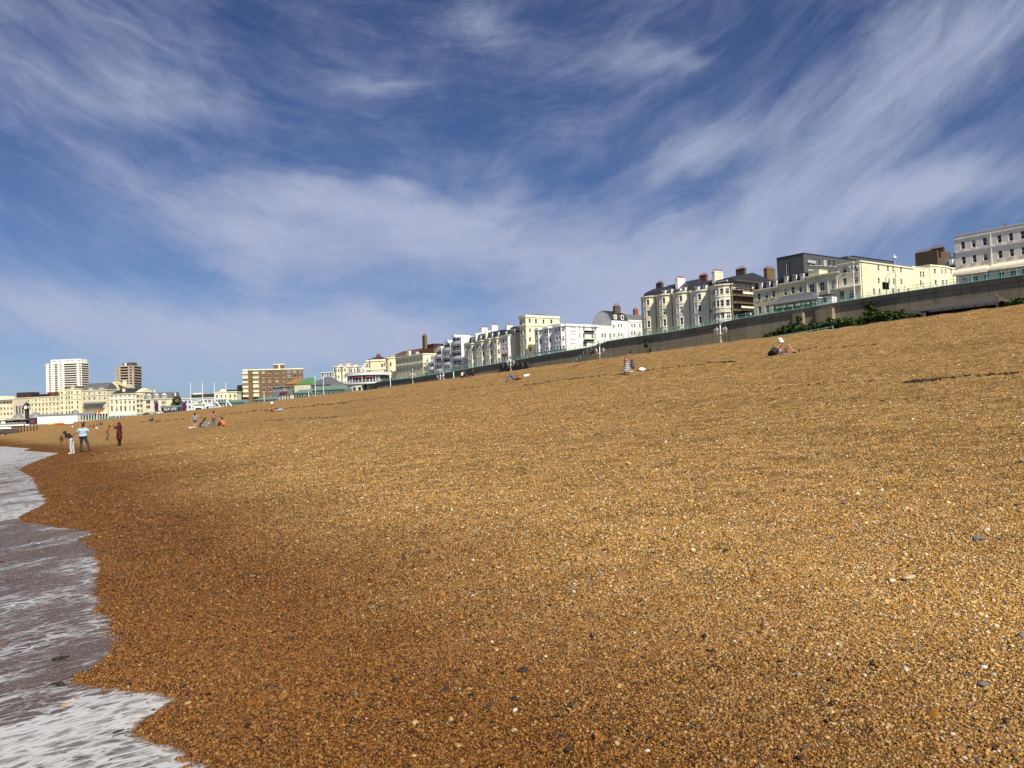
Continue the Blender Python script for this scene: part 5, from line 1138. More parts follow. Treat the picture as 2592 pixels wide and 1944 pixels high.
m = MB(); m.box(3, 8.5, 2, 9, b.H - .4, b.H + 1.6); m.box(11.5, 15.3, 2, 9, b.H - .4, b.H + 1.7); m.build('plant_room', SOOT, b.o); m = MB(); m.box(8.6, 11.4, 1.5, 6, b.H - .4, b.H + 3); m.build('lift_house', STONE, b.o)
b = wb('grand_hotel', 'cream hotel with grey mansard and a green canopied balcony in front of the brown tower', 206, 271, (240, 987), BEIGE, 5, 3, 3.8, (1.5, 2.0), 1.6); b.band(b.H - 4.1, .3, .35, TRIMC, 'string_course'); b.mansard(.3, b.W - .2, 13, 3.0, 1.6, SLATE2, [b.W * f for f in (.3, .38, .72, .8)], 1.1, 1.6, ridge=2.8)
m = MB(); z = b.H - 9.6; m.quad((2.5, -2.4, z - 1.2), (b.W - 2, -2.4, z - 1.2), (b.W - 2, 0, z + .3), (2.5, 0, z + .3)); m.build('canopy', GGREY, b.o); b.balcony(2.5, b.W - 2, z - 4.2, 2.4, mat=GGREY, rail=GGREY); m = MB()
for k in range(6): x = 2.6 + (b.W - 4.7) * k / 5; m.tube((x, -2.3, z - 4.2), (x, -2.3, z - 1.2), .12, n=5)
m.build('canopy_post', GGREY, b.o)
def arcade(b, z, h, n, mat, y=-3.0, back=DARK):
    m = MB(); m.box(0, b.W, y, -.02, z + h, z + h + 1.0); m.build('arcade_roof', mat, b.o); m = MB(); m.box(.2, b.W - .2, -.08, -.03, z, z + h); m.build('shop_front', back, b.o)
    for k in range(n): q = MB(); x = .2 + (b.W - .7) * k / (n - 1); q.box(x, x + .55, y + .1, y + .6, z - 1, z + h); q.build('column', TRIM, b.o)
arcade(b, b.H - 22.5, 4.2, 10, TRIMC)
b = Building('gable_end_house', 'plain cream gable wall with tall chimney slab beside the brown tower', 270, 298, (284, 972), frontal(0, 655, -.16), base=4.5, D=14); flat(b); b.close(CREAM); m = MB(); m.prism([(4, .3), (b.W + 6.5, .3), (b.W + 6.5, 9), (4, 9)], b.H - .5, b.H + 1.8, zt=[b.H + 1.9, b.H - 3, b.H - 3, b.H + 1.9]); m.build('raking_wall', CREAM, b.o); b.chimney(b.W + 4.6, 2, 2.8, 1.4, b.H - 6, b.H + 2.6, CREAM, 3)
b = wb('pilaster_hotel', 'white cream hotel with tall pilasters and a dark hip roof', 277, 344, (310, 996), CREAM3, 6, 1, 3.6, (1.5, 1.4), 1.2, px=[(p_, y_, 1.5, h_, k_) for p_ in (283, 295, 306, 317, 328, 339) for y_, h_, k_ in ((1018, 2.2, 'sash'), (1034, 4.2, 'door'))])
m = MB(); m.box(0, b.W, -.5, -.02, b.H - 4.4, b.H - 3.8); m.build('string_course', TRIM, b.o)
for px in (278, 289, 300.5, 311.5, 322.5, 333.5, 343): x = b.local(cut(px, 1020, WL))[0]; m = MB(); m.box(x - .5, x + .5, -.35, -.02, b.H - 16, b.H - 4.4); m.build('pilaster', TRIMC, b.o)
b.gable(.2, b.W - .2, 13, 4.2, SLATE, z=b.H - .1, hip=7); b.chimney(b.W * .48, 2.4, 2.0, 1, b.H + .6, b.H + 3.6, CREAM, 2); arcade(b, b.H - 20.6, 3.6, 8, TRIM)
b = wb('dark_bayed_house', 'narrow cream house with dark bay windows beside the pilasters', 344.5, 361, (352, 991), CREAM, 2, 5, 3.6, (2.0, 2.2), 2.4); b.gable(.1, b.W, 13, 2.6, CREAM, z=b.H - .1)
b = wb('dormer_house', 'cream house with three white pedimented dormers beside the dark tree', 361, 437, (400, 1009), CREAM2, 0, 0, px=[(p_, y_, 3.4, 2.4, 'wide') for p_ in (375, 394, 414) for y_ in (1018, 1030)])
b.mansard(.3, b.W - 1, 13, 5.0, 3.2, SLATE2, [b.local(cut(px, 1003, WL))[0] for px in (375, 394, 414)], 3.0, 2.6); b.chimney(b.W * .28, 5, 1.2, 1, b.H + 3, b.H + 7.2, CREAM, 2); b.chimney(b.W * .96, 5, 1.3, 1, b.H - .5, b.H + 4.2, WHITE, 2)
for px in (375, 394, 414):
    x = b.local(cut(px, 1003, WL))[0]; m = MB(); m.v += [(x - 1.9, .2, b.H + 2.6), (x + 1.9, .2, b.H + 2.6), (x, .2, b.H + 3.9), (x - 1.9, 1.6, b.H + 2.6), (x + 1.9, 1.6, b.H + 2.6), (x, 1.6, b.H + 3.9)]; m.f += [(0, 1, 2), (3, 5, 4), (0, 2, 5, 3), (1, 4, 5, 2)]; m.m += [0] * 4; m.build('pediment', TRIM, b.roof)
W2 = frontal(440, 560, .05)
b = wb('low_terrace', 'low grey white shops with dark roof plant behind the first two masts', 455, 545, (500, 1007), GREYW, 9, 2, 3.6, (1.8, 1.8), 1.6, line=W2, D=10); m = MB(); m.box(7, b.W - 2, 2, 9, b.H - .4, b.H + 2.4); m.box(8, 14, 2.5, 8, b.H + 2.4, b.H + 3.4, 1); m.build('plant_room', [IRON, TRIMC], b.o)
b = wb('pedimented_house', 'cream house with a round pediment left of the dark brick end', 543, 599.5, (580, 991), CREAM, 5, 4, 3.3, (1.3, 2.2), 2.0, line=W2, D=11); m = MB(); pl = [(5.5 + 2.2 * math.cos(a * math.pi / 10), b.H - .05 + 1.9 * math.sin(a * math.pi / 10)) for a in range(11)]; i = 0
m.v += [(x, -.1, z) for x, z in pl] + [(x, .6, z) for x, z in pl]; m.f.append(tuple(range(11))); m.m.append(0)
for k in range(10): m.f.append((k, 11 + k, 12 + k, k + 1)); m.m.append(0)
m.build('pediment', TRIMC, b.o); m = MB(); m.box(b.W * .5, b.W - 1, 2, 9, b.H - .4, b.H + 1.2); m.build('penthouse', IRON, b.o)
m = MB(); m.box(.1, 8.5, -2.2, -.02, b.H - 5.2, b.H - 4.6); m.build('portico', TRIM, b.o)
for k in range(5): q = MB(); q.tube((.6 + k * 1.9, -1.9, b.H - 9), (.6 + k * 1.9, -1.9, b.H - 5.2), .22, n=8); q.build('column', TRIM, b.o)

# towers beyond the roofs
def tower(name, label, px0, px1, ytop, Y, wallm, fl, nf, pent, nbx=7, dark=.5, slope=-.05):
    ln = frontal((px0 + px1) / 2, Y, slope); b = Building(name, label, px0, px1, ((px0 + px1) / 2, ytop), ln, base=8, D=18); flat(b); 
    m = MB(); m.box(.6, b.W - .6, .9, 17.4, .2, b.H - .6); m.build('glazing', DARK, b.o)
    for r in range(nf):
        z = b.H - 1.0 - fl * r
        if z < 2: break
        m = MB(); m.box(0, b.W, -.1, 18, z - .1, z + 1.0); m.build('floor_band', wallm, b.o)
        if r % 1 == 0:
            q = MB()
            for k in range(nbx):
                x = b.W * (k + .12 * ((r * 3 + k) % 3)) / nbx
                if dark < (k + .5) / nbx < dark + .32: continue
                q.box(x, x + b.W / nbx * .55, .1, .89, z - fl + 1.0, z - .1)
            q.build('wall_panel', wallm, b.o)
    m = MB()
    for x in (0, b.W * .13, b.W - 1.0): m.box(x, x + 1.0, -.2, 1.0, 0, b.H)
    m.build('pier', wallm, b.o); pent(b); return b
def p1(b): 
    m = MB(); m.box(b.W * .12, b.W * .97, 1.5, 16, b.H, b.H + 5.0); m.build('penthouse', TRIM, b.o); m = MB()
    for f in (.18, .34, .55, .68, .88): m.box(b.W * f, b.W * (f + .08), 1.4, 1.49, b.H + 2.2, b.H + 3.6)
    m.build('penthouse_window', GLASS, b.o); 
tower('tower_block', 'tall white tower block with dark balcony openings beyond the seafront', 116, 206, 919, 1080, WHITE, 2.95, 22, p1)
def p2(b): m = MB(); m.box(b.W * .36, b.W * .86, 3, 13, b.H, b.H + 3.6); m.box(b.W * .44, b.W * .54, 2.9, 2.99, b.H + .3, b.H + 3.2, 1); m.build('penthouse', [SOOT, TRIM], b.o)
tower('tower_block', 'brown grey banded tower block with dark rooftop room, slimmer of the two towers', 291, 338.5, 926, 900, plain('brown_cream_concrete', (.46, .40, .32), .85, .25, .2), 2.95, 18, p2, 6, .3)
q = at_depth(350, 962, 760); s_ = thing('church_spire', 'dark grey pointed church spire beside the brown tower', 'spire', (q.x, q.y, 4)); h = q.z - 4; m = MB(); m.lathe([(3.0, 0), (3.0, h * .62)], n=8); m.build('tower', STONE, s_); m = MB(); m.lathe([(3.3, h * .62), (2.9, h * .68), (1.6, h * .86), (.05, h)], n=8); m.build('roof', SLATE, s_)

# dark tree by the cream house
q = at_depth(447, 1003, 545); s_ = thing('tree', 'dark round evergreen tree between cream house and low shops', 'tree', (q.x, q.y, 4.5)); m = MB(); m.tube((0, 0, 0), (0, 0, 7), .5, .3, n=8); m.tube((0, 0, 4), (1.5, .3, 9), .25, .1, n=6); m.tube((0, 0, 5), (-1.4, .2, 10), .22, .1, n=6); m.build('trunk', WOOD, s_); H = q.z - 4.5
V, F = leaf_cloud([(0, 0, H - 3, 2.8, 2.6, 3), (-1.6, 0, H - 6, 2.2, 2.2, 2.6), (1.7, .5, H - 6.5, 2.2, 2.0, 2.8), (.3, -1, H - 8.5, 2.8, 2.4, 2.4), (-.5, 0, H - 11, 2.6, 2.4, 2)], 2600, .28, 21); link('crown', np_mesh('crown', V, F, LEAF2), s_)
# ------------------------------------------------------------------ pier and the things on the lower promenade
PD = Vector((-1, -.16)).normalized(); q0 = at_depth(207, 1060, 455)
pr = thing('pier', 'victorian pier deck on dark iron piles running out to the left', 'pier', (q0.x, q0.y, 0), math.atan2(-PD.y, -PD.x)); zp = lambda py, px=150: at_depth(px, py, 448).z
# local x runs towards the land; the sea end is at negative x
ZD = zp(1070, 190); PL = -130
m = MB(); m.box(PL, 14, -6, 12, ZD - .35, ZD); m.build('deck', WOOD, pr); m = MB(); m.box(PL, 14, -6.15, -6.01, ZD - .55, ZD + .25); m.build('fascia', TRIM, pr)
m = MB(); m.box(PL, 12, -5.6, -5.2, ZD - 1.6, ZD - .36); m.box(PL, 12, 10, 10.4, ZD - 1.6, ZD - .36); m.box(PL, 12, 2, 2.4, ZD - 1.6, ZD - .36)
for k in range(28): x = PL + k * 5.2; m.tube((x, -5.4, ZD - 3.4), (x + 5.2, -5.4, ZD - 1.4), .09, n=4); m.tube((x + 5.2, -5.4, ZD - 3.4), (x, -5.4, ZD - 1.4), .09, n=4)
m.build('girder', IRON, pr)
for k in range(26):
    x = PL + k * 5.2
    for y in (-5.4, 2.2, 10.2): c = MB(); c.lathe([(.3, -3), (.3, -.5), (.22, -.3), (.2, ZD - .4)], x, y, 7); c.build('pile', IRON, pr, True)
m = MB(); x0 = -20.2; m.box(x0, .1, -6.4, -6.2, ZD - .1, ZD + 3.9); m.build('hoarding', plain('white_boards', (.88, .88, .84), .6, .04, .5), pr)
m = MB(); m.prism([(x0, -5.4), (8, -5.4), (8, -1), (x0, -1)], ZD + 3.9, ZD + 4.3, zt=[ZD + 4.3, ZD + 4.3, ZD + 5.2, ZD + 5.2]); m.build('hoarding_roof', LEAD, pr)
def turret(x, w_, z0, h, y=-3, mat=LEAD): m = MB(); m.lathe([(w_ * 1.1, z0), (w_, z0 + h * .25), (w_ * .55, z0 + h * .7), (w_ * .2, z0 + h * .85), (.05, z0 + h)], x, y, 8); m.build('turret_roof', mat, pr)
turret(-2.2, 1.9, ZD + 4.4, 3.0); turret(-12.2, 1.0, ZD + 4.6, 1.6); turret(-22.4, 3.2, ZD + 3.9, 3.0); turret(-31, 2.6, ZD + 3.7, 2.6)
m = MB(); m.box(-24.5, x0 - .1, -6.4, -1, ZD, ZD + 3.6); q = m.build('kiosk', plain('dark_blue_grey_paint', (.05, .05, .085), .5), pr); m = MB(); m.box(-23.2, -21.7, -6.46, -6.41, ZD + .6, ZD + 2.2); m.build('kiosk_poster', plain('dull_red_poster', (.28, .04, .04)), q)
m = MB(); m.box(-60, -26, -4, 2, ZD + 2.6, ZD + 3.0); m.build('stall_roof', LEAD, pr); m = MB(); m.box(-46, -27, -3.4, 1, ZD, ZD + 2.5); m.build('stall', DARK, pr); m = MB(); m.box(-90, -36.5, -5, -1, ZD + 2.9, ZD + 3.5); m.build('canopy', TRIM, pr)
m = MB(); m.box(-38.5, -36.6, -5.8, -5, ZD + .7, ZD + 2.2); m.build('notice_board', TRIM, pr)
m = MB(); m.tube((PL, -5.9, ZD + 1.25), (-26, -5.9, ZD + 1.25), .07, n=4); m.tube((PL, -5.9, ZD + .7), (-26, -5.9, ZD + .7), .04, n=4)
for k in range(130): x = PL + k * .8; m.tube((x, -5.9, ZD + .2), (x, -5.9, ZD + 1.25), .06, n=4, cap=False)
m.build('railing', TRIM, pr)

def prop(name, label, cat, px, py, Y, group=None, rz=0.0, zground=None):
    q = at_depth(px, py, Y); return thing(name, label, cat, (q.x, q.y, q.z if zground is None else zground), rz, group)
px_m = lambda Y: Y / FPX
# clock tower on the promenade by the pier
q = at_depth(68, 1016, 500); s_ = thing('clock_tower', 'dark slim clock tower with round white face at the pier entrance', 'clock tower', (q.x, q.y, 4.5)); h = q.z - 4.5
m = MB(); m.box(-1.6, 1.6, -1.6, 1.6, 0, 3); m.box(-.85, .85, -.85, .85, 3, h * .64); m.build('shaft', IRON, s_); m = MB(); m.box(-1.4, 1.4, -1.4, 1.4, h * .64, h * .84); m.build('clock_case', BLACK, s_); m = MB(); m.lathe([(1.6, h * .84), (1.4, h * .9), (.35, h * .94), (.3, h * .98), (.03, h)], n=8); m.build('roof', BLACK, s_)
for a in (0, math.pi / 2, math.pi, -math.pi / 2): m = MB(); m.tube((0, -1.4, h * .74), (0, -1.48, h * .74), 1.05, n=24); m.build('clock_face', TRIM, s_, rot=(0, 0, a)); m = MB(); m.box(-.07, .07, -1.54, -1.49, h * .74, h * .74 + .8); m.box(.08, .6, -1.54, -1.49, h * .74 - .06, h * .74 + .06); m.build('clock_hand', BLACK, s_, rot=(0, 0, a))

# far teal railing of the lower promenade
s_ = thing('promenade_railing', 'far teal railing at the top of the beach right of the pier', 'railing', (0, 0, 0)); prev = None; m = MB()
for k in range(52):
    px = 199 + k * 4.0; q = at_depth(px, 1062.5 - (px - 199) * .088, 470 - k * .6); zb = q.z - .5; c = MB(); c.tube((q.x, q.y, zb - 1.5), (q.x, q.y, zb + 1.3), .09, n=5); c.build('post', TEAL, s_)
    if prev:
        for hz in (1.25, .7, .2): m.tube((prev[0], prev[1], prev[2] + hz), (q.x, q.y, zb + hz), .06, n=4)
    prev = (q.x, q.y, zb)
m.build('rail', TEAL, s_)

# low promenade buildings
def shed(name, label, cat, pl, pr_, ytop, n0, h, wallm, roofm, nw=0, D=7, rise=1.2, e=None, base=None, rot=None):
    ln = (plane(pl, ytop, n0).xy, (e or Vector((.93, -.36))).normalized()); b = Building(name, label, pl, pr_, ((pl + pr_) / 2, ytop), ln, base=4.5 if base is None else base, D=D, cat=cat); flat(b)
    if nw: b.grid(0, nw, 1, min(2.2, b.W / nw * .6), 1.6, 3, .5, 'wide')
    b.close(wallm, cap=False)
    if roofm: b.gable(0, b.W, D, rise, roofm, hip=rise)
    return b
shed('station_shed', 'long low grey green shed left of the brown brick flats', 'shed', 545, 616, 1019.5, 150, 5, TEALG, TEALG, 9, rise=1.6)
shed('station_shed', 'short pale green roofed shed in front of the brown brick flats', 'shed', 642, 700, 1012, 148, 5, TEALG, TEALG, 6, rise=1.4)
b = shed('pavilion', 'grey glass pavilion with red awning before the brick flats', 'pavilion', 690, 733, 979, 160, 8, LEAD, None, 5); b.band(b.H - .3, .3, .3, LEAD)
m = MB(); m.quad((5, -1.6, b.H - 3.6), (9.5, -1.6, b.H - 3.6), (9.5, -.02, b.H - 2.6), (5, -.02, b.H - 2.6)); m.build('awning', RED, b.o)
shed('kiosk', 'small yellow cream kiosk below the red awning', 'kiosk', 707, 735, 1001, 135, 4, CREAM2, SLATE2, 4, D=4, rise=.5)
b = shed('tiled_hall', 'orange brown roofed hall right of the brick flats', 'hall', 722, 756, 972, 172, 9, ORANGE, ORANGE, 0, D=12, rise=3.6)
b = shed('green_roofed_hall', 'hall with bright green pitched roof beside the orange roof', 'hall', 745, 790, 973, 168, 9, CREAM2, GREENR, 0, D=12, rise=3.6)
b = shed('hip_roofed_pavilion', 'dark grey hip roofed pavilion between the green roof and the round restaurant', 'pavilion', 786, 836, 974, 165, 7, LEAD, SLATE2, 5, D=14, rise=4.2)
b = shed('glazed_arcade', 'low green roofed glazed arcade with a white gable end', 'arcade', 742, 786, 995, 140, 5, TEALG, TEALG, 7, D=6, rise=1.6); m = MB(); m.v += [(b.W - 1.0, -.3, b.H + 1.4), (b.W + 1.6, -.3, 0), (b.W - 1.4, -.3, 0)]; m.f.append((0, 2, 1)); m.m.append(0); m.build('white_gable', TRIM, b.o)
b = shed('glazed_arcade', 'long green roofed glazed arcade next to the round restaurant', 'arcade', 790, 872, 987, 140, 6, TEALG, TEALG, 13, D=6, rise=1.8)

# masts with white stays
for k, (px, yt, yb) in enumerate(((482, 968, 1035), (512, 968, 1035), (542, 967, 1035), (571.5, 968, 1034))):
    q = at_depth(px, yt, 440); s_ = thing('mast', ('tall white mast nearest the purple banner', 'tall white mast, second from the purple banner', 'tall white mast, third from the purple banner', 'tall white mast nearest the pedimented cream house')[k], 'mast', (q.x, q.y, 4.2), 0, 'white masts of the funfair'); h = q.z - 4.2
    m = MB(); m.tube((0, 0, 0), (0, 0, h), .28, .14, n=8); m.build('pole', TRIM, s_)
    if k: m = MB(); m.tube((.3, 0, h * .46), (5.2, -1, h * .18), .40, .28, n=6); m.build('slide', TRIM, s_)
# funfair odds and ends
def box_thing(name, label, cat, px, py, Y, w_, d_, h, mat, roof=None, extra=None, zb=4.2):
    q = at_depth(px, py, Y); s_ = thing(name, label, cat, (q.x, q.y, zb)); H = max(q.z - zb, h); m = MB(); m.box(-w_ / 2, w_ / 2, -d_ / 2, d_ / 2, 0, H - .4); m.build('body', mat, s_); m = MB(); m.prism([(w_ / 2 + .2, -d_ / 2 - .2), (w_ / 2 + .2, d_ / 2 + .2), (-w_ / 2 - .2, d_ / 2 + .2), (-w_ / 2 - .2, -d_ / 2 - .2)], H - .39, H); m.build('roof', roof or TRIM, s_)
    m = MB(); m.box(-w_ * .3, w_ * .3, -d_ / 2 - .04, -d_ / 2 - .003, H * .45, H * .75); m.build('opening', DARK, s_); return s_, H
box_thing('kiosk', 'white funfair kiosk with dark hatch under the third mast', 'kiosk', 531, 1020, 430, 4.4, 3, 3, TRIM); box_thing('ticket_booth', 'pale blue and white booth on the crest of the beach', 'booth', 536, 1026, 380, 2.2, 2, 2, plain('pale_blue_white', (.62, .70, .80), .5)); box_thing('signboard', 'low white board with faded red panel beside the pale blue booth', 'sign', 547, 1029, 380, 2.6, .4, 1.6, plain('faded_red_white', (.75, .52, .45), .6))
box_thing('kiosk', 'white open stall with columns under the teal dome', 'kiosk', 505, 1024, 430, 5.0, 3, 2.5, TRIM, LEAD)
s_, H = box_thing('funfair_ride', 'white spiral ride with teal dome between the first two masts', 'funfair ride', 498, 1015, 450, 2.6, 2.6, 5, CREAM3); m = MB(); m.ball((0, 0, H + .4), 1.3, 10, sq=(1, 1, .9)); m.build('dome', TEAL, s_); m = MB(); prev = None
for k in range(14): a = k * .55; p = (2.0 * math.cos(a), 2.0 * math.sin(a), H - k * .42); (m.tube(prev, p, .35, n=6) if prev else None); prev = p
m.build('slide', TRIM, s_)
s_ = prop('windsock', 'small yellow upright inflatable beside the funfair ride', 'inflatable', 499, 1035, 425); s_.location.z = 4.2; m = MB(); m.lathe([(.4, 0), (.45, 2.0), (.3, 3.2), (.1, 3.6)], n=8); m.build('body', YEL, s_, True); m = MB(); m.lathe([(.5, 0), (.5, .3)], n=8); m.build('base', DGREY, s_)
for px, py, Y, lab in ((466, 1018, 430, 'purple banner on two poles left of the masts'), (396, 1020, 470, 'dark purple banner beside the dormer house')):
    q = at_depth(px, py, Y); s_ = thing('banner', lab, 'banner', (q.x, q.y, 4.0), .1, 'purple banners'); h = q.z - 4.0; m = MB()
    m.box(-.95, .95, -.04, .04, h * .25, h); m.build('cloth', PURPLE, s_)
    for x in (-1.05, 1.05): c = MB(); c.tube((x, 0, 0), (x, 0, h + .3), .06, n=5); c.build('pole', STEEL, s_)
# aquarium sign building
q = at_depth(432, 1027, 430); s_ = thing('sign_building', 'low dark building carrying big white SEA LIFE letters', 'building', (q.x, q.y, 4.0), -.06); h = q.z - 4.0; W = 10.2
m = MB(); m.box(-W / 2, W / 2 + .4, 0, 6, -.5, h - .9); m.build('wall', plain('navy_boards', (.014, .02, .05), .5), s_); m = MB(); m.box(-W / 2 - .2, W / 2 + .6, -.3, 6.2, h - .9, h); m.build('roof', LEAD, s_)
m = MB(); 
for k in range(8): x = -W / 2 + k * W / 7; m.box(x, x + .12, -.12, -.02, h * .3, h - .9)
m.build('mullion', STEEL, s_)
tcu = bpy.data.curves.new('lettering', 'FONT'); tcu.body = 'SEA LIFE'; tcu.size = 1.9; tcu.align_x = 'CENTER'; tcu.extrude = .08; to = bpy.data.objects.new('lettering', tcu); COL.objects.link(to)
dg = bpy.context.evaluated_depsgraph_get(); tme = bpy.data.meshes.new_from_object(to.evaluated_get(dg)); bpy.data.objects.remove(to); tme.materials.clear(); tme.materials.append(TRIM); link('lettering', tme, s_, (-.1, -.2, h - 2.35), (math.pi / 2, 0, 0))
# cars parked on the crest road
def car(px, py, Y, col, label, rz=0.0):
    q = at_depth(px, py, Y); s_ = thing('parked_car', label, 'car', (q.x, q.y, q.z - 1.45), rz); m = MB()
    low = [(-2.1, .35), (-2.1, .8), (-1.3, .9), (-.7, 1.42), (.9, 1.45), (1.7, .95), (2.15, .8), (2.15, .35)]
    i = 0; m.v += [(x, -.85, z) for x, z in low] + [(x, .85, z) for x, z in low]; n_ = len(low); m.f += [tuple(range(n_)), tuple(reversed(range(n_, 2 * n_)))] + [(k, n_ + k, n_ + (k + 1) % n_, (k + 1) % n_) for k in range(n_)]; m.m += [0] * (n_ + 2); m.build('body', col, s_)
    g = MB(); g.prism([(1.45, -.87), (1.45, -.852), (-1.05, -.852), (-1.05, -.87)], .93, 1.34); g.build('window', GLASS, s_)
    for x in (-1.35, 1.4):
        for y in (-.8, .8): w2_ = MB(); w2_.tube((x, y - .1, .33), (x, y + .1, .33), .33, n=12); w2_.build('wheel', BLACK, s_)
car(402, 1040.5, 430, TRIM, 'white car parked in front of the dormer house'); car(388, 1043, 430, plain('silver_paint', (.45, .46, .47), .3), 'silver car parked left of the white car'); car(372, 1044.5, 440, plain('dark_grey_paint', (.05, .06, .07), .3), 'dark grey car parked left of the silver car'); 
# beach things near the pier
def kayak(px, py, Y, mat, label):
    q = hit(px, py); m = MB(); L = 1.9
    for j in range(8):
        a, b_ = -1 + j / 4, -1 + (j + 1) / 4; ra, rb = .42 * (1 - a * a) ** .5 + .02, .42 * (1 - b_ * b_) ** .5 + .02; m.tube((a * L, 0, .25 + .12 * a * a), (b_ * L, 0, .25 + .12 * b_ * b_), ra, rb, n=8, cap=False)
    o = m.build('kayak', mat, None, True, (q.x, q.y, q.z), (0, 0, .1)); tag(o, label, 'kayak', 'kayaks on the shingle by the pier'); return o
for k, (px, mt, lab) in enumerate(((131, YEL, 'yellow kayak on the shingle at the left end of its row'), (139, YEL, 'yellow kayak second in its row by the pier'), (147, ORG, 'orange kayak beside the yellow ones'), (156, ORG, 'orange kayak fourth in its row'), (165, ORG, 'orange kayak at the right end of its row'), (174, TRIM, 'white kayak right of the orange kayaks'))): kayak(px, 1076 - (px - 131) * .06, 300, mt, lab)
for k, (px, yt, lab) in enumerate(((247, 1036, 'orange red flag on a white pole above the beach'),)):
    q = at_depth(px, yt, 330); g = float(ground(q.x, q.y)); s_ = thing('flag', lab, 'flag', (q.x, q.y, g)); h = q.z - g; m = MB(); m.tube((0, 0, 0), (0, 0, h), .06, n=6); m.build('pole', TRIM, s_); m = MB()
    for j in range(6): x0, x1 = j * .15, (j + 1) * .15; m.quad((x0, .08 * math.sin(j), h - 2.0 - j * .08), (x1, .08 * math.sin(j + 1), h - 2.0 - (j + 1) * .08), (x1, .08 * math.sin(j + 1), h - .1 - (j + 1) * .05), (x0, .08 * math.sin(j), h - .1 - j * .05))
    m.build('cloth', plain('orange_red_cloth', (.65, .10, .03), .8), s_)
q = hit(10, 1099); s_ = thing('boat', 'dark upturned boat on the beach at the left picture edge', 'boat', (q.x, q.y, q.z), .15); m = MB()
for j in range(8): a, b_ = -1 + j / 4, -1 + (j + 1) / 4; m.tube((a * 4.6, 0, .3), (b_ * 4.6, 0, .3), 1.15 * (1 - a * a) ** .5 + .02, 1.15 * (1 - b_ * b_) ** .5 + .02, n=10, cap=False)
m.build('hull', IRON, s_, True); m = MB(); m.box(-4.2, 4.2, -.06, .06, 1.2, 1.42); m.build('keel', WOOD, s_)
for px, py, mt, lab in ((6, 1087, CAN, 'cream beach tent left of the second tent'), (19, 1086, CAN, 'cream beach tent nearest the pier piles')):
    q = hit(px, py + 4); s_ = thing('tent', lab, 'tent', (q.x, q.y, q.z), .3, 'cream tents by the pier'); m = MB(); m.v += [(-1.6, -1.2, 0), (1.6, -1.2, 0), (1.6, 1.2, 0), (-1.6, 1.2, 0), (-1.3, 0, 1.5), (1.3, 0, 1.5)]; m.f += [(0, 1, 5, 4), (2, 3, 4, 5), (1, 2, 5), (3, 0, 4)]; m.m += [0] * 4; m.build('canvas', mt, s_); m = MB(); m.tube((-1.3, 0, 0), (-1.3, 0, 1.55), .04, n=5); m.build('pole', WOOD, s_)
for k in range(7):
    px = 46 + k * 8; q = hit(px, 1094 - k * .8); m = MB(); m.lathe([(.16, -.5), (.15, 1.4 + .3 * (k % 3)), (.10, 1.45 + .3 * (k % 3))], n=7); o = m.build('groyne_post', IRON, None, True, (q.x, q.y, q.z)); tag(o, 'weathered dark post of the broken groyne by the pier', 'post', 'groyne posts by the pier')
for k, (px, yt, n0, lab) in enumerate(((797, 950, 140, 'white flagless pole left of its twin before the hip roofed pavilion'), (818, 954, 140, 'white flagless pole beside the round restaurant, right of its twin'), (668, 992, 120, 'white pole before the brick flats'), (987, 930, 120, 'white pole below the bow fronted end of the cream terrace'), (1123, 944, 115, 'short white post beside the cream esplanade lamp'), (1148, 941, 115, 'short white post left of the seated couple'))):
    p = plane(px, yt, n0); g = float(ground(p.x, p.y)); m = MB(); h = p.z - g; m.lathe([(.16, 0), (.16, .8), (.11, 1.0), (.09, h), (.02, h + .1)], n=8); o = m.build('pole', TRIM, None, True, (p.x, p.y, g)); tag(o, lab, 'pole')

# ------------------------------------------------------------------ people
def capsule(mb, a, b, ra, rb, n=10, m=0):
    a, b = Vector(a), Vector(b); d_ = b - a; L = d_.length
    d_ = d_.normalized() if L > 1e-6 else Vector((0, 0, 1)); x = d_.orthogonal().normalized(); y = d_.cross(x); i = len(mb.v); rows = [(-ra * .96, ra * .28), (-ra * .7, ra * .71), (-ra * .28, ra * .96)] + [(L + rb * .28, rb * .96), (L + rb * .7, rb * .71), (L + rb * .96, rb * .28)]
    for s, r in rows:
        for k in range(n): t = 2 * math.pi * k / n; mb.v.append(tuple(a + d_ * s + x * (r * math.cos(t)) + y * (r * math.sin(t))))
    for j in range(len(rows) - 1):
        for k in range(n): mb.f.append((i + j * n + k, i + j * n + (k + 1) % n, i + (j + 1) * n + (k + 1) % n, i + (j + 1) * n + k)); mb.m.append(m)
    mb.f.append(tuple(i + k for k in reversed(range(n)))); mb.m.append(m); mb.f.append(tuple(i + (len(rows) - 1) * n + k for k in range(n))); mb.m.append(m)
def merged(name, caps, mat, vox=.016, extra=None):
    """melt tapered limbs into one continuous skin, then add what must stay crisp (fingers, nose)"""
    mb = MB()
    for c in caps: capsule(mb, *c)
    o = bpy.data.objects.new('tmp', mb.mesh('tmp', mat)); COL.objects.link(o); md = o.modifiers.new('r', 'REMESH'); md.mode = 'VOXEL'; md.voxel_size = vox; sm = o.modifiers.new('s', 'SMOOTH'); sm.iterations = 3; sm.factor = .5
    dg = bpy.context.evaluated_depsgraph_get(); me = bpy.data.meshes.new_from_object(o.evaluated_get(dg)); bpy.data.objects.remove(o); me.name = name
    if extra:
        import bmesh
        bm = bmesh.new(); bm.from_mesh(me); e = MB()
        for c in extra: capsule(e, *c, n=6)
        te = e.mesh('t', mat); bm.from_mesh(te); bm.to_mesh(me); bm.free(); bpy.data.meshes.remove(te)
    me.materials.clear(); me.materials.append(mat); me.polygons.foreach_set('use_smooth', [True] * len(me.polygons)); me.update(); return me
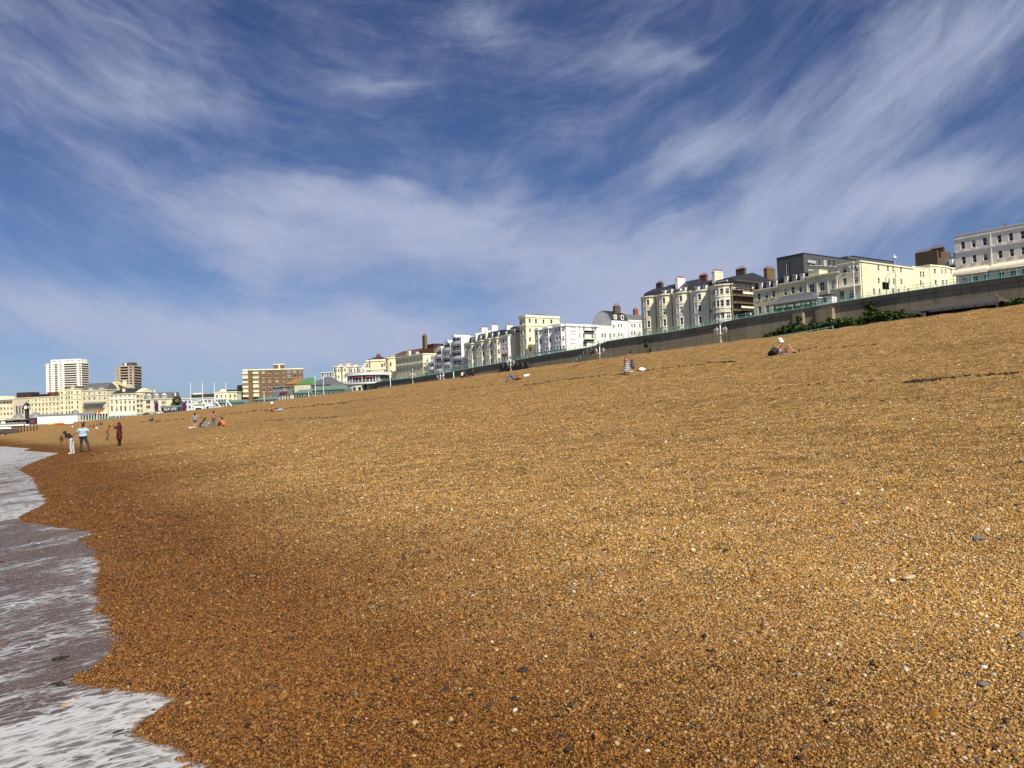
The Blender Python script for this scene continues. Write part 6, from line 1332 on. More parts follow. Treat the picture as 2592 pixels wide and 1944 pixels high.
SKIN = plain('skin', (.40, .19, .11), .55, .08, 6); SKINP = plain('fair_skin', (.56, .32, .22), .55, .08, 6); SKIND = plain('brown_skin', (.20, .10, .055), .55, .1, 6); HAIR = plain('dark_hair', (.022, .014, .01), .6, .2, 9); HAIRB = plain('brown_hair', (.09, .045, .02), .6, .2, 9)
def cloth(name, col): return plain(name, col, .85, .15, 3)
def stripes():
    m, N = new_mat('striped_cloth'); g = N.node('ShaderNodeTexCoord').outputs['Object']; sp = N.node('ShaderNodeSeparateXYZ'); N.put(sp.inputs[0], g)
    s = N.math('SINE', N.math('MULTIPLY', sp.outputs[2], 44)); c = N.mix(N.rng(s, .1, .4), (.012, .016, .03), (.72, .72, .72)); finish(N, c, .85, .2); return m
STRIPE = stripes()
def joints(**k):
    J = dict(pelvis=(0, 0, .95), waist=(0, .01, 1.08), chest=(0, .0, 1.28), neck=(0, -.01, 1.47), head=(0, .03, 1.62), sL=(-.18, 0, 1.41), sR=(.18, 0, 1.41), eL=(-.25, -.02, 1.14), eR=(.25, -.02, 1.14), hL=(-.27, .08, .90), hR=(.27, .08, .90),
             pL=(-.09, 0, .92), pR=(.09, 0, .92), kL=(-.11, .03, .50), kR=(.11, .03, .50), aL=(-.12, -.02, .09), aR=(.12, -.02, .09), tL=(-.14, .15, .04), tR=(.14, .15, .04)); J.update(k); return {a: Vector(b) for a, b in J.items()}
def bend(J, pivot, ax, deg, keys):
    M_ = Matrix.Rotation(R(deg), 3, ax); P = J[pivot]
    for k in keys: J[k] = P + M_ @ (J[k] - P)
UP = ['waist', 'chest', 'neck', 'head', 'sL', 'sR', 'eL', 'eR', 'hL', 'hR']
def person(label, pos, h, J, rz, skin=SKIN, hair=HAIR, top=None, bottom=None, sleeves='short', legs='long', shoes=None, hairlen=0.0, group=None, stout=1.0, skirt=None, dress=None, vox=.017, tilt=None, scarf=None, bun=False):
    s = h / 1.74; o = thing('person', label, 'person', tuple(pos), rz, group); o.scale = (s, s, s)
    if tilt: o.rotation_euler = (tilt[0], tilt[1], rz)
    w = stout; c = J; up = (c['neck'] - c['pelvis']).normalized(); fw = (c['head'] - c['neck']); side = (c['sR'] - c['sL']).normalized(); fwd_ = up.cross(side) * -1.0
    fwd_ = side.cross(up) * -1
    body = [(c['pL'] + up * .03, c['pR'] + up * .03, .115 * w, .115 * w), (c['pelvis'], c['waist'], .115 * w, .105 * w), (c['waist'] - side * .05, c['chest'] - side * .07, .095 * w, .105 * w), (c['waist'] + side * .05, c['chest'] + side * .07, .095 * w, .105 * w), (c['chest'] - side * .08, c['chest'] + side * .08, .10 * w, .10 * w),
            (c['sL'] * .85 + c['neck'] * .15, c['neck'], .06, .055), (c['sR'] * .85 + c['neck'] * .15, c['neck'], .06, .055), (c['neck'] - up * .04, c['head'] - up * .05, .055, .052), (c['head'] + up * .035, c['head'] - up * .03 + fwd_ * .015, .098, .078), (c['head'] - up * .05 + fwd_ * .03, c['head'] - up * .09 + fwd_ * .045, .055, .035)]
    for S in 'LR':
        body += [(c['s' + S], c['e' + S], .052, .040), (c['e' + S], c['h' + S], .040, .026), (c['p' + S], c['k' + S], .088 * w, .058), (c['k' + S], c['a' + S], .056, .036), (c['k' + S] * .65 + c['a' + S] * .35, c['k' + S] * .5 + c['a' + S] * .5, .058, .05), (c['a' + S], c['t' + S], .038, .030)]
    ex = [(c['head'] + fwd_ * .095 - up * .005, c['head'] + fwd_ * .118 - up * .03, .012, .017)]
    for sg in (-1, 1): ex.append((c['head'] + side * sg * .098, c['head'] + side * sg * .102 - up * .035, .014, .010))
    for S, sg in (('L', -1), ('R', 1)):
        d_ = (c['h' + S] - c['e' + S]).normalized(); sd = d_.cross(fwd_ if abs(d_.dot(fwd_)) < .9 else up).normalized(); body.append((c['h' + S], c['h' + S] + d_ * .075, .030, .034)); nrm = d_.cross(sd); b0 = c['h' + S] + d_ * .085
        for k, (off, ln) in enumerate(((-.030, .062), (-.010, .078), (.011, .072), (.031, .055))): p1_ = b0 + sd * off + d_ * .012; p2_ = p1_ + d_ * ln * .5 + nrm * .006; ex += [(p1_, p2_, .0095, .0085), (p2_, p2_ + d_ * ln * .42 + nrm * .022, .0085, .0075)]
        t0_ = c['h' + S] + d_ * .02 - sd * .030; t1_ = t0_ + d_ * .035 - sd * .028; ex += [(t0_, t1_, .012, .0105), (t1_, t1_ + d_ * .03 - sd * .004, .0105, .009)]
    link('body', merged('body', body, skin, vox, ex), o)
    eyes = MB()
    for sg in (-1, 1): eyes.ball(tuple(c['head'] + fwd_ * .093 + side * sg * .034 + up * .004), .011, 6)
    capsule(eyes, c['head'] + fwd_ * .088 - up * .068 - side * .022, c['head'] + fwd_ * .088 - up * .068 + side * .022, .006, .006, 6); eyes.build('face', plain('eye_lip_dark', (.10, .03, .025)), o)
    if top:
        t_ = [(c['waist'] - up * .10 - side * .05, c['chest'] - side * .075, .118 * w, .118 * w), (c['waist'] - up * .10 + side * .05, c['chest'] + side * .075, .118 * w, .118 * w), (c['chest'] - side * .09, c['chest'] + side * .09, .112 * w, .112 * w), (c['sL'], c['neck'] - up * .05, .066, .05), (c['sR'], c['neck'] - up * .05, .066, .05), (c['pL'] + up * .06, c['pR'] + up * .06, .122 * w, .122 * w)]
        for S in 'LR':
            if sleeves == 'short': t_.append((c['s' + S], c['s' + S] * .35 + c['e' + S] * .65, .068, .062))
            if sleeves == 'long': t_ += [(c['s' + S], c['e' + S], .066, .054), (c['e' + S], c['e' + S] * .12 + c['h' + S] * .88, .054, .042)]
        link('top', merged('top', t_, top, vox), o)
    if bottom:
        t_ = [(c['pL'] + up * .03, c['pR'] + up * .03, .125 * w, .125 * w)]
        for S in 'LR':
            t_.append((c['p' + S], c['k' + S], .102 * w, .074))
            if legs == 'long': t_.append((c['k' + S], c['k' + S] * .08 + c['a' + S] * .92, .074, .062))
            if legs == 'short': t_[-1] = (c['p' + S], c['p' + S] * .45 + c['k' + S] * .55, .104 * w, .088)
        link('trousers', merged('trousers', t_, bottom, vox), o)
    if skirt:
        mid_k = (c['kL'] + c['kR']) / 2; mid_a = (c['aL'] + c['aR']) / 2; pe = c['pelvis']; hem = mid_a * skirt[1] + mid_k * (1 - skirt[1]); r0_, r1_ = .15 * w, skirt[2]; mb = MB(); n_ = 22; rows = 9
        for j in range(rows + 1):
            f = j / rows; cc = (pe + up * .07).lerp(mid_k, f * 2) if f < .5 else mid_k.lerp(hem, f * 2 - 1)
            for k in range(n_): a = 2 * math.pi * k / n_; r = r0_ + (r1_ - r0_) * f + .012 * math.sin(a * 6) * f; mb.v.append((cc.x + r * math.cos(a), cc.y + r * math.sin(a), cc.z))
        for j in range(rows):
            for k in range(n_): mb.f.append((j * n_ + k, (j + 1) * n_ + k, (j + 1) * n_ + (k + 1) % n_, j * n_ + (k + 1) % n_)); mb.m.append(0)
        mb.build('skirt', skirt[0], o, True)
    hd = c['head']; hs = [(hd + up * .045 - fwd_ * .02, hd + up * .01 - fwd_ * .04, .108, .10)]
    if hairlen: hs += [(hd - fwd_ * .07, hd - up * (.10 + hairlen) - fwd_ * .085, .08, .05), (hd - fwd_ * .05 - side * .05, hd - up * (.08 + hairlen * .8) - fwd_ * .05 - side * .06, .06, .04), (hd - fwd_ * .05 + side * .05, hd - up * (.08 + hairlen * .8) - fwd_ * .05 + side * .06, .06, .04)]
    if bun: hs.append((hd + up * .14 - fwd_ * .05, hd + up * .16 - fwd_ * .07, .05, .045))
    link('hair', merged('hair', hs, hair, vox), o)
    if scarf: link('headscarf', merged('headscarf', [(hd + up * .04 - fwd_ * .02, hd - fwd_ * .03, .122, .115), (hd - fwd_ * .06, c['neck'] - fwd_ * .03, .10, .12), (c['neck'] - side * .1, c['neck'] + side * .1, .09, .09)], scarf, vox), o)
    if shoes:
        t_ = []
        for S in 'LR': t_ += [(c['a' + S] - Vector((0, 0, .03)), c['t' + S], .05, .043)]
        link('shoes', merged('shoes', t_, shoes, vox), o)
    return o
def sit(**k):
    J = joints(pelvis=(0, 0, .13), waist=(0, -.03, .27), chest=(0, -.03, .47), neck=(0, .0, .66), head=(0, .05, .81), sL=(-.18, -.01, .60), sR=(.18, -.01, .60), eL=(-.24, .05, .36), eR=(.24, .05, .36), hL=(-.17, .28, .30), hR=(.17, .28, .30),
               pL=(-.09, .02, .11), pR=(.09, .02, .11), kL=(-.13, .42, .42), kR=(.13, .42, .42), aL=(-.12, .60, .06), aR=(.12, .60, .06), tL=(-.13, .76, .04), tR=(.13, .76, .04)); J.update({a: Vector(b) for a, b in k.items()}); return J
def lie(**k):
    J = joints(pelvis=(0, 0, .12), waist=(0, -.13, .13), chest=(0, -.34, .14), neck=(0, -.54, .15), head=(0, -.70, .17), sL=(-.18, -.46, .13), sR=(.18, -.46, .13), eL=(-.28, -.20, .08), eR=(.28, -.20, .08), hL=(-.24, .04, .07), hR=(.24, .04, .07),
               pL=(-.09, .02, .11), pR=(.09, .02, .11), kL=(-.11, .45, .13), kR=(.11, .45, .13), aL=(-.12, .87, .07), aR=(.12, .87, .07), tL=(-.14, .90, .20), tR=(.14, .90, .20)); J.update({a: Vector(b) for a, b in k.items()}); return J
def foot(px, py, dz=0.0): q = hit(px, py); return Vector((q.x, q.y, q.z + dz))

# woman in a striped wrap bending over a white towel
J = joints(aL=(-.10, -.1, .09), aR=(.10, .12, .09), tL=(-.12, .06, .04), tR=(.12, .28, .04), kR=(.11, .14, .5)); bend(J, 'pelvis', 'X', -24, UP); J['neck'] += Vector((0, .05, -.03)); J['head'] += Vector((0, .10, -.06)); J['eL'] = J['sL'] + Vector((-.05, .06, -.27)); J['eR'] = J['sR'] + Vector((.05, .10, -.26)); J['hL'] = J['eL'] + Vector((.10, .20, -.10)); J['hR'] = J['eR'] + Vector((-.08, .20, -.08))
pw = foot(1585, 946); rzw = R(-72); o = person('woman in a black and white striped wrap bending over her white towel', pw, 1.66, J, rzw, SKIN, HAIR, None, None, skirt=(STRIPE, .80, .27), bun=True, vox=.012)
tp = merged('bikini_top', [(J['chest'] - Vector((.07, -.03, 0)), J['chest'] + Vector((.07, .03, 0)), .098, .098)], cloth('black_white_cloth', (.04, .04, .05)), .014); link('bikini_top', tp, o)
Mw = Matrix.Rotation(rzw, 3, 'Z'); hb = pw + Mw @ ((J['hL'] + J['hR']) / 2 * (1.66 / 1.74)); s_ = thing('beach_bag', 'purple blue cloth bag held by the bending woman', 'bag', tuple(hb + Mw @ Vector((0, .03, -.06))), rzw)
link('cloth', merged('cloth', [((0, 0, -.02), (0, 0, -.34), .09, .15), ((-.06, 0, -.36), (.06, .04, -.46), .12, .13)], cloth('purple_blue_cloth', (.075, .06, .16)), .02), s_); m = MB(); m.tube((-.08, 0, .02), (0, .02, .12), .012, n=5); m.tube((0, .02, .12), (.08, 0, .02), .012, n=5); m.build('strap', PURPLE, s_)
def towel(px0, py0, px1, py1, wd, mat, label, lump=.0, seed=1):
    a, b_ = hit(px0, py0), hit(px1, py1); d_ = (b_ - a); L = d_.xy.length; u = Vector((d_.x, d_.y, 0)).normalized(); v = Vector((-u.y, u.x, 0)); mb = MB(); nx, ny = 16, 6; rg = random.Random(seed); P = []
    for i in range(nx + 1):
        for j in range(ny + 1):
            p = a + u * (L * i / nx) + v * (wd * (j / ny - .5)); zz = float(ground(p.x, p.y)) + .03 + rg.uniform(0, .03) + lump * math.exp(-((i / nx - .78) / .12) ** 2) * (1 - abs(j / ny - .5)); P.append((p.x - a.x, p.y - a.y, zz - a.z))
    mb.v = P
    for i in range(nx):
        for j in range(ny): k = i * (ny + 1) + j; mb.f.append((k, k + ny + 1, k + ny + 2, k + 1)); mb.m.append(0)
    o = mb.build('towel', mat, None, True, tuple(a)); md = None; return tag(o, label, 'towel')
towel(1594, 943, 1632, 938, .75, TRIM, 'white towel spread on the shingle before the bending woman', .22)
towel(1944, 901, 2010, 893, .9, cloth('mauve_cloth', (.42, .30, .28)), 'pinkish mat under the person lying with a magazine', 0, 3)
# reader lying on the shingle with a magazine
pr_ = foot(1985, 896); ax = hit(2010, 893) - hit(1960, 898); rzr = math.atan2(ax.y, ax.x) - math.pi / 2
J = lie(eL=(-.2, -.36, .40), hL=(-.12, -.16, .62), eR=(.2, -.34, .38), hR=(.10, -.12, .62), kR=(.11, .38, .50), aR=(.12, .66, .08), tR=(.13, .80, .05))
o = person('person lying on a mat holding a white magazine up to read', pr_, 1.72, J, rzr, SKINP, HAIR, cloth('mauve_grey_cloth', (.42, .30, .33)), cloth('brown_cloth', (.30, .16, .11)), 'short', 'short', cloth('dark_shoe', (.03, .02, .02)), vox=.012)
Mr = Matrix.Rotation(rzr, 3, 'Z'); mg = pr_ + Mr @ Vector((-.01, -.05, .72)); s_ = thing('magazine', 'open white magazine held up by the person lying down', 'magazine', tuple(mg), rzr); m = MB(); m.box(-.24, -.005, -.004, .004, -.02, .30); m.build('page', TRIM, s_, rot=(R(30), 0, R(8))); m = MB(); m.box(.005, .24, -.004, .004, -.02, .30); m.build('page', TRIM, s_, rot=(R(30), 0, R(-8))); m = MB(); m.box(.06, .19, .0042, .006, .08, .20); m.build('picture', DGREY, s_, rot=(R(30), 0, R(-8)))
pb = foot(1952, 901); s_ = thing('rucksack', 'large black rucksack by the head of the person lying down', 'bag', tuple(pb), rzr + R(90)); link('body', merged('body', [((-.05, 0, .14), (.22, 0, .26), .16, .22), ((.22, -.1, .22), (.3, .1, .30), .15, .16)], BLACK, .02), s_); m = MB(); m.tube((.1, -.16, .42), (.26, -.1, .58), .018, n=5); m.tube((.26, -.1, .58), (.36, -.14, .46), .018, n=5); m.build('strap', BLACK, s_)
# person lying in jeans
pj = foot(1302, 963); ax = hit(1325, 957) - hit(1285, 964); rzj = math.atan2(ax.y, ax.x) + math.pi / 2
J = lie(kL=(-.12, .34, .52), kR=(.12, .38, .50), aL=(-.12, .60, .07), aR=(.14, .64, .07), tL=(-.13, .76, .04), tR=(.15, .80, .04), eL=(-.30, -.62, .12), hL=(-.1, -.8, .12), eR=(.30, -.62, .12), hR=(.1, -.8, .12)); person('person in blue jeans and dark red top lying with knees up', pj, 1.8, J, rzj, SKIN, HAIR, cloth('dark_red_cloth', (.16, .02, .02)), cloth('blue_jeans', (.09, .15, .28)), vox=.016)
q = hit(1328, 955); o = link('cloth_bundle', merged('cloth_bundle', [((0, 0, .12), (.3, .1, .16), .14, .12), ((.2, .15, .2), (.42, .1, .22), .10, .09)], TRIM, .03), None, tuple(q)); tag(o, 'white bundle of cloth behind the head of the person in jeans', 'cloth')
# couple seated on the crest
pa = foot(1170, 956, .0); pbb = foot(1197, 952, .0); ax = pbb - pa; rz = math.atan2(ax.y, ax.x) - math.pi / 2
J = sit(); bend(J, 'pelvis', 'X', -14, UP); person('person in a white shirt seated on the crest facing their companion', pa, 1.8, J, rz, SKIN, HAIR, TRIM, cloth('black_trousers', (.02, .02, .03)), 'long', vox=.016, shoes=BLACK)
J = sit(hL=(-.15, .35, .38), hR=(.15, .35, .38)); bend(J, 'pelvis', 'X', 4, UP); person('person in a black jacket seated on the crest beside the white shirt', pbb, 1.75, J, rz + math.pi + .35, SKIN, HAIRB, cloth('black_jacket', (.025, .02, .022)), cloth('black_trousers', (.02, .02, .03)), 'long', vox=.016, shoes=BLACK)
# family at the water's edge
J = joints(eL=(-.40, -.03, 1.20), hL=(-.56, .05, 1.05), eR=(.40, -.03, 1.22), hR=(.60, .05, 1.12), pL=(-.1, 0, .92), kL=(-.14, .06, .5), aL=(-.14, .0, .09), tL=(-.16, .15, .04), kR=(.24, .05, .52), aR=(.38, -.02, .09), tR=(.48, .10, .04)); person('man in a pale blue shirt seen from behind with arms held out', foot(211, 1144), 1.80, J, R(4), SKIN, HAIR, cloth('pale_blue_shirt', (.40, .57, .66)), cloth('dark_jeans', (.035, .045, .06)), stout=1.25, shoes=BLACK, vox=.014)
J = joints(); bend(J, 'pelvis', 'X', -42, UP); J['head'] += Vector((0, .05, -.05)); J['eL'] = J['sL'] + Vector((0, .02, -.27)); J['eR'] = J['sR'] + Vector((0, .02, -.27)); J['hL'] = J['eL'] + Vector((.04, -.05, -.22)); J['hR'] = J['eR'] + Vector((-.04, -.05, -.22)); person('boy in a black top and white trousers bending towards the sea', foot(183, 1149), 1.62, J, R(80), SKIND, HAIR, cloth('black_top', (.02, .018, .018)), cloth('off_white_cloth', (.56, .56, .57)), shoes=TRIM, vox=.014)
J = joints(); person('small thin child standing at the edge of the wash', foot(156, 1131), 1.0, J, R(60), SKIND, HAIR, cloth('brown_top', (.07, .035, .02)), None, vox=.016)
J = joints(); bend(J, 'pelvis', 'X', -20, UP); J['kL'] = Vector((-.14, .16, .5)); J['aL'] = Vector((-.16, -.12, .09)); J['tL'] = Vector((-.18, .05, .04)); person('boy in a red top and grey trousers leaning forward', foot(272, 1113), 1.42, J, R(-50), SKIND, HAIR, cloth('red_top', (.52, .04, .03)), cloth('grey_trousers', (.09, .09, .085)), shoes=BLACK, vox=.016)
J = joints(eL=(-.22, .22, 1.30), hL=(-.08, .42, 1.50), eR=(.22, .22, 1.30), hR=(.08, .42, 1.50), aL=(-.07, 0, .09), aR=(.07, 0, .09)); MAR = cloth('maroon_cloth', (.085, .012, .018)); pm_ = foot(303, 1128); person('woman in a maroon tunic and headscarf holding a phone up', pm_, 1.66, J, R(75), SKIN, HAIR, MAR, cloth('dark_maroon_cloth', (.05, .01, .012)), 'long', 'long', skirt=(MAR, -.1, .25), scarf=MAR, stout=1.2, shoes=BLACK, vox=.014)
Mm = Matrix.Rotation(R(75), 3, 'Z'); s_ = thing('phone', 'dark phone held up by the woman in maroon', 'phone', tuple(pm_ + Mm @ Vector((0, .50, 1.50))), R(75)); m = MB(); m.box(-.07, .07, -.006, .006, -.04, .05); m.build('case', BLACK, s_); m = MB(); m.box(-.06, .06, -.009, -.0065, -.032, .042); m.build('screen', GLASS, s_)
# group on the beach
GJ = lambda: joints(eL=(-.30, -.04, 1.18), eR=(.30, -.04, 1.18), hL=(-.34, .02, .95), hR=(.36, .04, .96), kL=(-.12, .1, .5), aL=(-.13, -.12, .12))
person('girl in a grey top and denim shorts walking, seen from behind', foot(494, 1084), 1.55, GJ(), R(12), SKINP, HAIR, cloth('grey_top', (.28, .29, .30)), cloth('denim_shorts', (.08, .11, .17)), legs='short', hairlen=.14, vox=.016)
person('seated person in a blue grey top with blue towel over the knees', foot(519, 1082), 1.65, sit(), R(-60), SKIN, HAIR, cloth('blue_grey_top', (.22, .30, .38)), cloth('light_blue_cloth', (.15, .38, .62)), hairlen=.12, vox=.018)
J = sit(); bend(J, 'pelvis', 'X', -30, UP); person('person in black leaning forward behind the blue grey sitter', foot(506, 1083), 1.65, J, R(-70), SKINP, HAIR, cloth('black_top', (.02, .018, .018)), None, hairlen=.1, vox=.018)
person('girl in a pink patterned top and grey trousers standing by the group', foot(541, 1079), 1.5, joints(eR=(.28, .05, 1.16), hR=(.2, .2, 1.0)), R(40), SKIN, HAIR, cloth('pink_top', (.42, .14, .18)), cloth('grey_trousers', (.09, .09, .085)), hairlen=.1, vox=.018)
J = sit(); bend(J, 'pelvis', 'X', -12, UP); person('person in a bright orange top seated with back to the right', foot(566, 1079), 1.6, J, R(70), SKIN, HAIR, cloth('bright_orange_top', (.85, .20, .08)), cloth('black_trousers', (.02, .02, .03)), hairlen=.15, vox=.018)
q = hit(480, 1086); o = link('cloth_bundle', merged('cloth_bundle', [((0, 0, .08), (.4, .1, .1), .12, .10), ((.3, 0, .12), (.55, .05, .1), .09, .08)], cloth('pink_white_cloth', (.7, .6, .62)), .03), None, tuple(q)); tag(o, 'pale pink bundle on the shingle left of the group', 'cloth')
person('sunburnt person sitting alone on the upper beach', foot(690, 1043), 1.7, sit(), R(95), cloth('sunburnt_skin', (.50, .17, .10)), HAIRB, None, cloth('dark_red_cloth', (.16, .02, .02)), legs='short', vox=.02)
towel(697, 1041, 712, 1038, 1.0, cloth('grey_blue_cloth', (.35, .40, .48)), 'grey blue towel beside the sunburnt sitter', .25, 5); q = hit(688, 1025); o = link('ball', merged('ball', [((0, 0, .28), (0, 0, .281), .28, .28)], TRIM, .04), None, tuple(q)); tag(o, 'white beach ball above the sunburnt sitter', 'ball')
# people further along
for px, py, kind, tc, bc, rz, lab in ((363, 1069, 'lie', None, (.04, .03, .05), R(80), 'sunbather lying in dark shorts, left of the resting trio'), (386, 1067, 'sit', (.03, .03, .05), (.03, .03, .05), R(80), 'seated person in dark clothes within the resting trio'), (397, 1068, 'lie', (.05, .04, .04), (.05, .05, .06), R(70), 'person in black lying right of the dark seated one'),
                                     (246, 1077, 'sit', (.30, .12, .12), (.05, .05, .08), R(20), 'seated person in a dull red top below the orange flag'), (254, 1077, 'sit', (.06, .07, .14), (.06, .05, .1), R(-30), 'seated person in navy below the orange flag'), (238, 1088, 'sit', (.04, .03, .03), (.7, .68, .66), R(-80), 'seated person in black and white above the man in pale blue'),
                                     (184, 1084, 'sit', (.7, .7, .68), (.3, .3, .3), R(100), 'seated person in white at the left of a small row'), (192, 1081, 'sit', (.55, .16, .14), (.3, .1, .1), R(20), 'seated person in coral red beside the one in white'), (205, 1080, 'sit', (.72, .55, .38), (.1, .05, .04), R(-60), 'seated person in peach at the right of a small row'), (211, 1074, 'sit', (.03, .02, .02), (.03, .02, .02), R(-90), 'person all in black seated above the pale blue shirt'),
                                     (228, 1080, 'lie', (.06, .03, .03), (.3, .1, .08), R(60), 'person stretched out near the seated row'), (16, 1101, 'sit', (.05, .04, .04), (.08, .06, .05), R(60), 'dark seated person beside the upturned boat'), (7, 1102, 'lie', (.7, .68, .62), (.5, .45, .4), R(60), 'person in pale clothes lying by the upturned boat')):
    person(lab, foot(px, py), 1.7, sit() if kind == 'sit' else lie(), rz, SKIN, HAIR, cloth('c%d' % int(px), tc) if tc else None, cloth('b%d' % int(px), bc), legs='long' if kind == 'sit' else 'short', vox=.028)
# people on the promenade above
for px, tc, bc, lab in ((1886, (.03, .03, .03), (.03, .03, .04), 'person in black at the railing before the scaffolding'), (1893, (.5, .6, .7), (.1, .12, .2), 'person in pale blue at the railing before the scaffolding'), (1955, (.02, .02, .02), (.02, .02, .02), 'person in black walking behind the railing left of the shelter'), (1335, (.6, .25, .1), (.1, .1, .1), 'person in orange before the yellow hotel'), (1256, (.7, .35, .35), (.6, .55, .5), 'person in pink before the black roofed terrace'), (1607, (.75, .6, .12), (.1, .1, .1), 'person in yellow at the railing below the white side street houses')):
    t = tx(px); x, y = xy(176.6, t); person(lab, (x, y, road_z(t)), 1.75, joints(), R(150 + px % 60), SKIN, HAIR, cloth('t%d' % px, tc), cloth('u%d' % px, bc), vox=.03)

# ------------------------------------------------------------------ weed, stones
rg = random.Random(5); wv_ = MB()
def weed(mb, px0, py0, px1, py1, dens, r0=.05, r1=.10):
    a, b_ = hit(px0, py0), hit(px1, py1); L = (b_ - a).length; k = max(3, int(L * dens))
    for j in range(k):
        f = j / max(1, k - 1); p = a.lerp(b_, f); x, y = p.x + rg.uniform(-.12, .12), p.y + rg.uniform(-.15, .15); r = rg.uniform(r0, r1) * .8; mb.ball((x, y, float(ground(x, y)) + r * .25), r, 6, sq=(rg.uniform(.8, 2.2), rg.uniform(.8, 2.0), rg.uniform(.4, .75)))
def dashes(pts_, gap, seed_, dens=7, r0=.05, r1=.1):
    r = random.Random(seed_)
    for (xa, ya), (xb, yb) in zip(pts_[:-1], pts_[1:]):
        x = xa
        while x < xb:
            ln = r.uniform(3, 16); f0, f1 = (x - xa) / (xb - xa), min(1, (x + ln - xa) / (xb - xa)); jy = r.uniform(-1.2, 1.2)
            weed(wv_, x, ya + (yb - ya) * f0 + jy, x + ln, ya + (yb - ya) * f1 + jy, dens, r0, r1); x += ln + r.uniform(.3, 1.0) * gap
WEED = plain('dark_seaweed', (.035, .022, .012), .7, .4, 9)
dashes([(1330, 975), (1453, 959), (1530, 950), (1585, 948)], 10, 1); dashes([(1632, 938), (1720, 928), (1850, 915)], 16, 2); dashes([(900, 1015), (1020, 1001), (1240, 976), (1330, 968)], 16, 3, 4, .05, .09); dashes([(600, 1072), (700, 1063), (870, 1056)], 22, 4, 3, .06, .1); dashes([(560, 1049), (700, 1036), (870, 1020), (900, 1015)], 12, 5, 3, .08, .16)
dashes([(1960, 985), (2080, 972), (2200, 964)], 34, 6, 9, .03, .06); dashes([(2440, 953), (2592, 944)], 40, 7, 9, .03, .06); dashes([(2030, 885), (2100, 880), (2240, 872)], 40, 8, 6, .04, .08); dashes([(420, 1066), (560, 1054)], 18, 9, 2, .08, .16); dashes([(1440, 930), (1470, 922)], 5, 10, 6, .06, .1); dashes([(1550, 1395), (1700, 1390)], 120, 11, 14, .015, .03); dashes([(2090, 1020), (2400, 1010)], 90, 12, 10, .02, .04); dashes([(250, 1332), (372, 1330)], 60, 13, 14, .015, .03)
o = wv_.build('seaweed', WEED, None, True); tag(o, 'dry dark seaweed scattered along the strand lines', 'seaweed', kind='stuff')
m = MB(); rg = random.Random(9)
for a in ((2284, 970, 2322, 966), (2320, 966, 2404, 956), (2330, 968, 2380, 962), (2405, 957, 2434, 954), (2300, 967, 2330, 962)): weed(m, *a, 26, .03, .065)
o = m.build('seaweed_strand', WEED, None, True); tag(o, 'thick dark ribbon of seaweed on the upper right of the beach', 'seaweed')
FLINT = plain('dark_flint', (.04, .034, .028), .85, .3, 30, .12); GSTONE = plain('grey_stone', (.17, .155, .14), .85, .3, 30); TSTONE = plain('tan_stone', (.45, .30, .14), .5, .3, 30); WSTONE = plain('pale_stone', (.62, .56, .45), .5, .2, 30)
def stone_mesh(seed_, mat):
    r = np.random.default_rng(seed_); b = MB(); b.ball((0, 0, 0), 1, 14); V = np.array(b.v); d_ = r.normal(size=(6, 3)); d_ /= np.linalg.norm(d_, axis=1)[:, None]
    s = 1 + sum(.17 * np.sin(V @ k * 2.6 + i) for i, k in enumerate(d_)); V = V * s[:, None] * np.array([1, .8, .6]); b.v = [tuple(v) for v in V]; return b.mesh('cobble', mat, True)
SM = {k: [stone_mesh(i * 3 + j, m_) for j in range(3)] for i, (k, m_) in enumerate((('d', FLINT), ('g', GSTONE), ('t', TSTONE), ('w', WSTONE)))}
LB_ = {'d': ('dark flint cobble larger than the shingle round it', 'dark flint cobbles on the beach'), 'g': ('grey cobble larger than the shingle round it', 'grey cobbles on the beach'), 't': ('tan brown cobble larger than the shingle round it', 'tan cobbles on the beach'), 'w': ('pale cream cobble larger than the shingle round it', 'pale cobbles on the beach')}
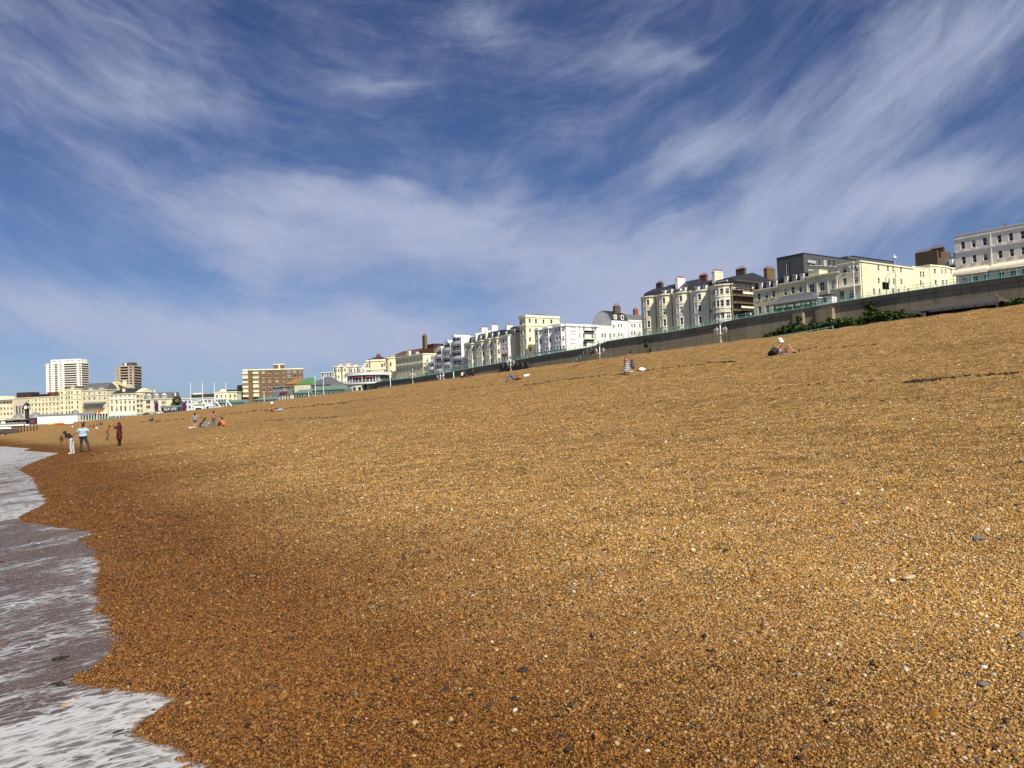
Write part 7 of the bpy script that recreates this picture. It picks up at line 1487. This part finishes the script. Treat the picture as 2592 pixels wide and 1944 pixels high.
ST_ = [('d', 1321, 1702, 15), ('d', 999, 1728, 15), ('d', 1130, 1748, 13), ('d', 1300, 1772, 13), ('d', 1232, 1792, 12), ('d', 1420, 1868, 13), ('d', 1442, 1900, 16), ('d', 1390, 1534, 9), ('d', 1780, 1614, 13), ('d', 1798, 1652, 10), ('d', 740, 1620, 10), ('d', 745, 1600, 8), ('d', 716, 1560, 8), ('d', 660, 1650, 9), ('d', 2030, 1925, 15), ('d', 1835, 1398, 9), ('d', 2570, 1928, 9), ('g', 2478, 1368, 18), ('g', 2535, 1368, 9), ('g', 2585, 1170, 9), ('g', 2402, 1194, 9), ('g', 2590, 1614, 14), ('g', 2490, 1736, 14), ('g', 1448, 1488, 10), ('g', 2135, 1276, 9), ('g', 2110, 1366, 10), ('g', 1518, 1206, 7), ('g', 1640, 1560, 9), ('g', 1490, 1474, 8), ('g', 2370, 1130, 7), ('g', 900, 1760, 9),
       ('t', 475, 1782, 13), ('t', 1052, 1834, 12), ('t', 1258, 1440, 11), ('t', 1050, 1915, 10), ('t', 1300, 1852, 11), ('t', 1562, 1885, 12), ('t', 1190, 1745, 8), ('t', 2060, 1660, 12), ('t', 2420, 1560, 12), ('t', 2250, 1840, 13), ('w', 1382, 1664, 8), ('w', 1246, 1626, 8), ('w', 1304, 1802, 9), ('w', 2296, 1288, 7), ('w', 2260, 1472, 11), ('w', 2500, 1344, 8), ('w', 2100, 1660, 7), ('w', 1640, 1904, 9), ('w', 1960, 1330, 6), ('w', 2170, 1250, 7)]
for i, (k, px, py, r) in enumerate(ST_):
    q = hit(px, py); dist = (q - EYE).length; s = r * dist / FPX * .72; o = link('cobble', SM[k][i % 3], None, (q.x, q.y, q.z + s * .15), (0, .1, i * 1.7)); o.scale = (s, s, s); tag(o, LB_[k][0], 'stone', LB_[k][1])
for px, py, r, k, lab in ((150, 1738, 11, 'd', 'dark wet stone in the wash above the foam sheet'), (132, 1738, 8, 'd', 'dark wet stone left of its twin above the foam sheet'), (168, 1790, 11, 't', 'mottled tan stone standing in the foam'), (183, 1716, 6, 'd', 'small dark stone at the edge of the wash')):
    q = hit(px, py); s = r * (q - EYE).length / FPX; o = link('cobble', SM[k][1], None, (q.x, q.y, q.z + s * .3), (0, 0, px)); o.scale = (s, s, s); tag(o, lab, 'stone')
for px, py, L, lab in ((299, 1870, 22, 'short black stick lying in the foam'), (152, 1680, 34, 'black stick in the shallow wash')):
    q = hit(px, py); s = L * (q - EYE).length / FPX / 2; m = MB(); m.tube((-s, -.0, .02), (0, .1 * s, .03), s * .16, s * .22, n=7); m.tube((0, .1 * s, .03), (s, .5 * s, .035), s * .22, s * .12, n=7); o = m.build('driftwood', FLINT, None, True, (q.x, q.y, q.z + .01)); tag(o, lab, 'driftwood')
